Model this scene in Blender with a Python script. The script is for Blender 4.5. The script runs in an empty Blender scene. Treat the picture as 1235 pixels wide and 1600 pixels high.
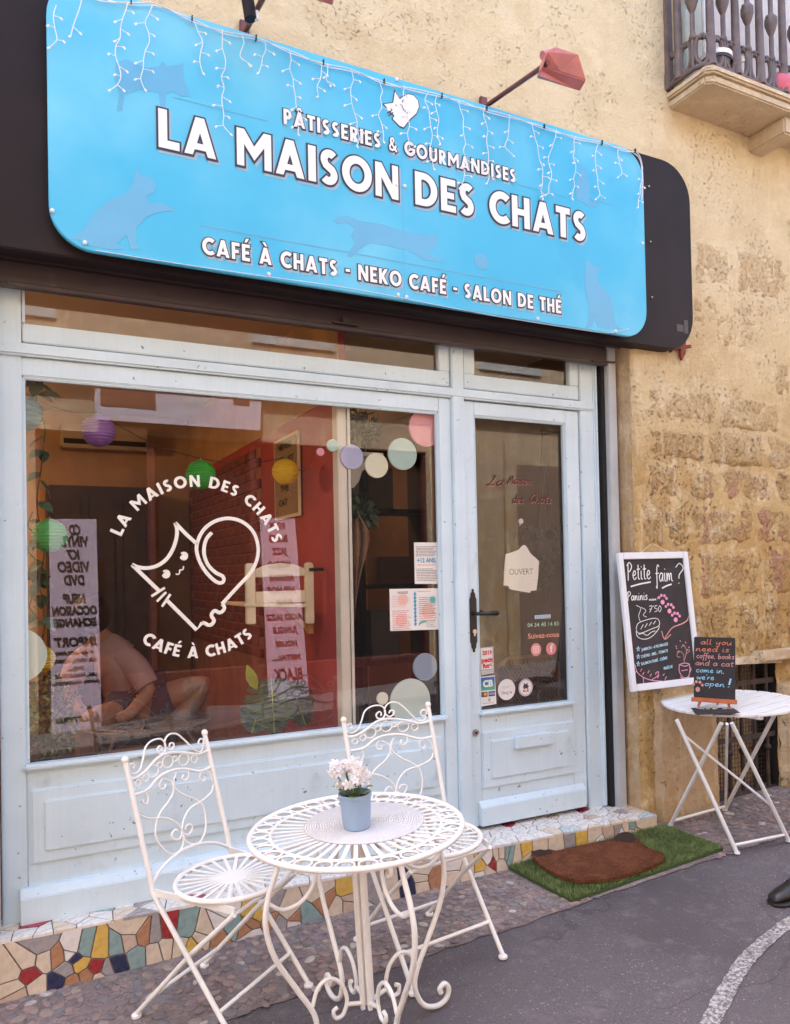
import bpy, bmesh, math, random
import numpy as np
from mathutils import Vector, Matrix
random.seed(7); RNG = np.random.default_rng(11)
SC = bpy.context.scene; COL = SC.collection
R = math.radians

# ------------------------------------------------------------------ camera
# world: X along the shop front, Y into the shop (joinery face at y = 0), Z up, metres
F_PX, CX, CY = 1210.0, 617.5, 874.14          # measured on the 1235 x 1600 photograph
PSI, PIT, ROL = R(26.856), R(1.009), R(-1.183)
CAM = Vector((0.0, -3.30, 1.50))
_fw = Vector((math.sin(PSI)*math.cos(PIT), math.cos(PSI)*math.cos(PIT), math.sin(PIT)))
_rt = Vector((math.cos(PSI), -math.sin(PSI), 0.0)); _up = _rt.cross(_fw)
_r2 = _rt*math.cos(ROL) + _up*math.sin(ROL); _u2 = -_rt*math.sin(ROL) + _up*math.cos(ROL)
cd = bpy.data.cameras.new('camera'); cam = bpy.data.objects.new('camera', cd); COL.objects.link(cam)
cd.sensor_fit = 'VERTICAL'; cd.sensor_height = 24.0; cd.sensor_width = 24.0*1235/1600
cd.lens = 24.0*F_PX/1600.0; cd.shift_y = (CY-800.0)/1600.0; cd.clip_start = 0.05; cd.clip_end = 600.0
_m = Matrix((_r2, _u2, -_fw)).transposed().to_4x4(); _m.translation = CAM; cam.matrix_world = _m
SC.camera = cam

# ------------------------------------------------------------------ light
SUN_EL, SUN_AZ = R(62), R(-25)                # azimuth from +Y clockwise: behind the building, so this side of the street lies in its shade
w = bpy.data.worlds.new('World'); SC.world = w; w.use_nodes = True
nt = w.node_tree; nt.nodes.clear()
_o = nt.nodes.new('ShaderNodeOutputWorld'); _b = nt.nodes.new('ShaderNodeBackground'); _s = nt.nodes.new('ShaderNodeTexSky')
_s.sky_type = 'NISHITA'; _s.sun_disc = False; _s.sun_elevation = SUN_EL; _s.sun_rotation = SUN_AZ
_s.air_density = 0.9; _s.dust_density = 5.0; _s.ozone_density = 0.6
_b.inputs[1].default_value = 0.15
nt.links.new(_s.outputs[0], _b.inputs[0]); nt.links.new(_b.outputs[0], _o.inputs[0])
sl = bpy.data.lights.new('sun', 'SUN'); sun = bpy.data.objects.new('sun', sl); COL.objects.link(sun)
sl.energy = 4.0; sl.angle = R(0.53); sl.color = (1.0, 0.95, 0.88)
_d = Vector((math.sin(SUN_AZ)*math.cos(SUN_EL), math.cos(SUN_AZ)*math.cos(SUN_EL), math.sin(SUN_EL)))
sun.rotation_euler = _d.to_track_quat('Z', 'Y').to_euler(); sun.location = (0, -8, 12)
SC.view_settings.view_transform = 'Standard'; SC.view_settings.look = 'None'
SC.view_settings.exposure = 2.6; SC.view_settings.gamma = 1.0; SC.view_settings.use_curve_mapping = False
SC.render.engine = 'CYCLES'; SC.cycles.use_denoising = True; SC.cycles.max_bounces = 10
SC.cycles.transparent_max_bounces = 12; SC.cycles.caustics_reflective = False; SC.cycles.caustics_refractive = False
SC.cycles.sample_clamp_indirect = 6.0

# ------------------------------------------------------------------ measuring: where a sight line of the photograph meets a real plane
def ray(px, py): return _fw + _r2*((px-CX)/F_PX) - _u2*((py-CY)/F_PX)
def onY(px, py, y): d = ray(px, py); return CAM + d*((y-CAM.y)/d.y)
def onX(px, py, x): d = ray(px, py); return CAM + d*((x-CAM.x)/d.x)
def onZ(px, py, z): d = ray(px, py); return CAM + d*((z-CAM.z)/d.z)
def gz(x): return -0.016 + 0.0466*max(-6.0, min(9.0, x))     # the street climbs to the right
def onG(px, py, up=0.0):
    z = 0.05
    for _ in range(15): p = onZ(px, py, z+up); z = gz(p.x)
    return p
def zm(ox, oy, s, pts): return [(ox+x/s, oy+y/s) for x, y in pts]

# ------------------------------------------------------------------ materials
MATS = {}
class NB:
    def __init__(s, name):
        s.m = bpy.data.materials.new(name); s.m.use_nodes = True; s.t = s.m.node_tree; s.t.nodes.clear()
        s.out = s.n('ShaderNodeOutputMaterial'); s.co = s.n('ShaderNodeTexCoord')
    def n(s, kind, **kw):
        k = s.t.nodes.new(kind)
        for a, v in kw.items(): setattr(k, a, v)
        return k
    def l(s, a, b): s.t.links.new(a, b)
    def val(s, sock, v):
        if hasattr(v, 'links') or isinstance(v, bpy.types.NodeSocket): s.l(v, sock)
        else: sock.default_value = (*v, 1.0) if isinstance(v, tuple) and len(v) == 3 and sock.type == 'RGBA' else v
    def noise(s, scale, detail=4.0, rough=0.55, vec=None, dist=0.0):
        k = s.n('ShaderNodeTexNoise'); k.inputs['Scale'].default_value = scale; k.inputs['Detail'].default_value = detail
        k.inputs['Roughness'].default_value = rough; k.inputs['Distortion'].default_value = dist
        s.l(vec or s.co.outputs['Object'], k.inputs['Vector']); return k.outputs['Fac']
    def voro(s, scale, feature='F1', out='Distance', vec=None, rnd=1.0):
        k = s.n('ShaderNodeTexVoronoi', feature=feature); k.inputs['Scale'].default_value = scale
        k.inputs['Randomness'].default_value = rnd
        s.l(vec or s.co.outputs['Object'], k.inputs['Vector']); return k.outputs[out]
    def ramp(s, fac, p0, p1):
        k = s.n('ShaderNodeMapRange'); k.interpolation_type = 'SMOOTHSTEP'
        s.l(fac, k.inputs[0]); k.inputs[1].default_value = p0; k.inputs[2].default_value = p1; return k.outputs[0]
    def math(s, op, a, b=0.0):
        k = s.n('ShaderNodeMath', operation=op); s.val(k.inputs[0], a); s.val(k.inputs[1], b); return k.outputs[0]
    def mix(s, fac, a, b, mode='MIX'):
        k = s.n('ShaderNodeMix', data_type='RGBA', blend_type=mode)
        s.val(k.inputs[0], fac); s.val(k.inputs[6], a); s.val(k.inputs[7], b); return k.outputs[2]
    def bump(s, h, strength, dist=0.01, prev=None):
        k = s.n('ShaderNodeBump'); k.inputs['Strength'].default_value = strength; k.inputs['Distance'].default_value = dist
        s.l(h, k.inputs['Height'])
        if prev: s.l(prev, k.inputs['Normal'])
        return k.outputs[0]
    def sep(s):
        k = s.n('ShaderNodeSeparateXYZ'); s.l(s.co.outputs['Object'], k.inputs[0]); return k.outputs
    def done(s, color, rough=0.6, bump=None, metal=0.0, emit=None, estr=0.0, spec=None, trans=None, sheen=0.0):
        p = s.n('ShaderNodeBsdfPrincipled'); s.val(p.inputs['Base Color'], color); s.val(p.inputs['Roughness'], rough)
        p.inputs['Metallic'].default_value = metal
        if spec is not None: p.inputs['Specular IOR Level'].default_value = spec
        if sheen: p.inputs['Sheen Weight'].default_value = sheen
        if bump: s.l(bump, p.inputs['Normal'])
        if emit: s.val(p.inputs['Emission Color'], emit); p.inputs['Emission Strength'].default_value = estr
        sh = p.outputs[0]
        if trans:
            tl = s.n('ShaderNodeBsdfTranslucent'); s.val(tl.inputs[0], color if not isinstance(trans, tuple) else trans[1])
            mx = s.n('ShaderNodeMixShader'); mx.inputs[0].default_value = trans if not isinstance(trans, tuple) else trans[0]
            s.l(sh, mx.inputs[1]); s.l(tl.outputs[0], mx.inputs[2]); sh = mx.outputs[0]
        s.l(sh, s.out.inputs[0]); return s.m

def sc(c, k): return tuple(min(1.0, x*k) for x in c)
def plain(name, c, rough=0.55, var=0.12, scale=6.0, bump=0.0, bscale=60.0, metal=0.0, spec=None, trans=None, sheen=0.0, dirt=None, emit=None, estr=0.0):
    """a painted / printed / cloth surface: soft blotches of tone, fine relief, optional specks of dirt"""
    if name in MATS: return MATS[name]
    b = NB(name); f = b.ramp(b.noise(scale, 5.0), 0.3, 0.7)
    colr = b.mix(f, sc(c, 1.0-var), sc(c, 1.0+var*0.6))
    if dirt:
        dcol, dsc, lo, hi = dirt
        colr = b.mix(b.ramp(b.noise(dsc, 6.0, 0.65), lo, hi), colr, dcol)
    bp = b.bump(b.noise(bscale, 3.0), bump, 0.004) if bump else None
    ro = b.math('ADD', b.math('MULTIPLY', b.noise(scale*2.3, 3.0), 0.18), rough-0.09)
    MATS[name] = b.done(colr, ro, bp, metal, spec=spec, trans=trans, sheen=sheen, emit=emit, estr=estr)
    return MATS[name]

def mat_glass():
    if 'window glass' in MATS: return MATS['window glass']
    b = NB('window glass'); ge = b.n('ShaderNodeNewGeometry'); dt = b.n('ShaderNodeVectorMath', operation='DOT_PRODUCT'); b.l(ge.outputs['Incoming'], dt.inputs[0]); b.l(ge.outputs['Normal'], dt.inputs[1])
    one = b.math('SUBTRACT', 1.0, b.math('ABSOLUTE', dt.outputs['Value']))
    fr = b.math('ADD', 0.085, b.math('MULTIPLY', b.math('POWER', one, 5.0), 0.9))       # both faces of the pane together
    wob = b.bump(b.noise(1.3, 1.0), 0.004, 0.02)
    g = b.n('ShaderNodeBsdfGlossy'); g.inputs['Roughness'].default_value = 0.0; g.inputs[0].default_value = (.96, .97, .97, 1); b.l(wob, g.inputs['Normal'])
    t = b.n('ShaderNodeBsdfTransparent'); t.inputs[0].default_value = (.93, .95, .94, 1)
    mx = b.n('ShaderNodeMixShader'); b.l(fr, mx.inputs[0]); b.l(t.outputs[0], mx.inputs[1]); b.l(g.outputs[0], mx.inputs[2])
    b.l(mx.outputs[0], b.out.inputs[0]); MATS['window glass'] = b.m; return b.m

def mat_stone(name, c_hi, c_lo, pit=0.5, rough_scale=1.0, pink=False):
    if name in MATS: return MATS[name]
    b = NB(name); x, y, z = b.sep()
    n1 = b.noise(1.5, 6.0, 0.6); n2 = b.noise(7.0*rough_scale, 9.0, 0.72); n3 = b.noise(70.0*rough_scale, 5.0, 0.75); n4 = b.noise(3.4, 8.0, 0.68)
    hgt = b.ramp(b.math('ADD', z, b.math('MULTIPLY', n1, 1.6)), 2.0, 4.4)
    low = b.math('SUBTRACT', 1.0, b.math('MULTIPLY', hgt, 0.72))                     # the upper wall is sound render, the lower one eroded
    colr = b.mix(hgt, c_lo, c_hi)
    colr = b.mix(b.math('MULTIPLY', b.ramp(n4, 0.46, 0.62), b.math('MULTIPLY', low, 0.55)), colr, (.43, .255, .085))
    colr = b.mix(b.math('MULTIPLY', b.ramp(n2, 0.50, 0.66), 0.55), colr, (.84, .72, .49))
    colr = b.mix(b.math('MULTIPLY', b.ramp(n3, 0.50, 0.75), b.math('MULTIPLY', low, 0.55)), colr, (.36, .215, .085))
    # streaks left by rain
    mp = b.n('ShaderNodeMapping'); mp.inputs['Scale'].default_value = (7.0, 7.0, 0.55); b.l(b.co.outputs['Object'], mp.inputs[0])
    st = b.noise(1.6, 5.0, 0.6, mp.outputs[0]); colr = b.mix(b.math('MULTIPLY', b.ramp(st, 0.53, 0.68), 0.45), colr, (.80, .67, .45))
    clus = b.ramp(b.noise(3.0, 6.0, 0.65), 0.55-0.13*pit, 0.66-0.13*pit)              # pits come in clusters
    pv = b.noise(46.0*rough_scale, 8.0, 0.82, dist=0.4); pits = b.math('MULTIPLY', b.ramp(pv, 0.565, 0.625), b.math('MULTIPLY', clus, low))
    fine = None
    if pit >= 1.0:                                                                   # bare stone: finely pitted all over
        fine = b.math('MULTIPLY', b.ramp(b.noise(75.0, 8.0, 0.8, dist=0.3), 0.52, 0.63), b.math('ADD', 0.10, b.math('MULTIPLY', low, 0.34)))
        colr = b.mix(fine, colr, (.20, .11, .045))
    colr = b.mix(b.math('MULTIPLY', pits, 0.9), colr, (.16, .085, .035))
    if pink:
        m2 = b.n('ShaderNodeMapping'); m2.inputs['Scale'].default_value = (4.2, 1.0, 1.3); m2.inputs['Rotation'].default_value = (0, 0.35, 0); b.l(b.co.outputs['Object'], m2.inputs[0])
        pk = b.ramp(b.noise(1.5, 3.0, 0.5, m2.outputs[0]), 0.52, 0.66)
        zone = b.math('MULTIPLY', b.ramp(z, 1.18, 1.45), b.math('SUBTRACT', 1.0, b.ramp(z, 1.85, 2.1)))
        zone = b.math('MULTIPLY', zone, b.ramp(x, 3.0, 3.3)); pk = b.math('MULTIPLY', b.math('MULTIPLY', pk, zone), b.ramp(n3, 0.35, 0.55))
        colr = b.mix(b.math('MULTIPLY', pk, 0.60), colr, (.42, .15, .17))
    h = b.math('ADD', b.math('MULTIPLY', n2, 0.7), b.math('MULTIPLY', n3, 0.25)); h = b.math('SUBTRACT', h, b.math('MULTIPLY', pits, 0.6))
    if fine: h = b.math('SUBTRACT', h, b.math('MULTIPLY', fine, 0.35))
    MATS[name] = b.done(colr, 0.92, b.bump(h, 1.0, 0.030), spec=0.2); return MATS[name]

def mat_asphalt():
    b = NB('asphalt'); n = b.noise(1.1, 5.0); v = b.voro(190.0); cc = b.voro(190.0, 'F1', 'Color'); sp = b.n('ShaderNodeSeparateColor'); b.l(cc, sp.inputs[0])
    base = b.mix(b.ramp(n, 0.3, 0.7), (.115, .097, .107), (.168, .144, .153))
    base = b.mix(b.math('MULTIPLY', b.ramp(sp.outputs[0], 0.25, 0.9), 0.6), base, (.17, .148, .15))
    base = b.mix(b.math('MULTIPLY', b.ramp(sp.outputs[1], 0.93, 0.99), b.ramp(sp.outputs[2], .1, .9)), base, (.36, .32, .31))
    base = b.mix(b.math('MULTIPLY', b.ramp(b.noise(380.0, 3.0), 0.54, 0.66), 0.8), base, (.030, .023, .026))
    base = b.mix(b.math('MULTIPLY', b.ramp(b.noise(0.55, 4.0, .6), 0.50, 0.68), 0.55), base, (.055, .044, .05))
    base = b.mix(b.math('MULTIPLY', b.ramp(b.noise(9.0, 7.0, .75), 0.50, 0.68), 0.5), base, (.21, .18, .185))
    wv = b.n('ShaderNodeMixRGB'); wv.blend_type = 'ADD'; wv.inputs[0].default_value = .22; nz_ = b.n('ShaderNodeTexNoise'); nz_.inputs['Scale'].default_value = 3.0; nz_.inputs['Detail'].default_value = 5.0; b.l(b.co.outputs['Object'], nz_.inputs['Vector']); b.l(b.co.outputs['Object'], wv.inputs[1]); b.l(nz_.outputs['Color'], wv.inputs[2])
    ck = b.math('SUBTRACT', 1.0, b.ramp(b.voro(0.9, 'DISTANCE_TO_EDGE', 'Distance', wv.outputs[0]), 0.001, 0.005)); ck = b.math('MULTIPLY', ck, b.ramp(b.noise(1.3, 3.0), .48, .56))
    base = b.mix(b.math('MULTIPLY', ck, .3), base, (.022, .017, .018))
    bp = b.bump(v, 0.6, 0.006); bp = b.bump(b.noise(300.0, 2.0), 0.4, 0.003, bp)
    return b.done(base, 0.82, bp, spec=0.3)

def mat_paint(name, c, wear):
    b = NB(name); mp = b.n('ShaderNodeMapping'); mp.inputs['Scale'].default_value = (55.0, 55.0, 2.2); b.l(b.co.outputs['Object'], mp.inputs[0])
    br = b.noise(1.0, 4.0, .6, mp.outputs[0]); big = b.noise(2.2, 5.0, .6)
    col_ = b.mix(b.ramp(big, .3, .7), sc(c, .93), sc(c, 1.04)); col_ = b.mix(b.math('MULTIPLY', b.ramp(br, .45, .75), .22), col_, sc(c, .80))
    col_ = b.mix(b.math('MULTIPLY', b.ramp(b.noise(6.5, 8.0, .72), .60-.05*wear, .80), .55*wear), col_, (.33, .35, .35))       # smudges
    col_ = b.mix(b.math('MULTIPLY', b.ramp(b.noise(34.0, 4.0, .6), .70-.03*wear, .73-.03*wear), .8), col_, (.10, .085, .075))   # chips and specks
    MATS[name] = b.done(col_, b.math('ADD', .36, b.math('MULTIPLY', big, .2)), b.bump(b.math('ADD', br, b.math('MULTIPLY', b.noise(40.0, 4.0), .5)), .16, .003), spec=.4); return MATS[name]
M_PAINT = mat_paint('pale blue paint', (.62, .755, .83), .5)
M_PAINT2 = mat_paint('pale blue paint scuffed', (.62, .755, .83), 1.0)
M_FASCIA = plain('dark brown fascia metal', (.018, .010, .011), 0.5, 0.25, 3.0, spec=.2)
M_SHUT = plain('brown shutter metal', (.052, .034, .038), 0.45, 0.2, 4.0, dirt=((.085, .058, .06), 9.0, 0.6, 0.8))
M_WHITE = plain('cream white enamel', (.85, .83, .79), 0.38, 0.05, 9.0, 0.04, 90.0, dirt=((.55, .45, .31), 26.0, 0.70, 0.80))
M_WHITE2 = plain('clean white enamel', (.80, .80, .79), 0.4, 0.04, 9.0)
M_VINYL = plain('white vinyl print', (.80, .78, .72), 0.5, 0.02)
M_BLACK = plain('black print', (.018, .015, .018), 0.5, 0.1)
M_IRON = plain('black iron', (.012, .011, .012), 0.35, 0.2, 20.0, 0.1, 60.0)
M_GLASS = mat_glass()

# ------------------------------------------------------------------ mesh building
class MB:
    def __init__(s): s.v = []; s.f = []; s.mi = []
    def add(s, vs, fs, mi=0):
        o = len(s.v); s.v.extend([tuple(p) for p in vs]); s.f.extend([tuple(i+o for i in f) for f in fs]); s.mi.extend([mi]*len(fs)); return s
    def box(s, x0, x1, y0, y1, z0, z1, mi=0):
        return s.add([(x0,y0,z0),(x1,y0,z0),(x1,y1,z0),(x0,y1,z0),(x0,y0,z1),(x1,y0,z1),(x1,y1,z1),(x0,y1,z1)],
                     [(0,3,2,1),(4,5,6,7),(0,1,5,4),(1,2,6,5),(2,3,7,6),(3,0,4,7)], mi)
    def bar(s, a, b, w, h, up=(0,0,1), mi=0):
        a, b = Vector(a), Vector(b); t = (b-a).normalized(); u = Vector(up); sd = t.cross(u)
        if sd.length < 1e-4: sd = t.cross(Vector((1,0,0)))
        sd.normalize(); n = sd.cross(t); vs = []
        for p in (a, b):
            for i, j in ((-1,-1),(1,-1),(1,1),(-1,1)): vs.append(p+sd*(i*w/2)+n*(j*h/2))
        return s.add(vs, [(3,2,1,0),(4,5,6,7),(0,1,5,4),(1,2,6,5),(2,3,7,6),(3,0,4,7)], mi)
    def tube(s, pts, r, n=8, closed=False, r1=None, flat=None, mi=0, caps=True):
        """round rod along a path; flat=(normal, thickness) squashes it to a ribbon"""
        P = [Vector(p) for p in pts]; P = [p for i, p in enumerate(P) if i == 0 or (p-P[i-1]).length > 1e-6]; N = len(P)
        if N < 2: return s
        T = []
        for i in range(N):
            a = P[(i-1) % N] if (closed or i > 0) else P[i]; b = P[(i+1) % N] if (closed or i < N-1) else P[i]
            d = b-a; T.append(d.normalized() if d.length > 1e-9 else Vector((0,0,1)))
        if flat: nn = Vector(flat[0]).normalized(); frames = [((t.cross(nn)).normalized(), nn) for t in T]
        else:
            u = Vector((0,0,1)) if abs(T[0].z) < 0.9 else Vector((1,0,0)); u = (u-T[0]*u.dot(T[0])).normalized(); frames = []
            for t in T:
                u = u-t*u.dot(t)
                u = u.normalized() if u.length > 1e-6 else t.orthogonal().normalized()
                frames.append((u.copy(), t.cross(u)))
        vs = []
        for i, p in enumerate(P):
            rr = r if r1 is None else r+(r1-r)*i/(N-1); a, b = frames[i]
            for k in range(n):
                th = 2*math.pi*k/n; vs.append(p+a*(math.cos(th)*rr)+b*(math.sin(th)*(flat[1] if flat else rr)))
        fs = [(i*n+k, i*n+(k+1) % n, ((i+1) % N)*n+(k+1) % n, ((i+1) % N)*n+k) for i in range(N if closed else N-1) for k in range(n)]
        if not closed and caps: fs += [tuple(range(n-1, -1, -1)), tuple(range((N-1)*n, N*n))]
        return s.add(vs, fs, mi)
    def lathe(s, prof, n=24, c=(0,0,0), mi=0, cap=True):
        vs = [(c[0]+r*math.cos(2*math.pi*k/n), c[1]+r*math.sin(2*math.pi*k/n), c[2]+z) for r, z in prof for k in range(n)]
        fs = [(i*n+k, i*n+(k+1) % n, (i+1)*n+(k+1) % n, (i+1)*n+k) for i in range(len(prof)-1) for k in range(n)]
        if cap: fs += [tuple(range(n-1,-1,-1)), tuple(range((len(prof)-1)*n, len(prof)*n))]
        return s.add(vs, fs, mi)
    def ball(s, c, r, n=8, m=5, mi=0, sz=1.0):
        return s.lathe([(max(1e-4, r*math.sin(math.pi*i/m)), -r*sz*math.cos(math.pi*i/m)) for i in range(m+1)], n, c, mi, cap=False)
    def prism(s, poly, fn, d0, d1, mi=0):
        """poly (u, v) pushed from depth d0 to d1; fn(u, v, d) gives the point"""
        n = len(poly); vs = [fn(u, v, d0) for u, v in poly]+[fn(u, v, d1) for u, v in poly]
        fs = [tuple(range(n)), tuple(range(2*n-1, n-1, -1))]+[(i, (i+1) % n+0, (i+1) % n+n, i+n)[::-1] for i in range(n)]
        return s.add(vs, fs, mi)
    def mesh(s, name='mesh', mats=(), smooth=None, bevel=0.0, seg=2, recalc=True):
        me = bpy.data.meshes.new(name); me.from_pydata(s.v, [], s.f); me.polygons.foreach_set('material_index', s.mi)
        for m in mats: me.materials.append(m)
        if recalc or bevel:
            bm = bmesh.new(); bm.from_mesh(me)
            if recalc: bmesh.ops.recalc_face_normals(bm, faces=bm.faces)
            if bevel: bmesh.ops.bevel(bm, geom=[e for e in bm.edges if e.calc_face_angle(0) > 0.5], offset=bevel, segments=seg, affect='EDGES', clamp_overlap=True)
            bm.to_mesh(me); bm.free()
        if smooth:
            me.polygons.foreach_set('use_smooth', [True]*len(me.polygons)); me.set_sharp_from_angle(angle=R(smooth))
        me.update(); return me
    def build(s, name, mats, parent=None, smooth=None, bevel=0.0, seg=2, recalc=True):
        return put(name, s.mesh(name, mats if isinstance(mats, (list, tuple)) else (mats,), smooth, bevel, seg, recalc), parent)

def put(name, me, parent=None, loc=None):
    o = bpy.data.objects.new(name, me); COL.objects.link(o)
    if parent: o.parent = parent
    if loc is not None: o.location = loc
    return o
def thing(name, label, cat, loc=(0,0,0), rz=0.0, group=None):
    o = bpy.data.objects.new(name, None); COL.objects.link(o); o.location = loc; o.rotation_euler = (0,0,rz); o.empty_display_size = 0.05
    return tag(o, label, cat, group)
def tag(o, label, cat, group=None, kind=None):
    o['label'] = label; o['category'] = cat
    if group: o['group'] = group
    if kind: o['kind'] = kind
    return o
def struct(o, kind='structure'): o['kind'] = kind; return o
def copy_tree(o, parent=None):
    c = o.copy(); COL.objects.link(c); c.parent = parent
    for ch in o.children: copy_tree(ch, c)
    return c
def spline(pts, k=5, closed=False):
    """Catmull-Rom through points of any dimension"""
    P = [np.array(p, float) for p in pts]; N = len(P); out = []
    for i in range(N if closed else N-1):
        p0 = P[(i-1) % N] if (closed or i > 0) else P[0]*2-P[1]; p1 = P[i]; p2 = P[(i+1) % N]
        p3 = P[(i+2) % N] if (closed or i < N-2) else P[-1]*2-P[-2]
        for j in range(k):
            t = j/k; out.append(tuple(0.5*((2*p1)+(-p0+p2)*t+(2*p0-5*p1+4*p2-p3)*t*t+(-p0+3*p1-3*p2+p3)*t**3)))
    if not closed: out.append(tuple(P[-1]))
    return out
def arc(cx, cy, rx, ry, a0, a1, n=14): return [(cx+rx*math.cos(R(a0+(a1-a0)*i/n)), cy+ry*math.sin(R(a0+(a1-a0)*i/n))) for i in range(n+1)]
def rrect(x0, x1, z0, z1, r, n=6):
    return arc(x1-r, z1-r, r, r, 0, 90, n)+arc(x0+r, z1-r, r, r, 90, 180, n)+arc(x0+r, z0+r, r, r, 180, 270, n)+arc(x1-r, z0+r, r, r, 270, 360, n)
def loops_mesh(loops, depth, offset=0.0):
    """filled flat shape with holes -> verts, faces in (u, v, d)"""
    cu = bpy.data.curves.new('tmp', 'CURVE'); cu.dimensions = '2D'; cu.fill_mode = 'BOTH'; cu.extrude = depth/2; cu.offset = offset
    for L in loops:
        sp = cu.splines.new('POLY'); sp.points.add(len(L)-1); sp.use_cyclic_u = True
        for p, q in zip(sp.points, L): p.co = (q[0], q[1], 0, 1)
    o = bpy.data.objects.new('tmp', cu); me = o.to_mesh()
    vs = [tuple(v.co) for v in me.vertices]; fs = [tuple(p.vertices) for p in me.polygons]
    o.to_mesh_clear(); bpy.data.objects.remove(o); bpy.data.curves.remove(cu); return vs, fs
def text_mesh(body, size, depth=0.0006, offset=0.0, align='LEFT', shear=0.0, space=1.0, width=None):
    cu = bpy.data.curves.new('tmp', 'FONT'); cu.body = body; cu.size = size; cu.extrude = depth/2; cu.offset = offset; cu.align_x = align
    cu.shear = shear; cu.space_character = space; cu.resolution_u = 3
    o = bpy.data.objects.new('tmp', cu); me = o.to_mesh()
    vs = [tuple(v.co) for v in me.vertices]; fs = [tuple(p.vertices) for p in me.polygons]
    o.to_mesh_clear(); bpy.data.objects.remove(o); bpy.data.curves.remove(cu)
    if width and vs:
        xs = [v[0] for v in vs]; k = width/(max(xs)-min(xs)); c = (max(xs)+min(xs))/2 if align == 'CENTER' else min(xs)
        vs = [((v[0]-c)*k+(0 if align == 'CENTER' else 0), v[1], v[2]) for v in vs]
    return vs, fs

# numpy fractal noise on a grid of points
def vnoise(x, y, seed):
    r = np.random.default_rng(seed); G = r.random((256, 256)); xi = np.floor(x).astype(int); yi = np.floor(y).astype(int); fx = x-xi; fy = y-yi
    fx = fx*fx*(3-2*fx); fy = fy*fy*(3-2*fy); g = lambda a, b: G[a % 256, b % 256]
    return (g(xi, yi)*(1-fx)+g(xi+1, yi)*fx)*(1-fy)+(g(xi, yi+1)*(1-fx)+g(xi+1, yi+1)*fx)*fy
def fbm(x, y, seed, oct=5, g=0.55):
    t = 0; a = 1.0; s = 0
    for k in range(oct): t = t+a*vnoise(x*2**k+17.3*k, y*2**k+5.1*k, seed+k); s += a; a *= g
    return t/s-0.5
def voronoi_cells(seeds, x0, x1, y0, y1, joint):
    """polygons of a cracked-tile pattern, each drawn in by half a joint"""
    cells = []
    S = np.array(seeds)
    for i, p in enumerate(S):
        poly = [(x0,y0),(x1,y0),(x1,y1),(x0,y1)]
        d = np.hypot(*(S-p).T); order = np.argsort(d)[1:26]
        for j in order:
            q = S[j]; n = (q-p)/max(1e-9, d[j]); m = (p+q)/2-n*joint/2; new = []
            for k in range(len(poly)):
                a, b = np.array(poly[k]), np.array(poly[(k+1) % len(poly)]); da, db = (a-m)@n, (b-m)@n
                if da <= 0: new.append(tuple(a))
                if (da < 0) != (db < 0) and abs(da-db) > 1e-12: new.append(tuple(a+(b-a)*(da/(da-db))))
            poly = new
            if len(poly) < 3: break
        cells.append(poly)
    return cells
# ================================================================== GROUND
YF = lambda x: -0.146-0.0406*x                     # front line of the mosaic step
YP = -0.70                                         # edge between pebble pavement and asphalt
def sheet(xs, ys, dz, name, mat, edge=None):
    b = MB(); n = len(ys)
    for x in xs:
        for j, y in enumerate(ys):
            yy = y+(edge(x) if edge and j == 0 else 0.0); b.v.append((x, yy, gz(x)+dz))
    for i in range(len(xs)-1):
        for j in range(n-1): b.f.append((i*n+j, (i+1)*n+j, (i+1)*n+j+1, i*n+j+1)); b.mi.append(0)
    return b.build(name, mat)
struct(sheet([-60, -30, -6, 0, 3, 6, 9, 30, 60], [-5.0, -0.3, 0.3], 0.0, 'road', mat_asphalt()))
_b = NB('pavement mortar'); _c = _b.mix(_b.ramp(_b.noise(7.0, 6.0, .65), .35, .68), (.20, .155, .145), (.33, .265, .245))
_c = _b.mix(_b.math('MULTIPLY', _b.ramp(_b.noise(120.0, 4.0), .5, .66), .7), _c, (.10, .07, .066))
M_MORTAR = _b.done(_c, .9, _b.bump(_b.noise(90.0, 6.0, .7), .8, .008), spec=.2)
_xs = list(np.arange(-6, 9.01, .05))
pav = struct(sheet(_xs, [YP, -.55, -.4, .1], 0.004, 'pavement', M_MORTAR, edge=lambda x: .006*math.sin(x*9)+.010*math.sin(x*2.3+1)+random.uniform(-.009, .009)))
# pebbles set in the pavement
PEB = [plain('pebble mauve', (.215, .165, .165), .8, .35, 30.0, .2, 80.0), plain('pebble tan', (.30, .235, .20), .8, .35, 30.0, .2, 80.0),
       plain('pebble grey', (.20, .18, .182), .8, .35, 30.0, .2, 80.0), plain('pebble rose', (.30, .205, .185), .8, .35, 30.0, .2, 80.0), plain('pebble pale', (.46, .41, .38), .8, .35, 30.0, .2, 80.0)]
def pebble_shape(seed):
    r = random.Random(seed); n = 9; ph = [r.uniform(.78, 1.12) for _ in range(n)]; vs = []; el = r.uniform(.62, .95)
    for k, (rad, z) in enumerate(((1.0, -.25), (.95, .12), (.66, .33))):
        for i in range(n): a = 2*math.pi*i/n; vs.append((math.cos(a)*rad*ph[i], math.sin(a)*rad*ph[i]*el, z))
    vs.append((0, 0, .40)); fs = [(k*n+i, k*n+(i+1) % n, (k+1)*n+(i+1) % n, (k+1)*n+i) for k in range(2) for i in range(n)]+[(2*n+i, 2*n+(i+1) % n, 3*n) for i in range(n)]
    return vs, fs
SH = [pebble_shape(i) for i in range(6)]; PM = []
for vs, fs in SH:
    for m in PEB: PM.append(MB().add(vs, fs).mesh('pebble', (m,), smooth=50, recalc=False))
pts = []
x = -.35
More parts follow.
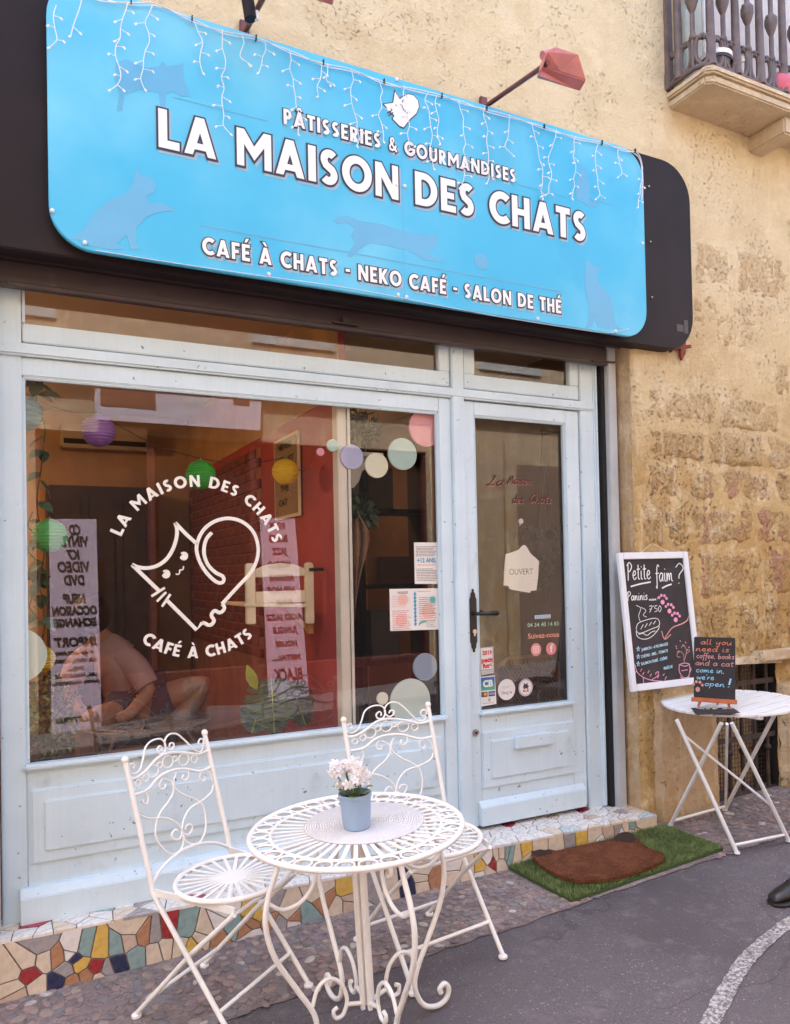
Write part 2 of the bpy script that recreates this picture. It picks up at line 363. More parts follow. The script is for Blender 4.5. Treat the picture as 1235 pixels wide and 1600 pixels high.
while x < 4.9:
    y = YP+.02
    while y < (YF(x)-.01 if x < 3.04 else -.2):
        pts.append((x+random.uniform(-.013, .013), y+random.uniform(-.013, .013))); y += .0395
    x += .039
def seen(p):
    d = Vector((p[0], p[1], gz(p[0])))-CAM; z = d.dot(_fw); px = CX+F_PX*d.dot(_r2)/z; py = CY-F_PX*d.dot(_u2)/z
    return -20 < px < 1255 and py < 1620 and not (788 < px < 1120 and py < 1400 and p[0] > 2.1 and p[0] < 3.1)
pts = [p for p in pts if seen(p)]; pts.sort(key=lambda p: (Vector((p[0], p[1], 0))-CAM).length)
rest = MB()
for i, (x, y) in enumerate(pts):
    k = random.randrange(6); s = random.uniform(.013, .029); m = random.choices(range(5), (40, 25, 22, 18, 3))[0]; rz = random.uniform(0, 6.28)
    if i < 300:
        o = put('pebble', PM[k*5+m], pav, (x, y, gz(x)+.006)); o.scale = (s, s, s*random.uniform(.22, .42)); o.rotation_euler = (random.uniform(-.15, .15), random.uniform(-.15, .15), rz)
    else:
        M = Matrix.Translation((x, y, gz(x)+.006)) @ Matrix.Rotation(rz, 4, 'Z') @ Matrix.Diagonal((s, s, s*.32, 1)); rest.add([M @ Vector(v) for v in SH[k][0]], SH[k][1], m)
if rest.v: struct(rest.build('pebble_mass', PEB, pav, smooth=50, recalc=False), 'stuff')
# worn white road line
_b = NB('worn road paint'); _f = _b.math('MULTIPLY', _b.ramp(_b.noise(75.0, 7.0, .75), .42, .60), _b.ramp(_b.noise(5.0, 4.0), .2, .5)); _c = _b.mix(_f, (.125, .106, .112), (.52, .49, .48))
M_LINE = _b.done(_c, .8, _b.bump(_b.noise(200.0, 3.0), .5, .004))
lp = [onG(1072, 1680), onG(1110, 1600), onG(1150, 1525), onG(1180, 1487), onG(1235, 1443), onG(1330, 1395), onG(1500, 1350)]
lp = spline([(p.x, p.y) for p in lp], 8); b = MB()
for i, (x, y) in enumerate(lp):
    a = lp[max(0, i-1)]; c = lp[min(len(lp)-1, i+1)]; d = Vector((c[0]-a[0], c[1]-a[1], 0)).normalized(); n = Vector((-d.y, d.x, 0))*(.028+random.uniform(-.004, .004))
    for s_ in (-1, 1): q = Vector((x, y, 0))+n*s_; b.v.append((q.x, q.y, gz(q.x)+.004))
    if i: b.f.append((2*i-2, 2*i-1, 2*i+1, 2*i)); b.mi.append(0)
struct(b.build('road_line', M_LINE))

# ================================================================== STONE BUILDING
WY = -0.18                                          # face of the stone wall
M_STONE = mat_stone('ochre lime render', (.76, .635, .41), (.56, .385, .165), .6)
M_BLOCK = mat_stone('eroded sandstone', (.68, .53, .32), (.50, .335, .15), 1.0, 1.0, True)
M_PATCH = mat_stone('smooth old render', (.62, .47, .29), (.54, .40, .25), .2, .6)
bld = thing('stone_building', 'weathered ochre stone townhouse front that surrounds the pale blue shopfront', 'building', (0, 0, 0))
VX0, VX1, VZ0, VZ1 = 3.57, 4.12, .06, .93            # cellar opening
xs = np.concatenate([np.arange(-12, 0, 1.0), [-.07], np.arange(0.03, 3.03, .04), np.arange(3.03, 4.9, .016), np.arange(5, 14, .8)])
zs = np.concatenate([np.arange(-.4, 2.74, .016), np.arange(2.75, 5.3, .022), np.arange(5.4, 8.3, .5)])
X, Z = np.meshgrid(xs, zs, indexing='ij')
Yd = WY-.010*fbm(X*1.3, Z*1.3, 3, 5)*2-.012*fbm(X*7, Z*7, 21, 4)-.030*fbm(X*13, Z*13, 40, 4, .7)*np.clip((2.9-Z)/.8, .15, 1)
Yd = Yd+.012*np.clip(fbm(X*3.1, Z*9, 70, 4)-.12, 0, 1)*3
edge = np.clip((3.06-X)/.03, 0, 1)*(X > 3.0)*(Z < 2.8); Yd = Yd+edge*.02
b = MB(); nz = len(zs); b.v = [(float(a), float(c), float(d)) for a, c, d in zip(X.ravel(), Yd.ravel(), Z.ravel())]
cxs = (xs[:-1]+xs[1:])/2; czs = (zs[:-1]+zs[1:])/2
for i in range(len(xs)-1):
    for j in range(nz-1):
        if -.07 < cxs[i] < 3.03 and czs[j] < 2.75: continue
        if VX0 < cxs[i] < VX1 and VZ0 < czs[j] < VZ1: continue
        b.f.append((i*nz+j, (i+1)*nz+j, (i+1)*nz+j+1, i*nz+j+1)); b.mi.append(0)
b.build('wall', M_STONE, bld, smooth=60, recalc=False)
b = MB()                                             # reveals of the opening and the mass behind the face
zz = np.arange(0.0, 2.8, .03); n = 0
for z in zz:
    for t in (0, .25, .5, .75, 1): b.v.append((3.03+.006*random.uniform(-1, 1)-(.0 if t else 0), WY+.012+t*.30, z))
for j in range(len(zz)-1):
    for t in range(4): b.f.append((j*5+t, j*5+t+1, (j+1)*5+t+1, (j+1)*5+t)); b.mi.append(0)
b.box(-.22, -.07, WY+.02, .12, -.2, 2.76); b.box(-.07, 3.03, WY+.03, .12, 2.76, 3.1)
b.build('reveal', M_PATCH, bld, smooth=40)
b = MB(); b.box(-12, 13.9, .13, .3, 2.9, 8.2); b.box(-12, 13.9, -.1, 5.2, 8.15, 8.3); b.box(3.06, 13.9, -.02, .12, -.3, 2.88)
b.build('wall_core', M_PATCH, bld)
# eroded blocks that break through the render, course by course
z = .98
ci = 0
while z < 3.55:
    hgt = random.choice((.22, .28, .32, .19)); x = 3.075+random.uniform(0, .09)
    while x < 4.75:
        wd = random.choice((.24, .38, .52, .31, .15, .44)); 
        if random.random() < (.97 if z < 2.3 else .6) and not (x < 3.46 and z > 2.4):
            nx, nz_ = max(5, int(wd/.011)), max(5, int(hgt/.011)); gx = np.linspace(0, 1, nx); gzv = np.linspace(0, 1, nz_); GX, GZ = np.meshgrid(gx, gzv, indexing='ij')
            wx = x+GX*wd; wz = z+GZ*hgt; e = np.minimum(np.minimum(GX*wd, (1-GX)*wd), np.minimum(GZ*hgt, (1-GZ)*hgt))
            e = e+.085*fbm(wx*7, wz*7, 5, 4)+.016*fbm(wx*30, wz*30, 9, 2)
            y = WY-.0065+.017*np.clip(1-e/.030, 0, 1.5)-.014*fbm(wx*9, wz*9, 90+ci, 5, .7)-.020*fbm(wx*34, wz*34, 130+ci, 3)+random.uniform(-.002, .002)+(.004 if z > 2.3 else 0)
            m = MB(); m.v = [(float(a), float(c), float(d)) for a, c, d in zip(wx.ravel(), y.ravel(), wz.ravel())]
            m.f = [(i*nz_+j, (i+1)*nz_+j, (i+1)*nz_+j+1, i*nz_+j+1) for i in range(nx-1) for j in range(nz_-1)]; m.mi = [0]*len(m.f)
            m.build('stone_block', M_BLOCK, bld, smooth=70, recalc=False); ci += 1
        x += wd+random.uniform(.012, .06)
    z += hgt+random.uniform(.01, .04)
# thick render patch at the foot of the wall
u0, u1 = 3.12, 3.56
gx = np.linspace(u0, u1, 46); gq = np.linspace(.06, .97, 80); GX, GZ = np.meshgrid(gx, gq, indexing='ij')
e = np.minimum(np.minimum(GX-u0, (u1-GX)+.02), .97-GZ)+.03*fbm(GX*9, GZ*9, 8, 4)
y = WY-.040+.055*np.clip(1-e/.02, 0, 1)-.010*fbm(GX*6, GZ*6, 15, 4)-.02*np.clip(.4-GZ, 0, 1)
m = MB(); m.v = [(float(a), float(c), float(d)) for a, c, d in zip(GX.ravel(), y.ravel(), GZ.ravel())]
m.f = [(i*80+j, (i+1)*80+j, (i+1)*80+j+1, i*80+j+1) for i in range(45) for j in range(79)]; m.mi = [0]*len(m.f)
m.build('plaster_patch', M_PATCH, bld, smooth=60, recalc=False)
m = MB(); gx = np.linspace(4.13, 4.9, 40); gq = np.linspace(.06, .80, 50); GX, GZ = np.meshgrid(gx, gq, indexing='ij')
e = np.minimum(GX-4.13, .80-GZ)+.03*fbm(GX*9, GZ*9, 28, 4); y = WY-.05+.06*np.clip(1-e/.02, 0, 1)-.012*fbm(GX*6, GZ*6, 35, 4)
m.v = [(float(a), float(c), float(d)) for a, c, d in zip(GX.ravel(), y.ravel(), GZ.ravel())]; m.f = [(i*50+j, (i+1)*50+j, (i+1)*50+j+1, i*50+j+1) for i in range(39) for j in range(49)]; m.mi = [0]*len(m.f)
m.build('plaster_patch', M_PATCH, bld, smooth=60, recalc=False)
# cellar opening with its iron grille
M_DARK = plain('dark cellar void', (.02, .016, .015), .95); M_GRILL = plain('dark rusty iron', (.045, .032, .028), .7, .3, 20.0, .3, 70.0, dirt=((.16, .07, .035), 14.0, .55, .7))
vent = thing('cellar_vent', 'dark iron grille over a cellar opening low behind the white slatted table', 'grille', (VX0, WY, VZ0))
m = MB(); m.box(-.02, VX1-VX0+.02, .20, .22, -.02, VZ1-VZ0+.02); m.box(-.02, 0, .012, .22, -.02, VZ1-VZ0+.02); m.box(VX1-VX0, VX1-VX0+.02, .012, .22, -.02, VZ1-VZ0+.02); m.box(0, VX1-VX0, .012, .22, VZ1-VZ0, VZ1-VZ0+.02); m.box(0, VX1-VX0, .012, .22, -.02, 0)
m.build('recess', M_DARK, vent)
for k in range(5):
    m = MB(); xk = .06+k*.108; m.tube([(xk, .03, .0), (xk, .03, VZ1-VZ0)], .011, 8); m.ball((xk, .03, .36), .022, 8, 5); m.build('grille_bar', M_GRILL, vent, smooth=40)
for zk in (.10, .42, .74): m = MB(); m.box(.0, VX1-VX0, .018, .026, zk, zk+.03); m.build('cross_bar', M_GRILL, vent)
m = MB()
for k in range(22): xk = .012+k*.025; m.bar((xk, .052, 0), (xk, .052, VZ1-VZ0), .0022, .0022)
for k in range(34): zk = .012+k*.025; m.bar((0, .055, zk), (VX1-VX0, .055, zk), .0022, .0022)
struct(m.build('wire_mesh', M_GRILL, vent), 'stuff')
M_SILL = mat_stone('pale stone sill', (.78, .70, .58), (.74, .64, .50), .2)
m = MB(); m.prism([(3.60, .945), (4.09, .925), (4.10, .955), (3.95, .972), (3.62, .975)], lambda u, v, d: (u, d, v), WY-.06, WY+.06); tg = m.build('lintel', M_SILL, vent); tg.location = (-VX0, -WY, -VZ0)
m = MB(); m.box(3.90, 4.9, WY-.09, WY+.05, .945, 1.0); sill = m.build('window_sill', M_SILL, bld, bevel=.008)

# ================================================================== MOSAIC STEP
step = thing('mosaic_step', 'doorstep clad in broken white and coloured ceramic tiles along the shopfront', 'step', (0, 0, 0))
ST = 0.205
M_GROUT = plain('dark tile grout', (.22, .185, .165), .9, .3, 30.0, .3, 120.0)
b = MB(); b.add([(-.06, YF(-.06), -.15), (3.035, YF(3.035), -.15), (3.035, .10, -.15), (-.06, .10, -.15), (-.06, YF(-.06), ST), (3.035, YF(3.035), ST), (3.035, .10, ST), (-.06, .10, ST)],
                [(0,3,2,1),(4,5,6,7),(0,1,5,4),(1,2,6,5),(2,3,7,6),(3,0,4,7)]); b.build('base', M_GROUT, step)
def tile_mat(k, c): return plain('ceramic '+k, c, .28, .08, 18.0, .05, 40.0, dirt=((.30, .24, .19), 22.0, .62, .8))
TM = {k: tile_mat(n, c) for k, n, c in (('w', 'white', (.74, .70, .66)), ('c', 'cream', (.66, .55, .43)), ('o', 'terracotta', (.42, .215, .115)), ('t', 'teal', (.25, .36, .35)), ('y', 'yellow', (.64, .42, .10)),
      ('n', 'navy', (.03, .035, .085)), ('r', 'red', (.33, .035, .04)), ('g', 'grey', (.34, .31, .31)), ('b', 'beige', (.55, .42, .33)), ('m', 'maroon', (.33, .03, .07)), ('s', 'pale blue', (.50, .58, .60)))}
fr = []
def addz(ox, oy, s, L):
    for x, y, k in L:
        px, py = ox+x/s, oy+y/s; yy = -.15
        for _ in range(6): p = onY(px, py, yy); yy = YF(p.x)
        fr.append((p.x, p.z, k))
addz(0, 1120, 3.0875, [(60,1230,'c'),(70,1310,'c'),(180,1300,'c'),(130,1180,'c'),(215,1175,'c'),(140,1243,'r'),(280,1160,'o'),(320,1215,'g'),(350,1120,'w'),(365,1162,'n'),(385,1190,'y'),(350,1280,'o'),(405,1120,'t'),(275,1280,'n'),(420,1250,'o'),(485,1120,'y'),(465,1210,'r'),(518,1215,'g'),(478,1262,'c'),(565,1105,'t'),(568,1190,'n'),(620,1085,'b'),(660,1150,'t'),(700,1055,'o'),(745,1050,'g'),(745,1130,'c'),(800,1105,'c'),(815,1030,'r'),(890,1025,'t'),(868,1098,'c'),(925,1112,'y'),(992,1030,'c'),(1060,992,'w'),(1060,1065,'o'),(1120,1015,'t'),(1190,1020,'o'),(1225,940,'y')])
addz(380, 1060, 2.94, [(30,1130,'o'),(60,1075,'y'),(130,1110,'o'),(205,1070,'c'),(240,1112,'o'),(290,1098,'t'),(375,1010,'o'),(440,1045,'c'),(478,975,'y'),(590,990,'g'),(540,1010,'c'),(680,990,'c'),(758,965,'n'),(820,945,'c'),(880,915,'o'),(960,900,'c'),(1030,885,'c'),(1092,872,'y'),(1145,835,'r'),(1182,840,'c'),(1215,812,'t')])
addz(760, 1200, 2.6, [(25,385,'r'),(60,358,'c'),(92,355,'t'),(125,358,'c'),(160,345,'y'),(215,330,'c'),(285,318,'c'),(345,298,'g'),(378,290,'y'),(440,278,'c'),(500,262,'b'),(535,252,'g'),(565,246,'c'),(592,240,'t'),(622,232,'c')])
for k in range(26): x = random.uniform(0, 3.0); fr.append((x, random.uniform(gz(x), ST-.03), random.choice('cccbwwg')))
for cell, (sx, sz, k) in zip(voronoi_cells([(a, c) for a, c, _ in fr], -.06, 3.035, -.12, ST-.004, .005), fr):
    if len(cell) < 3: continue
    d = random.uniform(.003, .007); m = MB(); cl = [(u-sx, v-sz) for u, v in cell]
    m.prism(cl, lambda u, v, q: (u, YF(sx+u)-YF(sx)+q, v), -d, .01)
    m.build('tile', TM[k], step, bevel=.0012, seg=1).location = (sx, YF(sx), sz)
sd = []
for i, x in enumerate(np.arange(-.03, 3.03, .070)):
    for j, y in enumerate((-.005, -.062, -.122, -.182, -.236)):
        if y > YF(x)+.012: sd.append((float(x)+random.uniform(-.040, .040), y+random.uniform(-.030, .030)))
for cell, (sx, sy) in zip(voronoi_cells(sd, -.06, 3.035, -.33, .04, .004), sd):
    cl = []                                            # cut along the nosing
    for k in range(len(cell)):
        a, c = cell[k], cell[(k+1) % len(cell)]; da, dc = a[1]-(YF(a[0])-.006), c[1]-(YF(c[0])-.006)
        if da >= 0: cl.append(a)
        if (da < 0) != (dc < 0): t = da/(da-dc); cl.append((a[0]+(c[0]-a[0])*t, a[1]+(c[1]-a[1])*t))
    if len(cl) < 3: continue
    k = random.choices('wwwcbsgymt', (34, 34, 24, 7, 3, 3, 3, 2, 2.5, 1) if sx < 2.0 else (28, 26, 22, 7, 4, 5, 4, 3, 3.5, 2.5))[0]
    m = MB(); m.prism([(u-sx, v-sy) for u, v in cl], lambda u, v, q: (u, v, q), -.008, random.uniform(.003, .006))
    o = m.build('tile', TM[k], step, bevel=.0012, seg=1); o.location = (sx, sy, ST); o.rotation_euler = (random.uniform(-.012, .012), random.uniform(-.012, .012), 0)

# ================================================================== SHOPFRONT JOINERY
shop = thing('cafe_shopfront', 'pale blue painted wooden shopfront with a large window and glazed door', 'shopfront', (0, 0, 0))
def wood(name, x0, x1, y0, y1, z0, z1, mat=None, parent=None, bev=.004):
    c = ((x0+x1)/2, (y0+y1)/2, (z0+z1)/2); m = MB(); m.box(x0-c[0], x1-c[0], y0-c[1], y1-c[1], z0-c[2], z1-c[2])
    o = m.build(name, mat or M_PAINT, parent or shop, bevel=bev); o.location = c; return o
GZ0, GZ1 = .797, 2.290
wood('jamb', -.015, .072, -.012, .055, ST, 2.70)
wood('stile', 1.922, 1.992, -.010, .020, ST, 2.362)
wood('mullion', 1.992, 2.062, -.030, .055, ST, 2.70)
wood('jamb', 2.808, 2.90, -.020, .055, ST, 2.70); wood('moulding', 2.895, 2.925, -.035, .05, ST, 2.70, bev=.010)
wood('rail', .072, 1.922, -.010, .020, GZ1, 2.362); wood('transom_bar', -.014, 2.899, -.034, .050, 2.364, 2.412, bev=.008)
for x0, x1 in ((.072, 1.992), (2.064, 2.808)):          # opening fanlights above
    wood('fanlight_rail', x0+.004, x1-.004, -.016, .018, 2.420, 2.492); wood('fanlight_rail', x0+.004, x1-.004, -.016, .018, 2.70, 2.76)
    wood('fanlight_stile', x0+.004, x0+.004+(.010 if x0 < 1 else .068), -.016, .018, 2.4925, 2.6995); wood('fanlight_stile', x1-.066, x1-.004, -.016, .018, 2.4925, 2.6995)
    m = MB(); m.add([(x0, .010, 2.47), (x1, .010, 2.47), (x1, .010, 2.72), (x0, .010, 2.72)], [(0, 1, 2, 3)]); m.build('fanlight_pane', M_GLASS, shop, recalc=False)
GY = .022
m = MB(); m.add([(.05, GY, .78), (1.94, GY, .78), (1.94, GY, 2.31), (.05, GY, 2.31)], [(0, 1, 2, 3)]); m.build('window_pane', M_GLASS, shop, recalc=False)
for a in ((.072, .084, GZ0, GZ1), (1.910, 1.922, GZ0, GZ1)): wood('bead', a[0], a[1], -.006, .018, a[2]+.001, a[3]-.001, bev=.004)
wood('bead', .072, 1.922, -.006, .018, GZ1-.012, GZ1+.0005, bev=.004); wood('window_sill', .062, 1.932, -.034, .019, GZ0-.022, GZ0+.003, bev=.008)
def panel(x0, x1, z0, z1, parent, y=-.004):
    o = wood('panel_moulding', x0, x1, y-.012, y+.02, z0, z1, M_PAINT2, parent, .007)
    p = wood('raised_panel', x0+.045, x1-.045, y-.020, y+.02, z0+.045, z1-.045, M_PAINT2, parent, .006); return o, p
wood('apron', .0725, 1.9215, -.006, .05, ST, GZ0-.0225, M_PAINT2)
pz = [onY(39.5, 1236, -.016).z, onY(41.5, 1354, -.016).z]; panel(.085, 1.905, pz[1], pz[0], shop)
b = MB(); b.prism([(-.055, ST+.002), (-.055, .305), (-.03, .335), (.0, .335), (.0, ST+.002)], lambda u, v, d: (d, u, v), .045, 1.955); b.build('kick_board', M_PAINT2, shop, bevel=.003)
# the door
DX0, DX1, DZ0, DZ1 = 2.068, 2.802, .228, 2.358
m = MB(); c0 = (DX0, 0, DZ0)
def dbox(x0, x1, y0, y1, z0, z1): m.box(x0-c0[0], x1-c0[0], y0, y1, z0-c0[2], z1-c0[2])
dbox(DX0, 2.130, -.008, .036, DZ0, DZ1); dbox(2.712, DX1, -.008, .036, DZ0, DZ1); dbox(2.1302, 2.7118, -.008, .036, GZ1, DZ1); dbox(2.1302, 2.7118, -.008, .036, DZ0, GZ0)
door = m.build('door', M_PAINT2, shop, bevel=.003); door.location = c0
def dpart(o): o.location = Vector(o.location)-Vector(c0); return o
m = MB(); m.add([(2.12, GY, .78), (2.72, GY, .78), (2.72, GY, 2.30), (2.12, GY, 2.30)], [(0, 1, 2, 3)]); dpart(m.build('pane', M_GLASS, door, recalc=False))
for a in ((2.130, 2.141, GZ0, GZ1), (2.701, 2.712, GZ0, GZ1)): dpart(wood('bead', a[0], a[1], -.004, .018, a[2]+.001, a[3]-.001, None, door))
dpart(wood('bead', 2.130, 2.712, -.004, .018, GZ1-.011, GZ1+.0005, None, door)); dpart(wood('drip_sill', 2.122, 2.722, -.032, .019, GZ0-.022, GZ0+.003, None, door, .008))
q0, q1 = onY(749, 1145, -.02), onY(900.8, 1209, -.02)
for o in panel(2.130, 2.722, q1.z, q0.z, door, -.006): dpart(o)
dpart(wood('letter_flap', 2.318, 2.545, -.048, -.024, .592, .655, M_PAINT2, door, .004))
b = MB(); b.prism([(-.038, DZ0+.004), (-.038, .325), (-.014, .352), (-.007, .352), (-.007, DZ0+.004)], lambda u, v, d: (d, u, v), 2.105, 2.770); dpart(b.build('kick_board', M_PAINT2, door, bevel=.003))
# iron handle plate, lever, cylinder and the lock below
p = onY(733, 970, -.012); hx, hz = 2.098, p.z; t = .125
m = MB(); prof = [(0, t+.035), (.006, t+.028), (.004, t+.02), (.012, t+.01), (.013, t-.005), (.019, t-.02), (.019, -t+.02), (.013, -t+.005), (.012, -t-.01), (.004, -t-.02), (.006, -t-.028), (0, -t-.035)]
m.prism(prof+[(-u, v) for u, v in prof[::-1][1:-1]], lambda u, v, d: (hx+u, d, hz+v), -.016, -.006); dpart(m.build('handle_plate', M_IRON, door, bevel=.0015, seg=1))
m = MB(); m.tube(spline([(hx, -.014, hz+.035), (hx, -.045, hz+.035), (hx+.02, -.055, hz+.035), (hx+.07, -.055, hz+.033), (hx+.125, -.052, hz+.036)], 4), .009, 8, r1=.008)
for k in (.085, .1, .115): m.tube([(hx+k-.003, -.0535, hz+.034), (hx+k+.003, -.0535, hz+.034)], .012, 8)
dpart(m.build('handle_lever', M_IRON, door, smooth=40))
M_STEEL = plain('brushed steel', (.55, .54, .52), .3, .1, 40.0, metal=1.0)
m = MB(); m.tube([(hx, -.024, hz-.055), (hx, -.012, hz-.055)], .012, 14); m.tube([(hx, -.022, hz-.072), (hx, -.012, hz-.072)], .006, 8); dpart(m.build('lock_cylinder', M_STEEL, door, smooth=40))
p = onY(735, 1147, -.02); m = MB(); m.tube([(2.098, -.014, p.z), (2.098, -.004, p.z)], .018, 16); m.tube([(2.098, -.018, p.z), (2.098, -.010, p.z)], .007, 10, mi=1); dpart(m.build('lower_lock', [M_STEEL, M_IRON], door, smooth=40))
# roller shutter: bottom slats under the fascia and the two guide rails
shut = thing('roller_shutter', 'rolled up brown metal shutter with grey guide rails around the shopfront', 'shutter', (0, 0, 0))
M_RAIL = plain('grey galvanised rail', (.50, .53, .55), .45, .1, 5.0, dirt=((.33, .33, .34), 12.0, .6, .8)); M_GAP = plain('black gap shade', (.012, .011, .012), .8)
m = MB(); m.box(2.93, 2.952, -.055, .04, ST+.003, 2.78); m.build('guide_gap', M_GAP, shut)  # solid black strip: the gap's shade put in as colour
m = MB(); m.box(2.952, 3.008, -.088, .03, ST+.003, 2.80); m.build('guide_rail', M_RAIL, shut, bevel=.004)
m = MB(); m.box(-.062, -.020, -.088, .03, .12, 2.80); m.build('guide_rail', M_RAIL, shut, bevel=.004)
zb = 2.604
for k, (z0, z1, yo) in enumerate(((zb, zb+.017, -.094), (zb+.018, zb+.098, -.084), (zb+.100, zb+.108, -.090), (zb+.109, zb+.20, -.086))):
    m = MB(); m.box(-.015, 2.945, yo, -.058, z0, z1); m.build('slat', M_SHUT, shut, bevel=.003)
m = MB(); m.box(1.335, 1.46, -.104, -.088, zb+.026, zb+.034); m.box(1.38, 1.42, -.106, -.09, zb+.034, zb+.06); m.tube([(2.83, -.10, zb+.012), (2.99, -.10, zb+.02)], .006, 8); m.tube([(.03, -.10, zb+.012), (-.03, -.10, zb+.02)], .006, 8); m.build('bolt', M_SHUT, shut, bevel=.002)
# ================================================================== FASCIA AND SIGN
SY = -0.30                                           # face of the blue sign
fas = thing('sign_fascia', 'dark brown rounded metal fascia behind the blue cafe sign', 'fascia', (0, 0, 0))
m = MB(); m.prism(rrect(-.24, 3.43, 2.685, 3.722, .20, 8), lambda u, v, d: (u, d, v), -.25, -.165); m.build('panel', M_FASCIA, fas, bevel=.004)
m = MB(); m.box(-.06, 3.02, -.235, -.10, 2.70, 2.79); m.build('shutter_box', M_SHUT, fas, bevel=.004)
M_TAPE = plain('grey tape residue', (.09, .075, .075), .7)
for x0, z0, x1, z1 in ((3.30, 2.79, 3.35, 2.83), (3.355, 2.785, 3.385, 2.86)): m = MB(); m.box(x0, x1, -.2515, -.249, z0, z1); m.build('tape_scrap', M_TAPE, fas)
for z in (2.95, 3.25, 3.55): m = MB(); m.ball((3.12, -.252, z), .006, 8, 4); m.build('screw', M_STEEL, fas, smooth=60)

sign = thing('shop_sign', 'bright blue rounded cafe sign with white lettering above the shopfront', 'sign', (0, 0, 0))
_b = NB('printed sky blue'); _n = _b.noise(1.5, 4.0, .5); _c = _b.mix(_b.ramp(_n, .35, .75), (.075, .47, .73), (.20, .60, .80))
_c = _b.mix(_b.math('MULTIPLY', _b.ramp(_b.noise(2.6, 3.0), .55, .75), .35), _c, (.05, .38, .66)); M_BLUE = _b.done(_c, .42, spec=.2)
m = MB(); m.prism(rrect(.160, 3.033, 2.700, 3.690, .15, 10), lambda u, v, d: (u, d, v), SY, SY+.022); m.build('panel', M_BLUE, sign, bevel=.003)
def sp(L, y=SY): return [(lambda p: (p.x, p.z))(onY(px, py, y)) for px, py in L]
def face(u, v, d): return (u, SY-d, v)

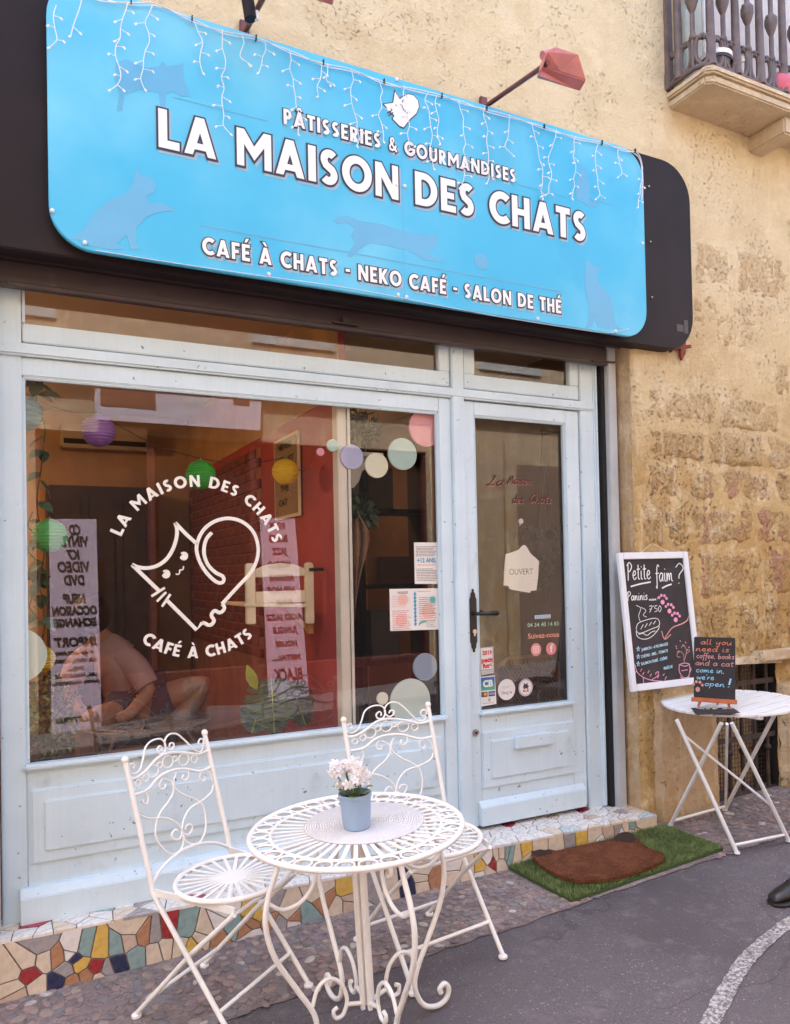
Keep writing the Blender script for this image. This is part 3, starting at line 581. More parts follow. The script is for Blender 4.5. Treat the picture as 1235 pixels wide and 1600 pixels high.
# a heavy geometric display alphabet, cap height 1, drawn here as outlines
T = .235
def ring(cx, cy, rx, ry, t): return [arc(cx, cy, rx, ry, 0, 348, 30), arc(cx, cy, rx-t, ry-t*.92, 0, 345, 24)]
def outline(pts, wd):
    L, Rr = [], []
    for i, p in enumerate(pts):
        a = pts[max(0, i-1)]; c = pts[min(len(pts)-1, i+1)]; d = math.hypot(c[0]-a[0], c[1]-a[1]) or 1; n = (-(c[1]-a[1])/d*wd/2, (c[0]-a[0])/d*wd/2)
        L.append((p[0]+n[0], p[1]+n[1])); Rr.append((p[0]-n[0], p[1]-n[1]))
    return L+Rr[::-1]
def glyph(ch):
    base = {'É': 'E', 'À': 'A', 'Â': 'A'}.get(ch, ch); t = T
    if base == 'L': w_, g = .56, [[(0,0),(.56,0),(.56,.21),(t,.21),(t,1),(0,1)]]
    elif base == 'A': w_, g = .88, [[(0,0),(.23,0),(.285,.15),(.595,.15),(.65,0),(.88,0),(.56,1),(.32,1)], [(.35,.32),(.53,.32),(.44,.60)]]
    elif base == 'M': w_, g = 1.02, [[(0,0),(.21,0),(.21,.60),(.51,.20),(.81,.60),(.81,0),(1.02,0),(1.02,1),(.80,1),(.51,.58),(.22,1),(0,1)]]
    elif base == 'N': w_, g = .80, [[(0,0),(.21,0),(.21,.58),(.58,0),(.80,0),(.80,1),(.59,1),(.59,.42),(.22,1),(0,1)]]
    elif base == 'I': w_, g = .24, [[(0,0),(.24,0),(.24,1),(0,1)]]
    elif base == 'E': w_, g = .56, [[(0,0),(.56,0),(.56,.20),(t,.20),(t,.40),(.50,.40),(.50,.59),(t,.59),(t,.80),(.56,.80),(.56,1),(0,1)]]
    elif base == 'F': w_, g = .54, [[(0,0),(t,0),(t,.38),(.48,.38),(.48,.58),(t,.58),(t,.80),(.54,.80),(.54,1),(0,1)]]
    elif base == 'H': w_, g = .74, [[(0,0),(t,0),(t,.40),(.505,.40),(.505,0),(.74,0),(.74,1),(.505,1),(.505,.60),(t,.60),(t,1),(0,1)]]
    elif base == 'T': w_, g = .62, [[(.19,0),(.43,0),(.43,.79),(.62,.79),(.62,1),(0,1),(0,.79),(.19,.79)]]
    elif base == 'K': w_, g = .74, [[(0,0),(t,0),(t,.36),(.48,0),(.76,0),(.42,.52),(.74,1),(.47,1),(t,.66),(t,1),(0,1)]]
    elif base == 'O': w_, g = .98, ring(.49, .5, .50, .515, .245)
    elif base == 'C': w_, g = .78, [arc(.49, .5, .50, .515, 48, 312, 26)+arc(.49, .5, .25, .28, 312, 48, 20)]
    elif base == 'G': w_, g = .92, [arc(.49, .5, .50, .515, 46, 338, 28)+[(.97,.56),(.50,.56),(.50,.40),(.72,.40)]+arc(.49, .5, .25, .28, 325, 46, 20)]
    elif base == 'D': w_, g = .82, [[(0,0)]+arc(.32, .5, .50, .5, -90, 90, 18)+[(0,1)], [(t,.21),(t,.79)]+arc(.32, .5, .26, .29, 90, -90, 14)]
    elif base == 'P': w_, g = .62, [[(0,0),(t,0),(t,.34)]+arc(.30, .67, .32, .33, -90, 90, 12)+[(0,1)], [(t,.55),(t,.81)]+arc(.29, .68, .10, .13, 90, -90, 8)]
    elif base == 'R': w_, g = .68, [[(0,0),(t,0),(t,.30),(.42,0),(.70,0),(.47,.37)]+arc(.30, .69, .33, .31, -55, 90, 12)+[(0,1)], [(t,.56),(t,.82)]+arc(.29, .69, .11, .13, 90, -90, 8)]
    elif base == 'U': w_, g = .74, [[(0,1),(0,.36)]+arc(.37, .36, .37, .37, 180, 360, 14)+[(.74,1),(.505,1),(.505,.36)]+arc(.37, .36, .135, .15, 360, 180, 8)+[(.235,1)]]
    elif base == 'S': w_, g = .60, [outline(arc(.315, .715, .175, .175, 38, 205, 12)+[(.19, .56)]+[(.40, .43)]+arc(.275, .285, .18, .175, 25, -142, 12), .225)]
    elif base == '-': w_, g = .34, [[(0,.40),(.34,.40),(.34,.58),(0,.58)]]
    elif base == '&': w_, g = .74, [outline([(.72,.02),(.30,.52),(.20,.70),(.25,.88),(.38,.92),(.48,.82),(.42,.66)], .15), outline([(.40,.60),(.20,.46),(.10,.30),(.15,.12),(.32,.08),(.52,.18),(.68,.46)], .15)]
    else: return .34, []
    if ch == 'É': g = g+[[(.18,1.10),(.34,1.10),(.50,1.34),(.30,1.34)]]
    if ch == 'À': g = g+[[(.42,1.08),(.56,1.08),(.42,1.32),(.22,1.32)]]
    if ch == 'Â': g = g+[[(.20,1.07),(.34,1.07),(.44,1.18),(.54,1.07),(.68,1.07),(.52,1.30),(.36,1.30)]]
    return w_, g
_gc = {}
def glyph_geo(ch, off):
    if (ch, off) not in _gc:
        w_, g = glyph(ch); groups = [[l] for l in g] if ch == '&' else ([g[:-1], g[-1:]] if ch in 'ÉÀÂ' else ([g] if g else []))
        _gc[(ch, off)] = (w_, [loops_mesh(q, .02, off) for q in groups])
    return _gc[(ch, off)]
def line_layout(txt, gap=.13):
    x = 0; out = []
    for ch in txt:
        w_ = glyph(ch)[0]; out.append((ch, x)); x += w_+gap
    return out, x-gap
def set_line(txt, x0, x1, zb, cap, off, gap):
    lay, W = line_layout(txt, gap); k = (x1-x0)/W
    for ch, gx in lay:                                   # every letter a piece: print, dark outline, printed shade
        b = MB()
        for mi, (o_, dep, dx, dz) in enumerate(((0.0, .0056, 0, 0), (off, .0030, 0, 0), (off, .0008, .008, -.010))):
            for q, (vs, fs) in enumerate(glyph_geo(ch, o_)[1]): b.add([(dx+v[0]*k, -dep*(1+q*.12)-v[2]/.02*.0006, dz+v[1]*cap) for v in vs], fs, mi)
        if b.v: b.build('letter', [M_PRINT, M_OUTL, M_SHADE], sign, recalc=False).location = (x0+gx*k, SY, zb)
LINES = [('LA MAISON DES CHATS', .545, 2.630, 3.140, .150, .13), ('PÂTISSERIES & GOURMANDISES', 1.046, 2.205, 3.352, .064, .17), ('CAFÉ À CHATS - NEKO CAFÉ - SALON DE THÉ', .705, 2.460, 2.757, .067, .16)]
M_PRINT = plain('white sign print', (.82, .82, .82), .35, .02); M_OUTL = plain('dark sign outline', (.03, .03, .05), .35, .05); M_SHADE = plain('printed letter shade', (.30, .46, .62), .35, .03)
for txt, x0, x1, zb_, cap, gap in LINES: set_line(txt, x0, x1, zb_, cap, .055 if cap > .1 else .075, gap)
# pale cat silhouettes and rules printed on the blue
M_SIL = plain('printed blue-violet silhouette', (.115, .41, .655), .34, .04)
SILS = [zm(0, 0, 1.9297, [(215,722),(255,690),(285,640),(330,605),(385,580),(405,545),(410,505),(425,530),(455,535),(472,560),(465,580),(440,592),(455,615),(490,612),(520,628),(528,640),(505,637),(470,642),(440,655),(410,690),(412,735),(425,752),(395,752),(385,710),(350,735),(378,752),(330,752),(275,742),(235,722)]),
        zm(600, 130, 2.9405, [(-232,628),(-205,612),(-160,612),(-115,632),(-60,640),(0,648),(50,668),(130,690),(180,690),(205,700),(250,688),(245,712),(248,745),(225,765),(195,768),(225,795),(278,815),(270,826),(225,815),(185,815),(150,790),(125,770),(60,758),(10,745),(-60,735),(-100,752),(-120,775),(-150,800),(-165,795),(-150,760),(-130,735),(-150,700),(-130,665),(-170,640),(-215,645)]),
        zm(600, 130, 2.9405, [(925,825),(935,813),(960,838),(998,850),(990,868),(978,880),(980,905),(1010,945),(1040,985),(1055,1040),(1062,1100),(1085,1125),(1110,1135),(1060,1130),(1020,1128),(985,1120),(968,1075),(955,1120),(925,1128),(940,1090),(945,1030),(930,980),(922,920)]),
        zm(600, 130, 2.9405, [(905,375),(918,388),(930,382),(930,420),(945,470),(945,520),(935,540),(985,550),(980,568),(940,568),(915,545),(885,538),(878,500),(890,440),(900,410)]),
        zm(0, 0, 1.9297, [(350,190),(380,178),(440,205),(480,200),(490,185),(505,200),(540,195),(553,190),(555,240),(575,290),(545,290),(520,275),(500,285),(500,330),(485,330),(480,280),(420,270),(375,285),(370,335),(352,335),(360,280),(345,240)])]
for L in SILS: b = MB(); vs, fs = loops_mesh([sp(L)], .0006); b.add([face(v[0], v[1], .0006+v[2]) for v in vs], fs); b.build('cat_silhouette', M_SIL, sign, recalc=False)
b = MB(); c = sp([(600+447/2.9405, 130+820/2.9405)])[0]; b.prism(arc(c[0], c[1], .038, .038, 0, 345, 23), face, .0004, .0010); b.build('ball_print', M_SIL, sign)
for (a, c, wd) in (((313, 351), (880, 458), .006), ((270, 155), (418, 187), .004), ((808, 289), (885, 308), .004), ((905, 303), (960, 325), .004)):
    (x0, z0), (x1, z1) = sp([a, c]); b = MB(); b.box(x0, x1, SY-.0010, SY-.0004, (z0+z1)/2, (z0+z1)/2+wd); b.build('rule', M_SIL, sign)
# small cat emblem between the lines of lettering
Z6 = lambda L: sp(zm(600, 130, 2.9405, L))
cat = Z6([(0,98),(42,92),(50,40),(72,75),(90,62),(110,52),(135,58),(155,80),(160,110),(148,140),(120,165),(90,205),(72,198),(40,165),(48,150),(25,128)])
for off, dep, mt in ((.0045, .0014, M_OUTL), (0, .0026, M_PRINT)): b = MB(); vs, fs = loops_mesh([cat], .0008, off); b.add([face(v[0], v[1], dep+v[2]) for v in vs], fs); b.build('cat_emblem', mt, sign, recalc=False)
b = MB()
for L in ([(88,78),(80,100),(90,125),(108,140)], [(30,118),(38,124)], [(52,100),(58,106)], [(14,140),(36,126)], [(20,152),(42,136)]): b.tube([face(u, v, .0032) for u, v in Z6(L)], .0022, 6, flat=((0, 1, 0), .0006))
b.build('emblem_line', M_OUTL, sign)
for px, py in ((82, 330), (133, 380), (600+65/2.94, 130+973/2.94), (600+103/2.94, 130+984/2.94), (600+705/2.94, 130+1083/2.94), (600+1062/2.94, 130+1140/2.94), (600+1188/2.94, 130+737/2.94), (420, 429), (600+95/2.94, 130+475/2.94), (600+55/2.94, 130+468/2.94), (620, 125)):
    u, v = sp([(px, py)])[0]; b = MB(); b.ball((u, SY-.003, v), .0085, 10, 5); b.build('screw_cap', M_WHITE2, sign, smooth=60)
u = sp([(629, 300)])[0][0]; b = MB(); b.box(u-.0012, u+.0012, SY-.0007, SY+.001, 2.702, 3.688); b.build('panel_joint', M_SIL, sign)

# ================================================================== ICICLE LIGHT STRING
ice = thing('icicle_lights', 'unlit white icicle light string draped along the top of the blue sign', 'string lights', (0, 0, 0))
M_WIRE = plain('white light wire', (.78, .78, .78), .4, .03); M_BULB = plain('clear white led', (.88, .88, .86), .2, .02)
LY = SY-.012
top = sp([(90,-30),(150,-2),(205,5),(245,10),(300,32),(350,50),(400,62),(455,82),(505,100),(550,112),(600,130),(640,138),(690,152),(720,160),(760,172),(800,185),(850,200),(900,215),(940,225),(975,235),(992,238),(1001,252),(1004,280),(1003,310)], LY)
b = MB()
for k in range(2): b.tube(spline([(u, LY-.004*k, v+.008*math.sin(i*2.1+k*2)) for i, (u, v) in enumerate(top)], 6), .0022, 6)
b.build('cable', M_WIRE, ice, smooth=60)
for i in range(2, len(top)-3, 2): u, v = top[i]; b = MB(); b.box(u-.002, u+.002, LY-.010, LY+.004, v-.006, v+.016); b.build('cable_tie', M_IRON, ice)
for px, py, ln in ((88,10,.17),(128,0,.15),(200,5,.36),(238,10,.33),(303,33,.20),(347,48,.42),(378,57,.12),(413,65,.14),(452,80,.34),(503,98,.15),(512,100,.10),(548,112,.32),(592,128,.26),(631,136,.28),(668,146,.34),(682,150,.22),(716,158,.42),(757,168,.36),(795,180,.20),(830,192,.36),(868,204,.36),(898,214,.32),(934,225,.30),(964,233,.16),(1003,262,.22)):
    u, v = sp([(px, py)], LY)[0]; rr = random.Random(px); b = MB(); n = max(4, int(ln/.035)); P = []; x = u
    for k in range(n+1): P.append((x, LY-.004-rr.uniform(0, .006), v-ln*k/n)); x += rr.uniform(-.016, .016)
    if rr.random() < .5: P[-1] = (P[-1][0]+rr.choice((-.03, .03)), P[-1][1], P[-1][2]+.01)
    b.tube(spline(P, 4), .0018, 5)
    for k in range(1, n+1):
        if k < n and rr.random() < .15: continue
        s_ = 1 if k % 2 else -1; q = Vector(P[k]); e = q+Vector((s_*rr.uniform(.014, .032), -.004, -rr.uniform(-.004, .020)))
        if k < n: b.tube([q, e], .0014, 5)
        else: e = q
        b.tube([e, e+Vector((s_*.008, 0, -.007))], .0038, 6, mi=1)
    b.build('strand', [M_WIRE, M_BULB], ice, smooth=60)
b = MB()                                               # loose lower wire with a few leds along the bottom edge
bt = sp([(150,390),(260,408),(400,428),(560,452),(700,478),(800,498),(900,512),(950,520),(985,512)], LY); b.tube(spline([(u, LY+.006, v+.004*math.sin(i*3)) for i, (u, v) in enumerate(bt)], 6), .0014, 5); b.build('lower_wire', M_WIRE, ice)

# ================================================================== LAMPS ABOVE THE SIGN
M_RED = plain('faded red lamp paint', (.55, .19, .19), .45, .18, 8.0, dirt=((.42, .11, .10), 20.0, .6, .75)); M_ARM = plain('dark red lamp arm', (.17, .045, .04), .4, .15, 10.0)
def floodlight(px, py, label):
    root = onY(px, py, -.20); t = thing('sign_floodlight', label, 'lamp', root, 0, 'red floodlights on arms over the sign')
    tip = Vector((.055, -.50, .245)); tip = Vector((onY(857, 98, -.72)-onY(757, 160, -.20)))
    b = MB(); b.tube([Vector((0, .02, -.02)), tip], .011, 10); b.build('arm', M_ARM, t, smooth=50)
    b = MB(); b.box(-.02, .02, .0, .018, -.03, .03); b.build('wall_plate', M_ARM, t, bevel=.003)
    # wedge shaped housing: narrow back at the arm, wide glass side turned to the sign
    H = [onY(x, y, yy)-root for x, y, yy in ((850,100,-.74),(855,80,-.74),(868,72,-.74),(905,84,-.74),(917,126,-.70),(876,113,-.70),(851,104,-.70))] if px > 600 else None
    if H is None: floodlight.H and None; H = floodlight.H
    else: floodlight.H = H
    b = MB(); n = len(H); b.v = [tuple(h) for h in H]+[tuple(h+Vector((.008, .055, -.016))) for h in H]
    b.f = [tuple(range(n)), tuple(range(2*n-1, n-1, -1))]+[(i, i+n, (i+1) % n+n, (i+1) % n) for i in range(n)]; b.mi = [0]*len(b.f)
    b.build('housing', M_RED, t, bevel=.004)
    b = MB(); c = (H[2]+H[3])/2; b.tube([H[1]+Vector((0,.03,0)), H[2]+Vector((.03,.03,.0))], .018, 12); b.build('hinge', M_RED, t, smooth=50)
    return t
floodlight(757, 160, 'faded red floodlight on an arm over the right half of the sign')
floodlight(383, 42, 'red floodlight arm over the left half of the sign, head beyond the picture top')
root = onY(392, 30, -.45); t = thing('black_spotlight', 'small black spotlight hanging beside the left lamp arm', 'lamp', root)
d = (onY(378, -60, -.45)-root); b = MB(); b.tube([(0,0,0), d*.15, d*.16, d], .024, 16); b.build('barrel', M_FASCIA, t, smooth=40)
b = MB(); b.box(.017, .028, -.012, .004, .0, .035); b.build('paper_tag', M_WHITE2, t); b = MB(); b.tube([(0, 0, .05), (.015, .06, .05), (.03, .11, .06)], .008, 8); b.build('bracket', M_ARM, t)

# rusty iron figure 4 fixed under the fascia
M_RUST = plain('red rusty iron', (.22, .045, .025), .7, .25, 20.0, .2, 60.0)
P4 = lambda L: [(p.x, p.z) for p in (onY(x, y, WY-.012) for x, y in zm(880, 490, 5.6136, L))]
t = thing('iron_numeral', 'red rusty iron figure 4 on the wall under the fascia corner', 'house number', (0, 0, 0))
for L in ([(1015,200),(1058,200),(1062,350),(1030,415),(1018,380)], [(925,285),(935,345),(955,322),(1110,305),(1105,278),(960,292)], [(925,285),(945,285),(1020,180),(1000,170)]):
    b = MB(); b.prism(P4(L), lambda u, v, d: (u, d, v), WY-.022-.001*len(L), WY-.010); b.build('flat_bar', M_RUST, t, bevel=.001, seg=1)

# ================================================================== BALCONY
bal = thing('balcony', 'shallow stone balcony with ornate brown cast iron railing at upper right', 'balcony', (0, 0, 0))
BX0, BY = 3.345, -.475; BZ = 4.075
M_BST = mat_stone('balcony stone', (.66, .54, .38), (.6, .47, .32), .35)
m = MB(); m.prism([(BX0+.02, WY+.03), (BX0+.02, BY+.05), (BX0+.06, BY+.02), (6.2, BY+.02), (6.2, WY+.03)], lambda u, v, d: (u, v, d), BZ, BZ+.045); m.build('slab', M_BST, bal, bevel=.008)
m = MB(); m.prism([(BX0, WY+.03), (BX0, BY+.03), (BX0+.04, BY), (6.2, BY), (6.2, WY+.03)], lambda u, v, d: (u, v, d), BZ+.0455, BZ+.085); m.build('cornice', M_BST, bal, bevel=.010)
m = MB(); m.box(4.02, 4.14, BY+.06, WY+.03, BZ-.10, BZ-.0005); m.build('corbel', M_BST, bal, bevel=.01)
M_CAST = plain('brown cast iron', (.135, .10, .095), .55, .25, 14.0, .2, 60.0, dirt=((.22, .12, .07), 20.0, .58, .72))
RZ = BZ+.115
def rail_pt(s_):                                       # along the railing: out from the wall, round the corner, along the front
    a = abs(BY-WY)-.05; r = .07
    if s_ < a-r: return (BX0+.01, WY-s_)
    if s_ < a-r+r*1.57: th = (s_-(a-r))/r; return (BX0+.01+r*(1-math.cos(th)), WY-(a-r)-r*math.sin(th))
    return (BX0+.01+r+(s_-(a-r+r*1.57)), WY-a)
def rpath(s0, s1, z, n=24): return [(*rail_pt(s0+(s1-s0)*i/n), z) for i in range(n+1)]
for z, r in ((RZ, .014), (RZ+.95, .022)): m = MB(); m.tube(rpath(0, 2.7, z, 60), r, 8); m.build('railing_bar', M_CAST, bal, smooth=50)
m = MB(); x, y = rail_pt(.012); m.box(x-.018, x+.018, y-.02, y+.02, RZ-.02, RZ+.97); m.build('railing_post', M_CAST, bal, bevel=.004)
def baluster(s_, kind):
    def P(du, z): x, y = rail_pt(max(.0, s_+du)); return (x, y, RZ+z)
    b = MB()
    if kind:                                           # tapered flat upright
        b.tube([P(0, 0), P(0, .12), P(-.002, .4), P(0, .95)], .026, 8, r1=.018)
    else:                                              # slender stem with a tulip head and small scrolls
        b.tube([P(0, .0), P(0, .30)], .013, 6); b.lathe([(.010, 0), (.022, .03), (.036, .075), (.035, .10), (.014, .13), (.012, .5)], 10, P(0, .30))
        for sg in (-1, 1): b.ball(P(sg*.030, .405), .011, 6, 4)
        b.ball(P(0, .17), .020, 8, 5)
    for sg in (-1, 1): b.tube(spline([P(sg*.0, .20), P(sg*.014, .165), P(sg*.049, .15)], 4), .012, 6)
    for sg in (-1, 1): b.tube(spline([P(sg*.049, .0), P(sg*.022, .035), P(sg*.014, .09), P(sg*.022, .145), P(sg*.049, .168)], 4), .012, 6)
    b.build('baluster', M_CAST, bal, smooth=50)
s_ = .085; k = 1
while s_ < 1.6: baluster(s_, k % 2); s_ += .098; k += 1
# what stands on the balcony, and the french window behind
win = thing('french_window', 'white framed french window with a pale curtain behind the balcony railing', 'window', (3.62, WY, BZ+.09))
m = MB(); m.box(0, .10, -.03, .02, 0, 2.1); m.build('frame', M_WHITE2, win, bevel=.005); m = MB(); m.box(.10, 1.1, -.016, .01, 0, 2.1); m.build('curtain', plain('pale curtain', (.72, .68, .66), .8, .1, 12.0), win)
m = MB(); m.box(-.16, -.02, -.04, .0, 0, 2.1); m.build('shutter_leaf', plain('grey green shutter', (.50, .54, .48), .6, .1, 9.0), win, bevel=.005)
def pot(name, label, cat, x, y, prof, mat, extra=None):
    t = thing(name, label, cat, (x, y, BZ+.086)); b = MB(); b.lathe(prof, 20); b.build('body', mat, t, smooth=40)
    if extra: extra(t)
    return t
M_DPOT = plain('dark planter', (.04, .03, .035), .5); M_TERR = plain('orange terracotta', (.52, .14, .05), .7, .15, 12.0); M_PINK = plain('pink plastic', (.62, .11, .16), .45)
pot('planter', 'white rimmed dark planter behind the balcony corner', 'planter', 3.53, -.36, [(.062, 0), (.078, .10), (.084, .1), (.085, .135), (.078, .135), (.07, .1)], [M_DPOT][0], lambda t: MB().lathe([(.08, .115), (.088, .115), (.088, .14), (.08, .14)], 20, cap=False).build('rim', M_WHITE2, t, smooth=40))
pot('terracotta_pot', 'orange terracotta pot standing behind the planter on the balcony', 'pot', 3.70, -.30, [(.055, .0), (.06, .12), (.075, .18), (.085, .19), (.085, .23), (.07, .23), (.06, .18)], M_TERR)
pot('white_pipe', 'white plastic pipe with a wider cap on the balcony floor', 'pipe', 3.70, -.40, [(.016, 0), (.016, .13), (.024, .13), (.024, .175), (.018, .18)], M_WHITE2)
pot('pink_ball', 'round pink pot at the right end of the balcony in view', 'pot', 4.02, -.37, [(.03, 0), (.07, .03), (.09, .08), (.08, .13), (.05, .16)], M_PINK)
t = thing('red_cloth', 'crumpled red cloth lying on the balcony slab', 'cloth', (3.72, -.425, BZ+.086)); b = MB()
b.add([(-.16+.32*i/9, -.02+.045*j/3+.006*math.sin(i*2), .008+.016*abs(math.sin(i*1.7+j))) for i in range(10) for j in range(4)], [(i*4+j, (i+1)*4+j, (i+1)*4+j+1, i*4+j+1) for i in range(9) for j in range(3)]); b.build('fold', M_PINK, t, smooth=60)
# ================================================================== BISTRO CHAIRS
SLOPE = math.atan(.0466)
def tilt(o, rz=0.0): o.rotation_euler = (Matrix.Rotation(-SLOPE, 3, 'Y') @ Matrix.Rotation(rz, 3, 'Z')).to_euler(); return o
def make_chair(label, x, y, face_deg):
    t = thing('bistro_chair', label, 'chair', (x, y, 0), 0, 'cream wrought iron bistro chairs')
    # local frame: +x is the way the sitter faces, y across, z up
    TOP, HIN, FRT = Vector((-.26, 0, .882)), Vector((-.175, 0, .455)), Vector((.145, 0, .012)); Wd = .197
    for s_ in (1, -1):
        o = Vector((0, Wd*s_, 0)); b = MB(); b.tube([TOP+o, HIN+o+Vector((-.004, 0, .04)), HIN+o, FRT+o], .0088, 10); b.ball(TOP+o+Vector((0, 0, .006)), .0125, 10, 6); b.build('back_post', M_WHITE, t, smooth=50)
        b = MB(); b.lathe([(.012, 0), (.017, .002), (.017, .010), (.010, .016)], 12, tuple(FRT+o+Vector((0, 0, -.012)))); b.build('foot_cap', M_WHITE, t, smooth=40)
        o2 = Vector((0, (Wd-.026)*s_, 0)); b = MB(); b.tube([Vector((.14, 0, .418))+o2, Vector((-.05, 0, .26))+o2, Vector((-.31, 0, .012))+o2], .0085, 10); b.build('rear_leg', M_WHITE, t, smooth=50)
        b = MB(); b.lathe([(.012, 0), (.017, .002), (.017, .010), (.010, .016)], 12, tuple(Vector((-.31, 0, 0))+o2)); b.build('foot_cap', M_WHITE, t, smooth=40)
        b = MB(); b.bar(HIN+o*.98, Vector((.14, .165*s_, .428)), .006, .022); b.build('seat_rail', M_WHITE, t)
    for p, q in ((Vector((.075, Wd, .11)), Vector((.075, -Wd, .11))), (Vector((-.235, .164, .085)), Vector((-.235, -.164, .085))), (Vector((.13, .164, .412)), Vector((.13, -.164, .412)))):
        b = MB(); b.tube([p, q], .0072, 8); b.build('stretcher', M_WHITE, t, smooth=50)
    b = MB(); b.tube([(.19*math.cos(a), .19*math.sin(a), .452) for a in np.linspace(0, 2*math.pi, 48, endpoint=False)], .010, 8, closed=True); b.build('seat_ring', M_WHITE, t, smooth=60)
    b = MB(); b.lathe([(.001, .455), (.05, .455), (.052, .452), (.05, .448), (.001, .448)], 24, cap=False); b.build('seat_hub', M_WHITE, t, smooth=40)
    for k in range(26):
        a = 2*math.pi*k/26; b = MB(); b.bar((.048*math.cos(a), .048*math.sin(a), .452), (.19*math.cos(a), .19*math.sin(a), .452), .0125, .003); b.build('seat_slat', M_WHITE, t)
    # scrollwork traced in the plane of the back: u across, v from hinge to top
    def uv(zx, zy):
        v = .5; u = .5
        for _ in range(12):
            Lx, Ly = 715-130*v, 765-570*v; Rx, Ry = 1085-93*v, 660-570*v; u = (zx-Lx)/(Rx-Lx); v += ((Ly+(Ry-Ly)*u)-zy)/570
        return u, v
    def bp(zx, zy): u, v = uv(zx, zy); p = HIN+(TOP-HIN)*v; return (p.x, Wd*(1-2*u), p.z)
    def rod(name, L, r, k=5, closed=False): b = MB(); b.tube(spline([bp(*q) for q in L], k, closed), r, 7, closed=closed); b.build(name, M_WHITE, t, smooth=60)
    rod('back_rail', [(605,274),(660,262),(720,215),(790,172),(850,160),(920,178),(970,182),(1002,168)], .0052); rod('back_rail', [(628,357),(690,338),(750,285),(810,252),(880,240),(950,258),(1015,240)], .0052)
    rod('back_arch', [(718,750),(760,690),(820,640),(890,605),(960,595),(1030,605),(1083,635)], .0058)
    for L in ([(612,235),(605,212),(622,203),(636,215),(632,232),(618,240),(640,258),(668,235),(695,165),(720,115),(755,95),(785,105),(798,135),(785,162),(762,160),(755,143),(770,135),(780,145)],
              [(822,140),(815,130),(822,117),(840,125),(838,147),(815,155),(800,140),(793,120),(805,90),(845,75),(885,85),(915,125),(945,158),(975,160),(992,140),(985,117),(968,115),(963,130),(975,137)],
              [(655,440),(680,465),(740,468),(800,460),(845,480),(875,520),(882,560),(870,600),(830,628),(785,605),(755,550),(745,490),(765,440),(800,395),(830,340),(825,300),(800,275)],
              [(1018,300),(1015,335),(985,375),(935,410),(900,450),(880,500),(885,555),(910,590),(945,590),(975,550),(990,480),(975,425),(935,385),(880,365),(845,340),(835,300),(860,262)],
              [(880,535),(860,560),(835,552),(830,530),(850,518),(865,530)], [(880,530),(900,548),(925,530),(925,505),(905,497),(893,510)], [(652,420),(645,390),(660,355),(690,350),(703,372),(690,392),(675,380)],
              [(740,300),(752,325),(775,330),(783,312),(770,303)], [(870,258),(890,270),(892,292),(875,300),(866,288)], [(960,258),(958,290),(972,310),(985,298),(980,285)]): rod('scroll', L, .0034)
    for cx, cy, r in ((740,240,27), (815,203,27), (895,200,26), (778,212,12), (856,195,13), (936,207,14), (690,270,17), (975,208,13)):
        rod('back_ring', [(cx+r*math.cos(a), cy+r*math.sin(a)) for a in np.linspace(0, 2*math.pi, 14, endpoint=False)], .0026, 2, True)
    tilt(t, R(face_deg)); t.location.z = gz(x)+.006; return t
make_chair('cream wrought iron bistro chair left of the ornate table, its seat in full view', .710, -.665, -54)
make_chair('cream wrought iron bistro chair behind the ornate table, its back to the window', 1.430, -.755, -86)

# ================================================================== ORNATE ROUND TABLE
TX, TY, TH = 1.015, 2.25-3.30, .668
tab = thing('ornate_table', 'round cream wrought iron table with curved legs standing on the street', 'table', (TX, TY, gz(TX)+.004))
circ = lambda r, z, n=56: [(r*math.cos(a), r*math.sin(a), z) for a in np.linspace(0, 2*math.pi, n, endpoint=False)]
for r, q in ((.333, .0092), (.268, .0056), (.105, .006)): b = MB(); b.tube(circ(r, TH), q, 8, closed=True); b.build('rim_ring', M_WHITE, tab, smooth=60)
for k in range(30):
    a = 2*math.pi*k/30; c = .301; b = MB(); rx, ry = .028, .026
    b.tube([((c+rx*math.cos(t_))*math.cos(a)-ry*math.sin(t_)*math.sin(a), (c+rx*math.cos(t_))*math.sin(a)+ry*math.sin(t_)*math.cos(a), TH) for t_ in np.linspace(0, 2*math.pi, 14, endpoint=False)], .0038, 6, closed=True); b.build('oval_ring', M_WHITE, tab, smooth=60)
for k in range(44): a = 2*math.pi*k/44; b = MB(); b.bar((.105*math.cos(a), .105*math.sin(a), TH+.001), (.268*math.cos(a), .268*math.sin(a), TH+.001), .0125, .003); b.build('top_slat', M_WHITE, tab)
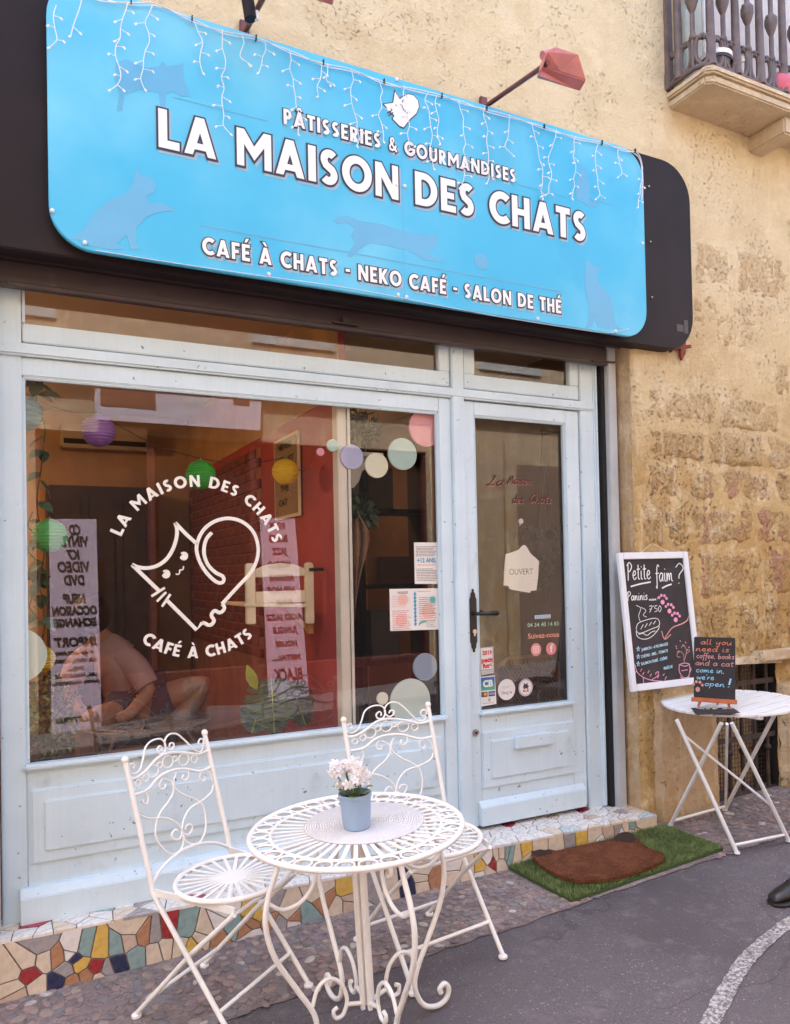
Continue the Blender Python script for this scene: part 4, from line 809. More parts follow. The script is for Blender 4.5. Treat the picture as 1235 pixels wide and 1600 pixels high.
for k in range(4):
    a = R(4+90*k-90); P = lambda r, z, off=0.0: (r*math.cos(a)-off*math.sin(a), r*math.sin(a)+off*math.cos(a), z)
    b = MB(); b.tube(spline([P(.262, TH-.004), P(.272, TH-.06), P(.305, TH-.14), P(.318, TH-.22), P(.295, TH-.32), P(.235, TH-.43), P(.185, TH-.52), P(.178, TH-.575), P(.205, TH-.632), P(.252, .014), P(.292, .022), P(.308, .052), P(.292, .076), P(.272, .066), P(.276, .050)], 6), .0086, 9); b.build('leg', M_WHITE, tab, smooth=60)
    b = MB(); b.tube(spline([P(.306, TH-.155), P(.262, TH-.185), P(.205, TH-.18), P(.160, TH-.14), P(.150, TH-.085), P(.172, TH-.052), P(.200, TH-.058), P(.206, TH-.084), P(.190, TH-.094)], 5), .0066, 8); b.build('bracket_scroll', M_WHITE, tab, smooth=60)
    b = MB(); b.tube(spline([P(.186, TH-.50), P(.165, .215), P(.128, .232), P(.088, .205), P(.070, .150), P(.086, .108), P(.112, .106), P(.118, .128), P(.104, .136)], 5), .0066, 8); b.build('foot_scroll', M_WHITE, tab, smooth=60)
    b = MB(); b.tube([P(.012, .118), P(.075, .135)], .007, 8); b.build('foot_strut', M_WHITE, tab, smooth=60)
    b = MB(); x, y, _ = P(.017, 0); b.bar((x, y, .10), (x, y, TH-.01), .012, .012); b.build('centre_bar', M_WHITE, tab)
b = MB(); b.box(-.27, .27, -.009, .009, TH-.016, TH-.010); b.build('top_brace', M_WHITE, tab); b = MB(); b.box(-.009, .009, -.27, .27, TH-.0225, TH-.0165); b.build('top_brace', M_WHITE, tab)
# woven mat and flower pot
_b = NB('woven white mat'); _x, _y, _z = _b.sep(); _r = _b.math('SQRT', _b.math('ADD', _b.math('MULTIPLY', _x, _x), _b.math('MULTIPLY', _y, _y)))
_w = _b.math('SINE', _b.math('MULTIPLY', _r, 780.0)); _q = _b.voro(190.0); _c = _b.mix(_b.ramp(_w, -1, .4), (.58, .55, .55), (.86, .84, .84)); _c = _b.mix(_b.math('MULTIPLY', _b.ramp(_q, .3, .7), .35), _c, (.62, .58, .58))
M_MAT = _b.done(_c, .8, _b.bump(_b.math('ADD', _w, _b.math('MULTIPLY', _q, .8)), .6, .003))
mat_ = MB().lathe([(.001, 0), (.19, 0), (.193, .002), (.19, .004), (.001, .0045)], 48, cap=False).build('placemat', M_MAT, None, smooth=40)
mat_.location = (TX+.005, TY+.02, gz(TX)+.004+TH+.0035); tilt(mat_); tilt(tab); tag(mat_, 'round white woven placemat in the middle of the ornate table', 'placemat')
pp = onZ(558, 1292, gz(TX)+.004+TH+.008); fp = thing('flower_pot', 'small blue-grey pot with pale pink blossoms on the woven placemat', 'flower pot', (pp.x, pp.y, gz(TX)+.004+TH+.008))
tilt(fp); M_POT = plain('blue grey pot', (.29, .40, .55), .5, .06, 10.0); b = MB(); b.lathe([(.001, 0), (.040, 0), (.0405, .004), (.043, .012), (.050, .096), (.0525, .097), (.0525, .108), (.049, .108), (.048, .096)], 28, cap=False); b.build('pot', M_POT, fp, smooth=35)
b = MB(); b.lathe([(.001, .09), (.049, .09)], 20, cap=False); b.build('soil', plain('potting soil', (.05, .035, .025), .95, .3, 40.0, .6, 120.0), fp)
rr = random.Random(3); stems = MB(); tips = []
for k in range(13):
    a = rr.uniform(0, 6.28); l = rr.uniform(.02, .06); e = Vector((l*math.cos(a)-.012, l*math.sin(a), .155+rr.uniform(-.02, .045))); stems.tube(spline([(l*.2*math.cos(a), l*.2*math.sin(a), .085), (e.x*.5, e.y*.5, .12), tuple(e)], 4), .0017, 5); tips.append(e)
stems.build('stems', plain('flower stem', (.10, .17, .05), .6), fp, smooth=60)
M_PETAL = plain('pale pink petal', (.90, .86, .86), .6, .06, 40.0, trans=.3); nb = 0
def floret(c, nrm, s):
    u = nrm.orthogonal().normalized(); v = nrm.cross(u); b = MB()
    for k in range(5):
        a = 2*math.pi*k/5; d = u*math.cos(a)+v*math.sin(a); w_ = nrm.cross(d)
        b.add([c, c+d*s*.55+w_*s*.36+nrm*s*.16, c+d*s*1.05+w_*s*.16+nrm*s*.06, c+d*s*1.05-w_*s*.16+nrm*s*.06, c+d*s*.55-w_*s*.36+nrm*s*.16], [(0,1,2,3,4)])
    b.ball(tuple(c+nrm*s*.08), s*.13, 5, 3, mi=1); return b
M_EYE = plain('flower eye', (.62, .50, .16), .7)
for e in tips:
    for k in range(6):
        n = Vector((rr.gauss(0, 1), rr.gauss(0, 1)-.5, rr.gauss(0, .8)+.5)).normalized(); floret(e+n*rr.uniform(.010, .024), n, rr.uniform(.012, .018)).build('flower', [M_PETAL, M_EYE], fp, recalc=False)
M_LEAF = plain('fresh green leaf', (.20, .30, .06), .5, .25, 30.0, trans=.3)
def leaf(b, base, d, n, ln, wd, curl=.2):
    d = Vector(d).normalized(); n = Vector(n); s = d.cross(n).normalized(); n = s.cross(d); L = []
    for i, (t_, w_) in enumerate(((0, .08), (.25, .8), (.5, 1.0), (.75, .7), (1, .04))):
        c = Vector(base)+d*ln*t_-n*curl*ln*t_*t_; L += [c-s*wd/2*w_+n*.12*wd*w_, c, c+s*wd/2*w_+n*.12*wd*w_]
    b.add(L, [(3*i+j, 3*i+j+1, 3*i+4+j, 3*i+3+j) for i in range(4) for j in range(2)])
for k in range(16):
    a = rr.uniform(0, 6.28); b = MB(); leaf(b, (.03*math.cos(a), .03*math.sin(a), .10+rr.uniform(0, .03)), (math.cos(a), math.sin(a), .5), (0, 0, 1), rr.uniform(.03, .05), rr.uniform(.015, .024)); b.build('leaf', M_LEAF, fp, smooth=60, recalc=False)

# ================================================================== FOLDING SLATTED TABLE
RX, RY = 3.365, 2.80-3.30; RZ0 = gz(RX)+.006; RH = .658
ft = thing('slatted_table', 'round white folding table with slatted top and crossed legs against the stone wall', 'table', (RX, RY, RZ0))
RR_ = .335; n = 9; tilt(ft)
ang = R(8)
def rot(x, y, z): return (x*math.cos(ang)-y*math.sin(ang), x*math.sin(ang)+y*math.cos(ang), z)
for k in range(n):
    y0, y1 = -RR_+2*RR_*k/n+.005, -RR_+2*RR_*(k+1)/n-.005; L = [(math.sqrt(max(0, RR_**2-y*y)), y) for y in np.linspace(y0, y1, 5)]
    poly = L+[(-x, y) for x, y in L[::-1]]; b = MB(); b.prism(poly, lambda u, v, d: rot(u, v, d), RH-.012, RH); b.build('top_slat', M_WHITE2, ft, bevel=.0015, seg=1)
for s_ in (-1, 1): b = MB(); b.bar(rot(s_*.17, -.27, RH-.021), rot(s_*.17, .27, RH-.021), .022, .016); b.build('top_batten', M_WHITE2, ft)
feet = [(onG(px, py)-Vector((RX, RY, RZ0))) for px, py in ((1048, 1292), (1152, 1336), (1233, 1317), (1133, 1268))]
A, B, C_, D_ = [Vector((f.x, f.y, .004)) for f in feet]
# two crossed frames: the legs on the left foot climb to the right edge and the other way round
topL = [Vector(rot(-.20, -.20, RH-.03)), Vector(rot(-.20, .20, RH-.03))]; topR = [Vector(rot(.20, -.20, RH-.03)), Vector(rot(.20, .20, RH-.03))]
pl = lambda px, py: (onZ(px, py, RZ0+RH-.03)-Vector((RX, RY, RZ0)))
LEGS = [(A, pl(1134, 1124)), (B, pl(1064, 1117)), (C_, pl(1150, 1124)), (D_, pl(1217, 1115))]
for f, tp in LEGS: b = MB(); b.tube([f, tp], .0098, 8); b.build('leg', M_WHITE2, ft, smooth=50); b = MB(); b.lathe([(.012, 0), (.015, .003), (.011, .012)], 10, tuple(f-Vector((0, 0, .004)))); b.build('foot_cap', M_WHITE2, ft, smooth=50)
for (f1, t1), (f2, t2), k in ((LEGS[0], LEGS[3], .045), (LEGS[1], LEGS[2], .055)): b = MB(); b.tube([f1.lerp(t1, k), f2.lerp(t2, k)], .0075, 8); b.build('stretcher', M_WHITE2, ft, smooth=50)
b = MB(); b.tube([LEGS[1][1].lerp(LEGS[1][0], .12), LEGS[2][0].lerp(LEGS[2][1], .30)], .006, 6); b.build('brace', M_WHITE2, ft, smooth=50); b = MB(); b.tube([LEGS[3][0].lerp(LEGS[3][1], .02), pl(1143, 1125)], .0075, 6); b.build('brace', M_WHITE2, ft, smooth=50)

# ================================================================== HANDWRITING (single stroke, x height 1)
HW = {'a': (.95, [[(.8,.85),(.45,1),(.1,.55),(.3,.02),(.65,.35),(.82,.95),(.75,.2),(.95,.05)]]), 'b': (.85, [[(.1,1.9),(.1,.1),(.4,0),(.75,.45),(.45,.9),(.12,.5)]]), 'c': (.75, [[(.7,.8),(.4,1),(.08,.5),(.35,0),(.75,.2)]]),
 'd': (.95, [[(.75,.8),(.4,1),(.08,.5),(.35,0),(.7,.4),(.82,1.95)],[(.8,1.6),(.78,.2),(.95,.05)]]), 'e': (.8, [[(.08,.45),(.5,.55),(.62,.85),(.35,1),(.08,.5),(.35,0),(.8,.25)]]), 'f': (.6, [[(.75,1.75),(.5,1.95),(.3,1.4),(.25,-.7),(.05,-.5)],[(.0,.95),(.65,1)]]),
 'g': (.9, [[(.75,.8),(.4,1),(.1,.55),(.35,.05),(.7,.5),(.78,.95),(.7,-.6),(.3,-.8),(.1,-.5)]]), 'h': (.9, [[(.1,1.9),(.1,0),(.3,.75),(.6,.95),(.7,.5),(.72,.1),(.9,.02)]]), 'i': (.42, [[(.15,1),(.15,.15),(.4,.02)],[(.18,1.4),(.2,1.5)]]),
 'k': (.8, [[(.1,1.9),(.1,0)],[(.65,.95),(.15,.45),(.7,.0)]]), 'l': (.45, [[(.15,1.95),(.12,.2),(.4,.02)]]), 'm': (1.35, [[(.1,1),(.1,0),(.3,.8),(.5,.9),(.58,.1),(.75,.8),(1.0,.9),(1.05,.15),(1.3,.02)]]), 'n': (.9, [[(.1,1),(.1,0),(.3,.8),(.58,.92),(.66,.15),(.9,.02)]]),
 'o': (.85, [[(.45,1),(.1,.5),(.4,0),(.75,.5),(.45,1),(.6,.85),(.85,.85)]]), 'p': (.85, [[(.1,1),(.1,-.8)],[(.12,.6),(.45,1),(.75,.55),(.4,.02),(.12,.3)]]), 'r': (.65, [[(.1,1),(.1,0)],[(.12,.5),(.35,.95),(.6,.85)]]), 's': (.7, [[(.6,.85),(.35,1),(.15,.75),(.55,.35),(.35,0),(.05,.12)]]),
 't': (.65, [[(.3,1.7),(.28,.2),(.6,.05)],[(.0,1.15),(.65,1.22)]]), 'u': (.9, [[(.1,1),(.15,.1),(.45,.02),(.68,.6),(.7,1),(.72,.15),(.92,.02)]]), 'v': (.8, [[(.08,1),(.38,0),(.7,1)]]), 'w': (1.15, [[(.08,1),(.28,0),(.55,.8),(.8,0),(1.08,1)]]), 'y': (.85, [[(.1,1),(.15,.3),(.45,.2),(.7,1)],[(.7,1),(.6,-.5),(.3,-.8),(.1,-.5)]]), 'z': (.75, [[(.1,.9),(.62,.95),(.1,.35),(.45,.3),(.45,-.4),(.1,-.5)]]),
 'L': (1.1, [[(.5,1.9),(.75,1.6),(.3,.2),(.0,.05),(.25,.3),(.6,.05),(1.05,.25)]]), 'M': (1.3, [[(.05,.0),(.4,1.7),(.5,.4),(.95,1.8),(1.0,.3),(1.3,.05)]]), 'C': (1.0, [[(.95,1.6),(.6,1.95),(.1,1.0),(.35,.05),(.95,.35)]]), 'P': (1.0, [[(.25,1.8),(.2,-.1)],[(.0,1.6),(.5,2.0),(.95,1.55),(.6,1.0),(.22,.95)]]),
 '7': (.8, [[(.05,1.7),(.75,1.75),(.25,0)],[(.15,.9),(.6,.95)]]), '5': (.8, [[(.7,1.75),(.2,1.75),(.15,1.0),(.6,1.0),(.65,.3),(.1,.1)]]), '0': (.85, [[(.4,1.75),(.08,.9),(.4,0),(.75,.9),(.4,1.75)]]), '?': (.9, [[(.05,1.6),(.45,2.0),(.85,1.5),(.45,.9),(.4,.5)],[(.38,.1),(.42,.0)]]), '!': (.4, [[(.2,1.9),(.2,.5)],[(.2,.1),(.22,0)]]), ',': (.4, [[(.2,.1),(.1,-.25)]]), "'": (.3, [[(.15,1.9),(.1,1.5)]]), '.': (.4, [[(.15,.05),(.2,.0)]])}
def hand(b, txt, u0, v0, size, fn, r, slant=.12, width=None, mi=0, nrm=(0, 1, 0), th=.0008):
    W = sum(HW.get(c, (.55, []))[0]+.08 for c in txt); k = width/(W*size) if width else 1.0; x = 0
    for c in txt:
        w_, L = HW.get(c, (.55, []))
        for st in L:
            P = spline([((x+a+slant*q)*size*k, q*size) for a, q in st], 4); b.tube([fn(u0+u, v0+v) for u, v in P], r, 5, flat=(nrm, th), mi=mi)
        x += w_+.08
    return b
CH = {k: plain('chalk '+k, c, .9, .1, 60.0) for k, c in (('white', (.80, .80, .78)), ('pink', (.80, .34, .50)), ('blue', (.45, .68, .82)), ('orange', (.72, .22, .12)), ('rose', (.62, .30, .28)), ('sky', (.30, .62, .82)))}
_b = NB('blackboard'); _c = _b.mix(_b.ramp(_b.noise(5.0, 6.0, .6), .35, .75), (.016, .012, .014), (.034, .026, .030)); M_BOARD = _b.done(_c, .7)

# ------------------------------------------------------------------ hanging chalkboard
Zb = lambda L: zm(920, 840, 3.0762, L)
q = [(963, 863), (1075, 863), (1093, 1067), (986, 1082)]
tl, tr = onY(*q[0], WY-.012), onY(*q[1], WY-.012); br_, bl_ = onY(*q[2], WY-.085), onY(*q[3], WY-.085)
O = (tl+tr+br_+bl_)/4; U = ((tr-tl)+(br_-bl_)).normalized(); V = ((tl-bl_)+(tr-br_)); V = (V-U*V.dot(U)).normalized(); N = U.cross(V)    # N points to the street
bw, bh = ((tr-tl).length+(br_-bl_).length)/2, ((tl-bl_).length+(tr-br_).length)/2
cb = thing('chalkboard', 'white framed blackboard menu with chalk drawings hanging on the stone wall', 'chalkboard', O)
if N.y > 0: N = -N
L3 = lambda u, v, d=0.0: U*u+V*v+N*d
m = MB(); m.prism([(-bw/2+.01, -bh/2+.01), (bw/2-.01, -bh/2+.01), (bw/2-.01, bh/2-.01), (-bw/2+.01, bh/2-.01)], lambda u, v, d: L3(u, v, d), -.006, .002); m.build('board', M_BOARD, cb)
M_FRM = plain('white board frame', (.72, .75, .80), .45, .04, 9.0)
for u0, u1, v0, v1 in ((-bw/2, -bw/2+.036, -bh/2, bh/2), (bw/2-.036, bw/2, -bh/2, bh/2), (-bw/2+.0365, bw/2-.0365, bh/2-.036, bh/2), (-bw/2+.0365, bw/2-.0365, -bh/2, -bh/2+.036)):
    m = MB(); m.prism([(u0, v0), (u1, v0), (u1, v1), (u0, v1)], lambda u, v, d: L3(u, v, d), -.008, .012); m.build('frame', M_FRM, cb, bevel=.003)
m = MB(); m.tube([L3(-.08, bh/2, -.004), L3(.01, bh/2+.05, -.004), L3(.12, bh/2, -.004)], .0012, 5); m.build('hanging_string', M_WHITE, cb)
def board_uv(px, py):                                  # photo point -> board coordinates
    d = ray(px, py); t_ = (O+N*.002-CAM).dot(N)/d.dot(N); p = CAM+d*t_-O; return p.dot(U), p.dot(V)
def chalk(name, strokes, col, r, k=4, closed=False):
    b = MB()
    for L in strokes: b.tube([L3(*board_uv(*p), .003) for p in (spline(Zb(L), k, closed) if k > 1 else Zb(L))], r, 5, closed=closed, flat=(N, .0007))
    b.build(name, CH[col], cb)
def chalk_text(txt, zx, zy, zx1, h, col, r, slant=.12):
    u0, v0 = board_uv(*Zb([(zx, zy)])[0]); u1, _ = board_uv(*Zb([(zx1, zy)])[0]); b = MB(); hand(b, txt, u0, v0, h, lambda u, v: L3(u, v, .003), r, slant, u1-u0, nrm=N); b.build('lettering', CH[col], cb)
chalk_text('Petite', 185, 203, 300, .046, 'white', .0032); chalk_text('faim', 322, 212, 408, .046, 'white', .0032); chalk_text('?', 415, 222, 460, .056, 'white', .003)
chalk('underline', [[(202,235),(250,222),(298,213)], [(352,243),(378,230),(398,224)]], 'white', .0045); chalk_text('Paninis', 185, 303, 285, .024, 'white', .0026); chalk_text('maison !', 290, 303, 332, .008, 'white', .0012); chalk_text("7'50", 288, 360, 352, .019, 'white', .0018)
chalk('steam', [[(228,325),(250,340),(240,375),(248,405)], [(252,335),(275,350),(262,372),(278,382)]], 'white', .0018)
chalk('sandwich', [[(228,435),(240,410),(290,392),(325,388),(340,405),(335,425),(300,440),(250,460),(232,452),(228,435)], [(228,450),(234,475),(262,488),(300,478),(335,440),(338,420)], [(240,465),(260,460),(280,470),(300,455),(320,448)]]+[[(250+k*20,440-k*8),(262+k*20,418-k*6)] for k in range(4)], 'white', .0022)
def paw(zx, zy, s):
    L = []
    for dx, dy, r in ((0, 10, 15), (-17, -12, 7.5), (-6, -22, 8), (9, -20, 8), (19, -8, 7.5)): L.append([(zx+dx*s+r*s*.5*math.cos(a)*k_, zy+dy*s+r*s*.6*math.sin(a)*k_) for k_ in (1.0, .45) for a in np.linspace(0, 6.28, 9)])
    return L
for px_, py_ in ((355, 300), (388, 343), (418, 385)): chalk('paw_print', paw(px_, py_, 1.0), 'pink', .0042, 1)
chalk('arrow', [[(482,375),(470,400),(440,418),(400,435),(365,485)], [(350,448),(365,488),(395,465)], [(478,395),(455,412),(430,420)]], 'rose', .0032)
for k, (zy, tx) in enumerate(((535, 'Jambon - 4 Fromages'), (568, 'Chèvre - Miel - Tomate'), (603, 'Saumon fumé - Crème'), (625, 'Fraîche'))):
    z0 = (252 if k < 3 else 360, 385 if k < 2 else (382 if k == 2 else 405)); u0, v0 = board_uv(*Zb([(z0[0], zy)])[0]); u1, _ = board_uv(*Zb([(z0[1], zy)])[0])
    vs, fs = text_mesh(tx.upper(), .021, .0008, .0004, shear=.2, width=u1-u0); b = MB(); ca, sa = math.cos(.10), math.sin(.10); b.add([L3(u0+v[0]*ca-v[1]*sa, v0+v[0]*sa+v[1]*ca-.012, .003+v[2]) for v in vs], fs); b.build('lettering', CH['blue'], cb, recalc=False)
for zy in (535, 572, 607): chalk('star', [[(238,zy-12),(243,zy+10),(228,zy-3),(248,zy-5),(232,zy+11),(238,zy-12)]], 'blue', .0026, 1)
chalk('coffee_cup', [[(435,610),(436,645),(455,672),(478,668),(486,640),(484,608)], [(435,610),(460,603),(484,608),(462,618),(435,610)], [(484,620),(492,632),(484,650)], [(440,670),(462,680),(486,668)], [(445,640),(475,635)]], 'pink', .0024)
chalk('curl', [[(458,600),(455,560),(430,545),(425,570),(440,575)], [(460,590),(470,545),(455,515),(445,530)], [(465,560),(485,545),(478,535)]], 'rose', .0016); chalk('sparkle', [[(420+dx,530+dy),(424+dx,534+dy)] for dx, dy in ((0,0),(18,-35),(35,-12),(52,8),(60,-5),(10,18),(-2,-10),(44,-28))], 'pink', .003, 1)
chalk('garland', [[(222,610),(232,645),(260,670),(300,685),(350,690),(392,697)], [(300,685),(330,665),(335,645),(322,650)], [(262,670),(265,700),(280,700)]]+[[(230+k*18,640+k*3.4),(222+k*18+(k%2)*16,652+k*4-(k%2)*26)] for k in range(9)], 'pink', .0022)

# ------------------------------------------------------------------ easel board and cards on the folding table
tz = RZ0+RH
e0, e1 = onZ(1082, 1103, tz), onZ(1152, 1108, tz)
EO = Vector(((e0.x+e1.x)/2, (e0.y+e1.y)/2, tz)); EU = Vector((e1.x-e0.x, e1.y-e0.y, 0)).normalized(); EB = Vector((-EU.y, EU.x, 0)); EB = EB if EB.y > 0 else -EB
EV = (Vector((0, 0, 1))+EB*.16).normalized(); EN = -(EB-EV*EB.dot(EV)).normalized()
es = thing('easel_board', 'small blackboard with coloured handwriting on an orange wooden easel, on the slatted table', 'blackboard', EO)
E3 = lambda u, v, d=0.0: EU*u+EV*v+EN*d
ez = .030; ew = (e1-e0).length*.93
_d = ray(1119, 996); _p = CAM+_d*((EO-CAM).dot(EN)/_d.dot(EN))-EO; eh = _p.dot(EV)-ez
m = MB(); m.prism(rrect(-ew/2, ew/2, ez, ez+eh, .006, 3), lambda u, v, d: E3(u, v, d), 0, .006); m.build('board', M_BOARD, es, bevel=.001, seg=1)
M_ORW = plain('orange stained wood', (.50, .12, .035), .5, .2, 25.0)
m = MB(); m.prism([(-ew*.54, ez-.008), (ew*.54, ez-.008), (ew*.54, ez+.014), (-ew*.54, ez+.014)], lambda u, v, d: E3(u, v, d), -.006, .026); m.build('easel_ledge', M_ORW, es, bevel=.002)
for s_ in (-1, 1): m = MB(); m.bar(E3(s_*ew*.38, -.002, .012)*1.0-Vector((0, 0, 0)), E3(s_*ew*.33, ez-.002, .004), .011, .008, up=EN); m.build('easel_leg', M_ORW, es)
m = MB(); m.bar(EB*.085+EU*.0+Vector((0, 0, .003)), E3(0, ez+.10, -.008), .011, .008, up=EU); m.build('easel_leg', M_ORW, es)
def ezt(txt, zx, zy, zx1, col, r=.0017, h=.0135):
    def cv(zx_, zy_):
        px, py = Zb([(zx_, zy_)])[0]; d = ray(px, py); t_ = (EO+EN*.006-CAM).dot(EN)/d.dot(EN); p = CAM+d*t_-EO; return p.dot(EU), p.dot(EV)
    u0, v0 = cv(zx, zy); u1, _ = cv(zx1, zy); b = MB(); hand(b, txt, u0, v0, h, lambda u, v: E3(u, v, .0068), r, .1, u1-u0, nrm=EN, th=.0005); b.build('lettering', CH[col], es)
for a in (('all you', 537, 512, 690, 'orange'), ('need is', 514, 545, 678, 'orange'), ('coffee, books', 518, 578, 702, 'rose'), ('and a cat', 512, 612, 698, 'rose'), ('come in,', 516, 646, 655, 'sky'), ("we're", 518, 680, 604, 'sky'), ('open', 556, 712, 655, 'sky')): ezt(*a)
ezt('!', 660, 718, 690, 'sky', .0045, .022)
def epaw(zx, zy):
    def cv(zx_, zy_):
        px, py = Zb([(zx_, zy_)])[0]; d = ray(px, py); t_ = (EO+EN*.006-CAM).dot(EN)/d.dot(EN); p = CAM+d*t_-EO; return p.dot(EU), p.dot(EV)
    b = MB()
    for L in paw(zx, zy, 1.15): b.tube([E3(*cv(*p), .0068) for p in L], .0028, 5, flat=(EN, .0005))
    b.build('paw_print', CH['rose'], es)
epaw(525, 718)
for k in range(3):
    c = [onZ(*p, tz+.001+k*.0012) for p in Zb([(492, 820), (690, 818), (728, 842), (520, 852)])]; cc_ = sum(c, Vector())/4; b = MB(); rz = (-.04, .03, 0)[k]
    P = [Matrix.Rotation(rz, 3, 'Z') @ (p-cc_) for p in c]; b.prism([(p.x, p.y) for p in P], lambda u, v, d: (u, v, d), 0, .001); o = b.build('flyer_card', M_BOARD, None); o.location = cc_
    tag(o, ('printed black card at the bottom of the small pile on the slatted table', 'printed black card in the middle of the small pile on the slatted table', 'top printed black card with white writing, lying on the slatted table')[k], 'card', 'black cards on the slatted table')
    if k == 2:
        e = (P[1]-P[0]).normalized(); f_ = (P[3]-P[0]); f_ = (f_-e*f_.dot(e)).normalized(); b = MB()
        rc = random.Random(2)
        for r_ in range(3):
            x = .02
            while x < .20: w_ = rc.uniform(.008, .03); q = P[0]+e*(x+.012*r_)+f_*(.012+.013*r_)+Vector((0, 0, .0015)); b.bar(q, q+e*w_, .0035, .0006); x += w_+rc.uniform(.006, .03)
        b.build('small_print', CH['white'], o)['kind'] = 'stuff'

# ================================================================== TURF MAT AND CAT DOORMAT
M_TURF = plain('green plastic turf', (.140, .195, .055), .6, .35, 14.0); M_TBASE = plain('turf backing', (.045, .085, .02), .9)
turf = thing('turf_mat', 'rectangle of green artificial turf lying before the door step', 'turf mat', (2.6, -.44, gz(2.6)))
tc = [(2.118, YF(2.118)-.008), (3.085, YF(3.03)-.008), (3.075, -.655), (2.130, -.680)]
b = MB(); b.prism([(x-2.6, y+.44) for x, y in tc], lambda u, v, d: (u, v, gz(2.6+u)-gz(2.6)+d), .008, .020); b.build('backing', M_TBASE, turf)
b = MB(); nbl = 26000; s1 = RNG.random(nbl); s2 = RNG.random(nbl)
for a, c in zip(s1, s2):
    x = (tc[0][0]*(1-a)+tc[1][0]*a)*(1-c)+(tc[3][0]*(1-a)+tc[2][0]*a)*c; y = (tc[0][1]*(1-a)+tc[1][1]*a)*(1-c)+(tc[3][1]*(1-a)+tc[2][1]*a)*c
    th = random.random()*6.28; l = .004; hx_, hy_ = random.gauss(0, .006), random.gauss(0, .006); z = gz(x)-gz(2.6)+.019; x -= 2.6; y += .44
    b.v += [(x-l/2*math.cos(th), y-l/2*math.sin(th), z), (x+l/2*math.cos(th), y+l/2*math.sin(th), z), (x+hx_, y+hy_, z+random.uniform(.012, .02))]; k = len(b.v); b.f.append((k-3, k-2, k-1)); b.mi.append(random.randrange(2))
struct(b.build('turf_blades', [M_TURF, plain('light plastic turf', (.205, .260, .095), .6, .3, 14.0)], turf, recalc=False), 'stuff')
_b = NB('brown coir'); _c = _b.mix(_b.ramp(_b.noise(16.0, 6.0, .65), .35, .7), (.135, .048, .024), (.215, .082, .040)); _c = _b.mix(_b.ramp(_b.noise(240.0, 3.0), .45, .7), _c, (.055, .018, .01)); M_COIR = _b.done(_c, .95, _b.bump(_b.noise(260.0, 3.0), .9, .006), spec=.1)
M_EAR = plain('dark coir ear', (.035, .014, .008), .95, .3, 60.0, .6, 200.0)
dmz = gz(2.6)+.040
LP = zm(760, 1200, 2.6, [(178,328),(186,360),(210,390),(250,415),(310,445),(360,458),(420,460),(480,455),(560,440),(630,415),(690,395),(722,372),(718,352),(690,340),(655,325),(625,305),(600,280),(580,273),(548,278),(522,295),(480,302),(400,320),(330,335),(288,346),(255,343),(215,350)])
pol = []
for px, py in LP:
    p = onG(px, py, .042); pol.append((p.x, p.y))
pol = spline(pol, 3, True); cxm, cym = sum(p[0] for p in pol)/len(pol), sum(p[1] for p in pol)/len(pol)
dm = thing('cat_doormat', 'brown coir doormat shaped like a cat head, lying on the green turf', 'doormat', (cxm, cym, gz(cxm)+.022))
b = MB(); b.prism([(x-cxm, y-cym) for x, y in pol], lambda u, v, d: (u, v, gz(cxm+u)-gz(cxm)+d+.012*max(0, (v-.08)/.12)), .012, .026); b.build('pad', M_COIR, dm)
ear_z = .0275
def inside(x, y, P):
    c = False
    for i in range(len(P)):
        (x1, y1), (x2, y2) = P[i], P[i-1]
        if (y1 > y) != (y2 > y) and x < (x2-x1)*(y-y1)/(y2-y1)+x1: c = not c
    return c
b = MB(); xs_ = [p[0] for p in pol]; ys_ = [p[1] for p in pol]; k = 0
ears = [[onG(*p, .042) for p in zm(760, 1200, 2.6, L)] for L in ([(176,328),(186,358),(215,375),(255,368),(268,350),(215,345)], [(518,298),(540,276),(582,270),(605,288),(598,306),(555,308)])]; earp = [[(p.x, p.y) for p in e] for e in ears]
for e in earp: q_ = MB(); q_.prism([(x-cxm, y-cym) for x, y in spline(e, 3, True)], lambda u, v, d: (u, v, gz(cxm+u)-gz(cxm)+d+.012*max(0, (v-.08)/.12)), .020, .0275); q_.build('ear', M_EAR, dm)
while k < 9000:
    x, y = random.uniform(min(xs_), max(xs_)), random.uniform(min(ys_), max(ys_))
    if not inside(x, y, pol): continue
    k += 1; v = y-cym; z = gz(x)-gz(cxm)+.0255+.012*max(0, (v-.08)/.12); th = random.random()*6.28; l = .0022; i0 = len(b.v)
    b.v += [(x-cxm-l*math.cos(th), v-l*math.sin(th), z), (x-cxm+l*math.cos(th), v+l*math.sin(th), z), (x-cxm+random.gauss(0, .004), v+random.gauss(0, .004), z+random.uniform(.0015, .004))]; b.f.append((i0, i0+1, i0+2)); b.mi.append(1 if any(inside(x, y, e) for e in earp) else 0)
struct(b.build('coir_fibres', [M_COIR, M_EAR], dm, recalc=False), 'stuff')
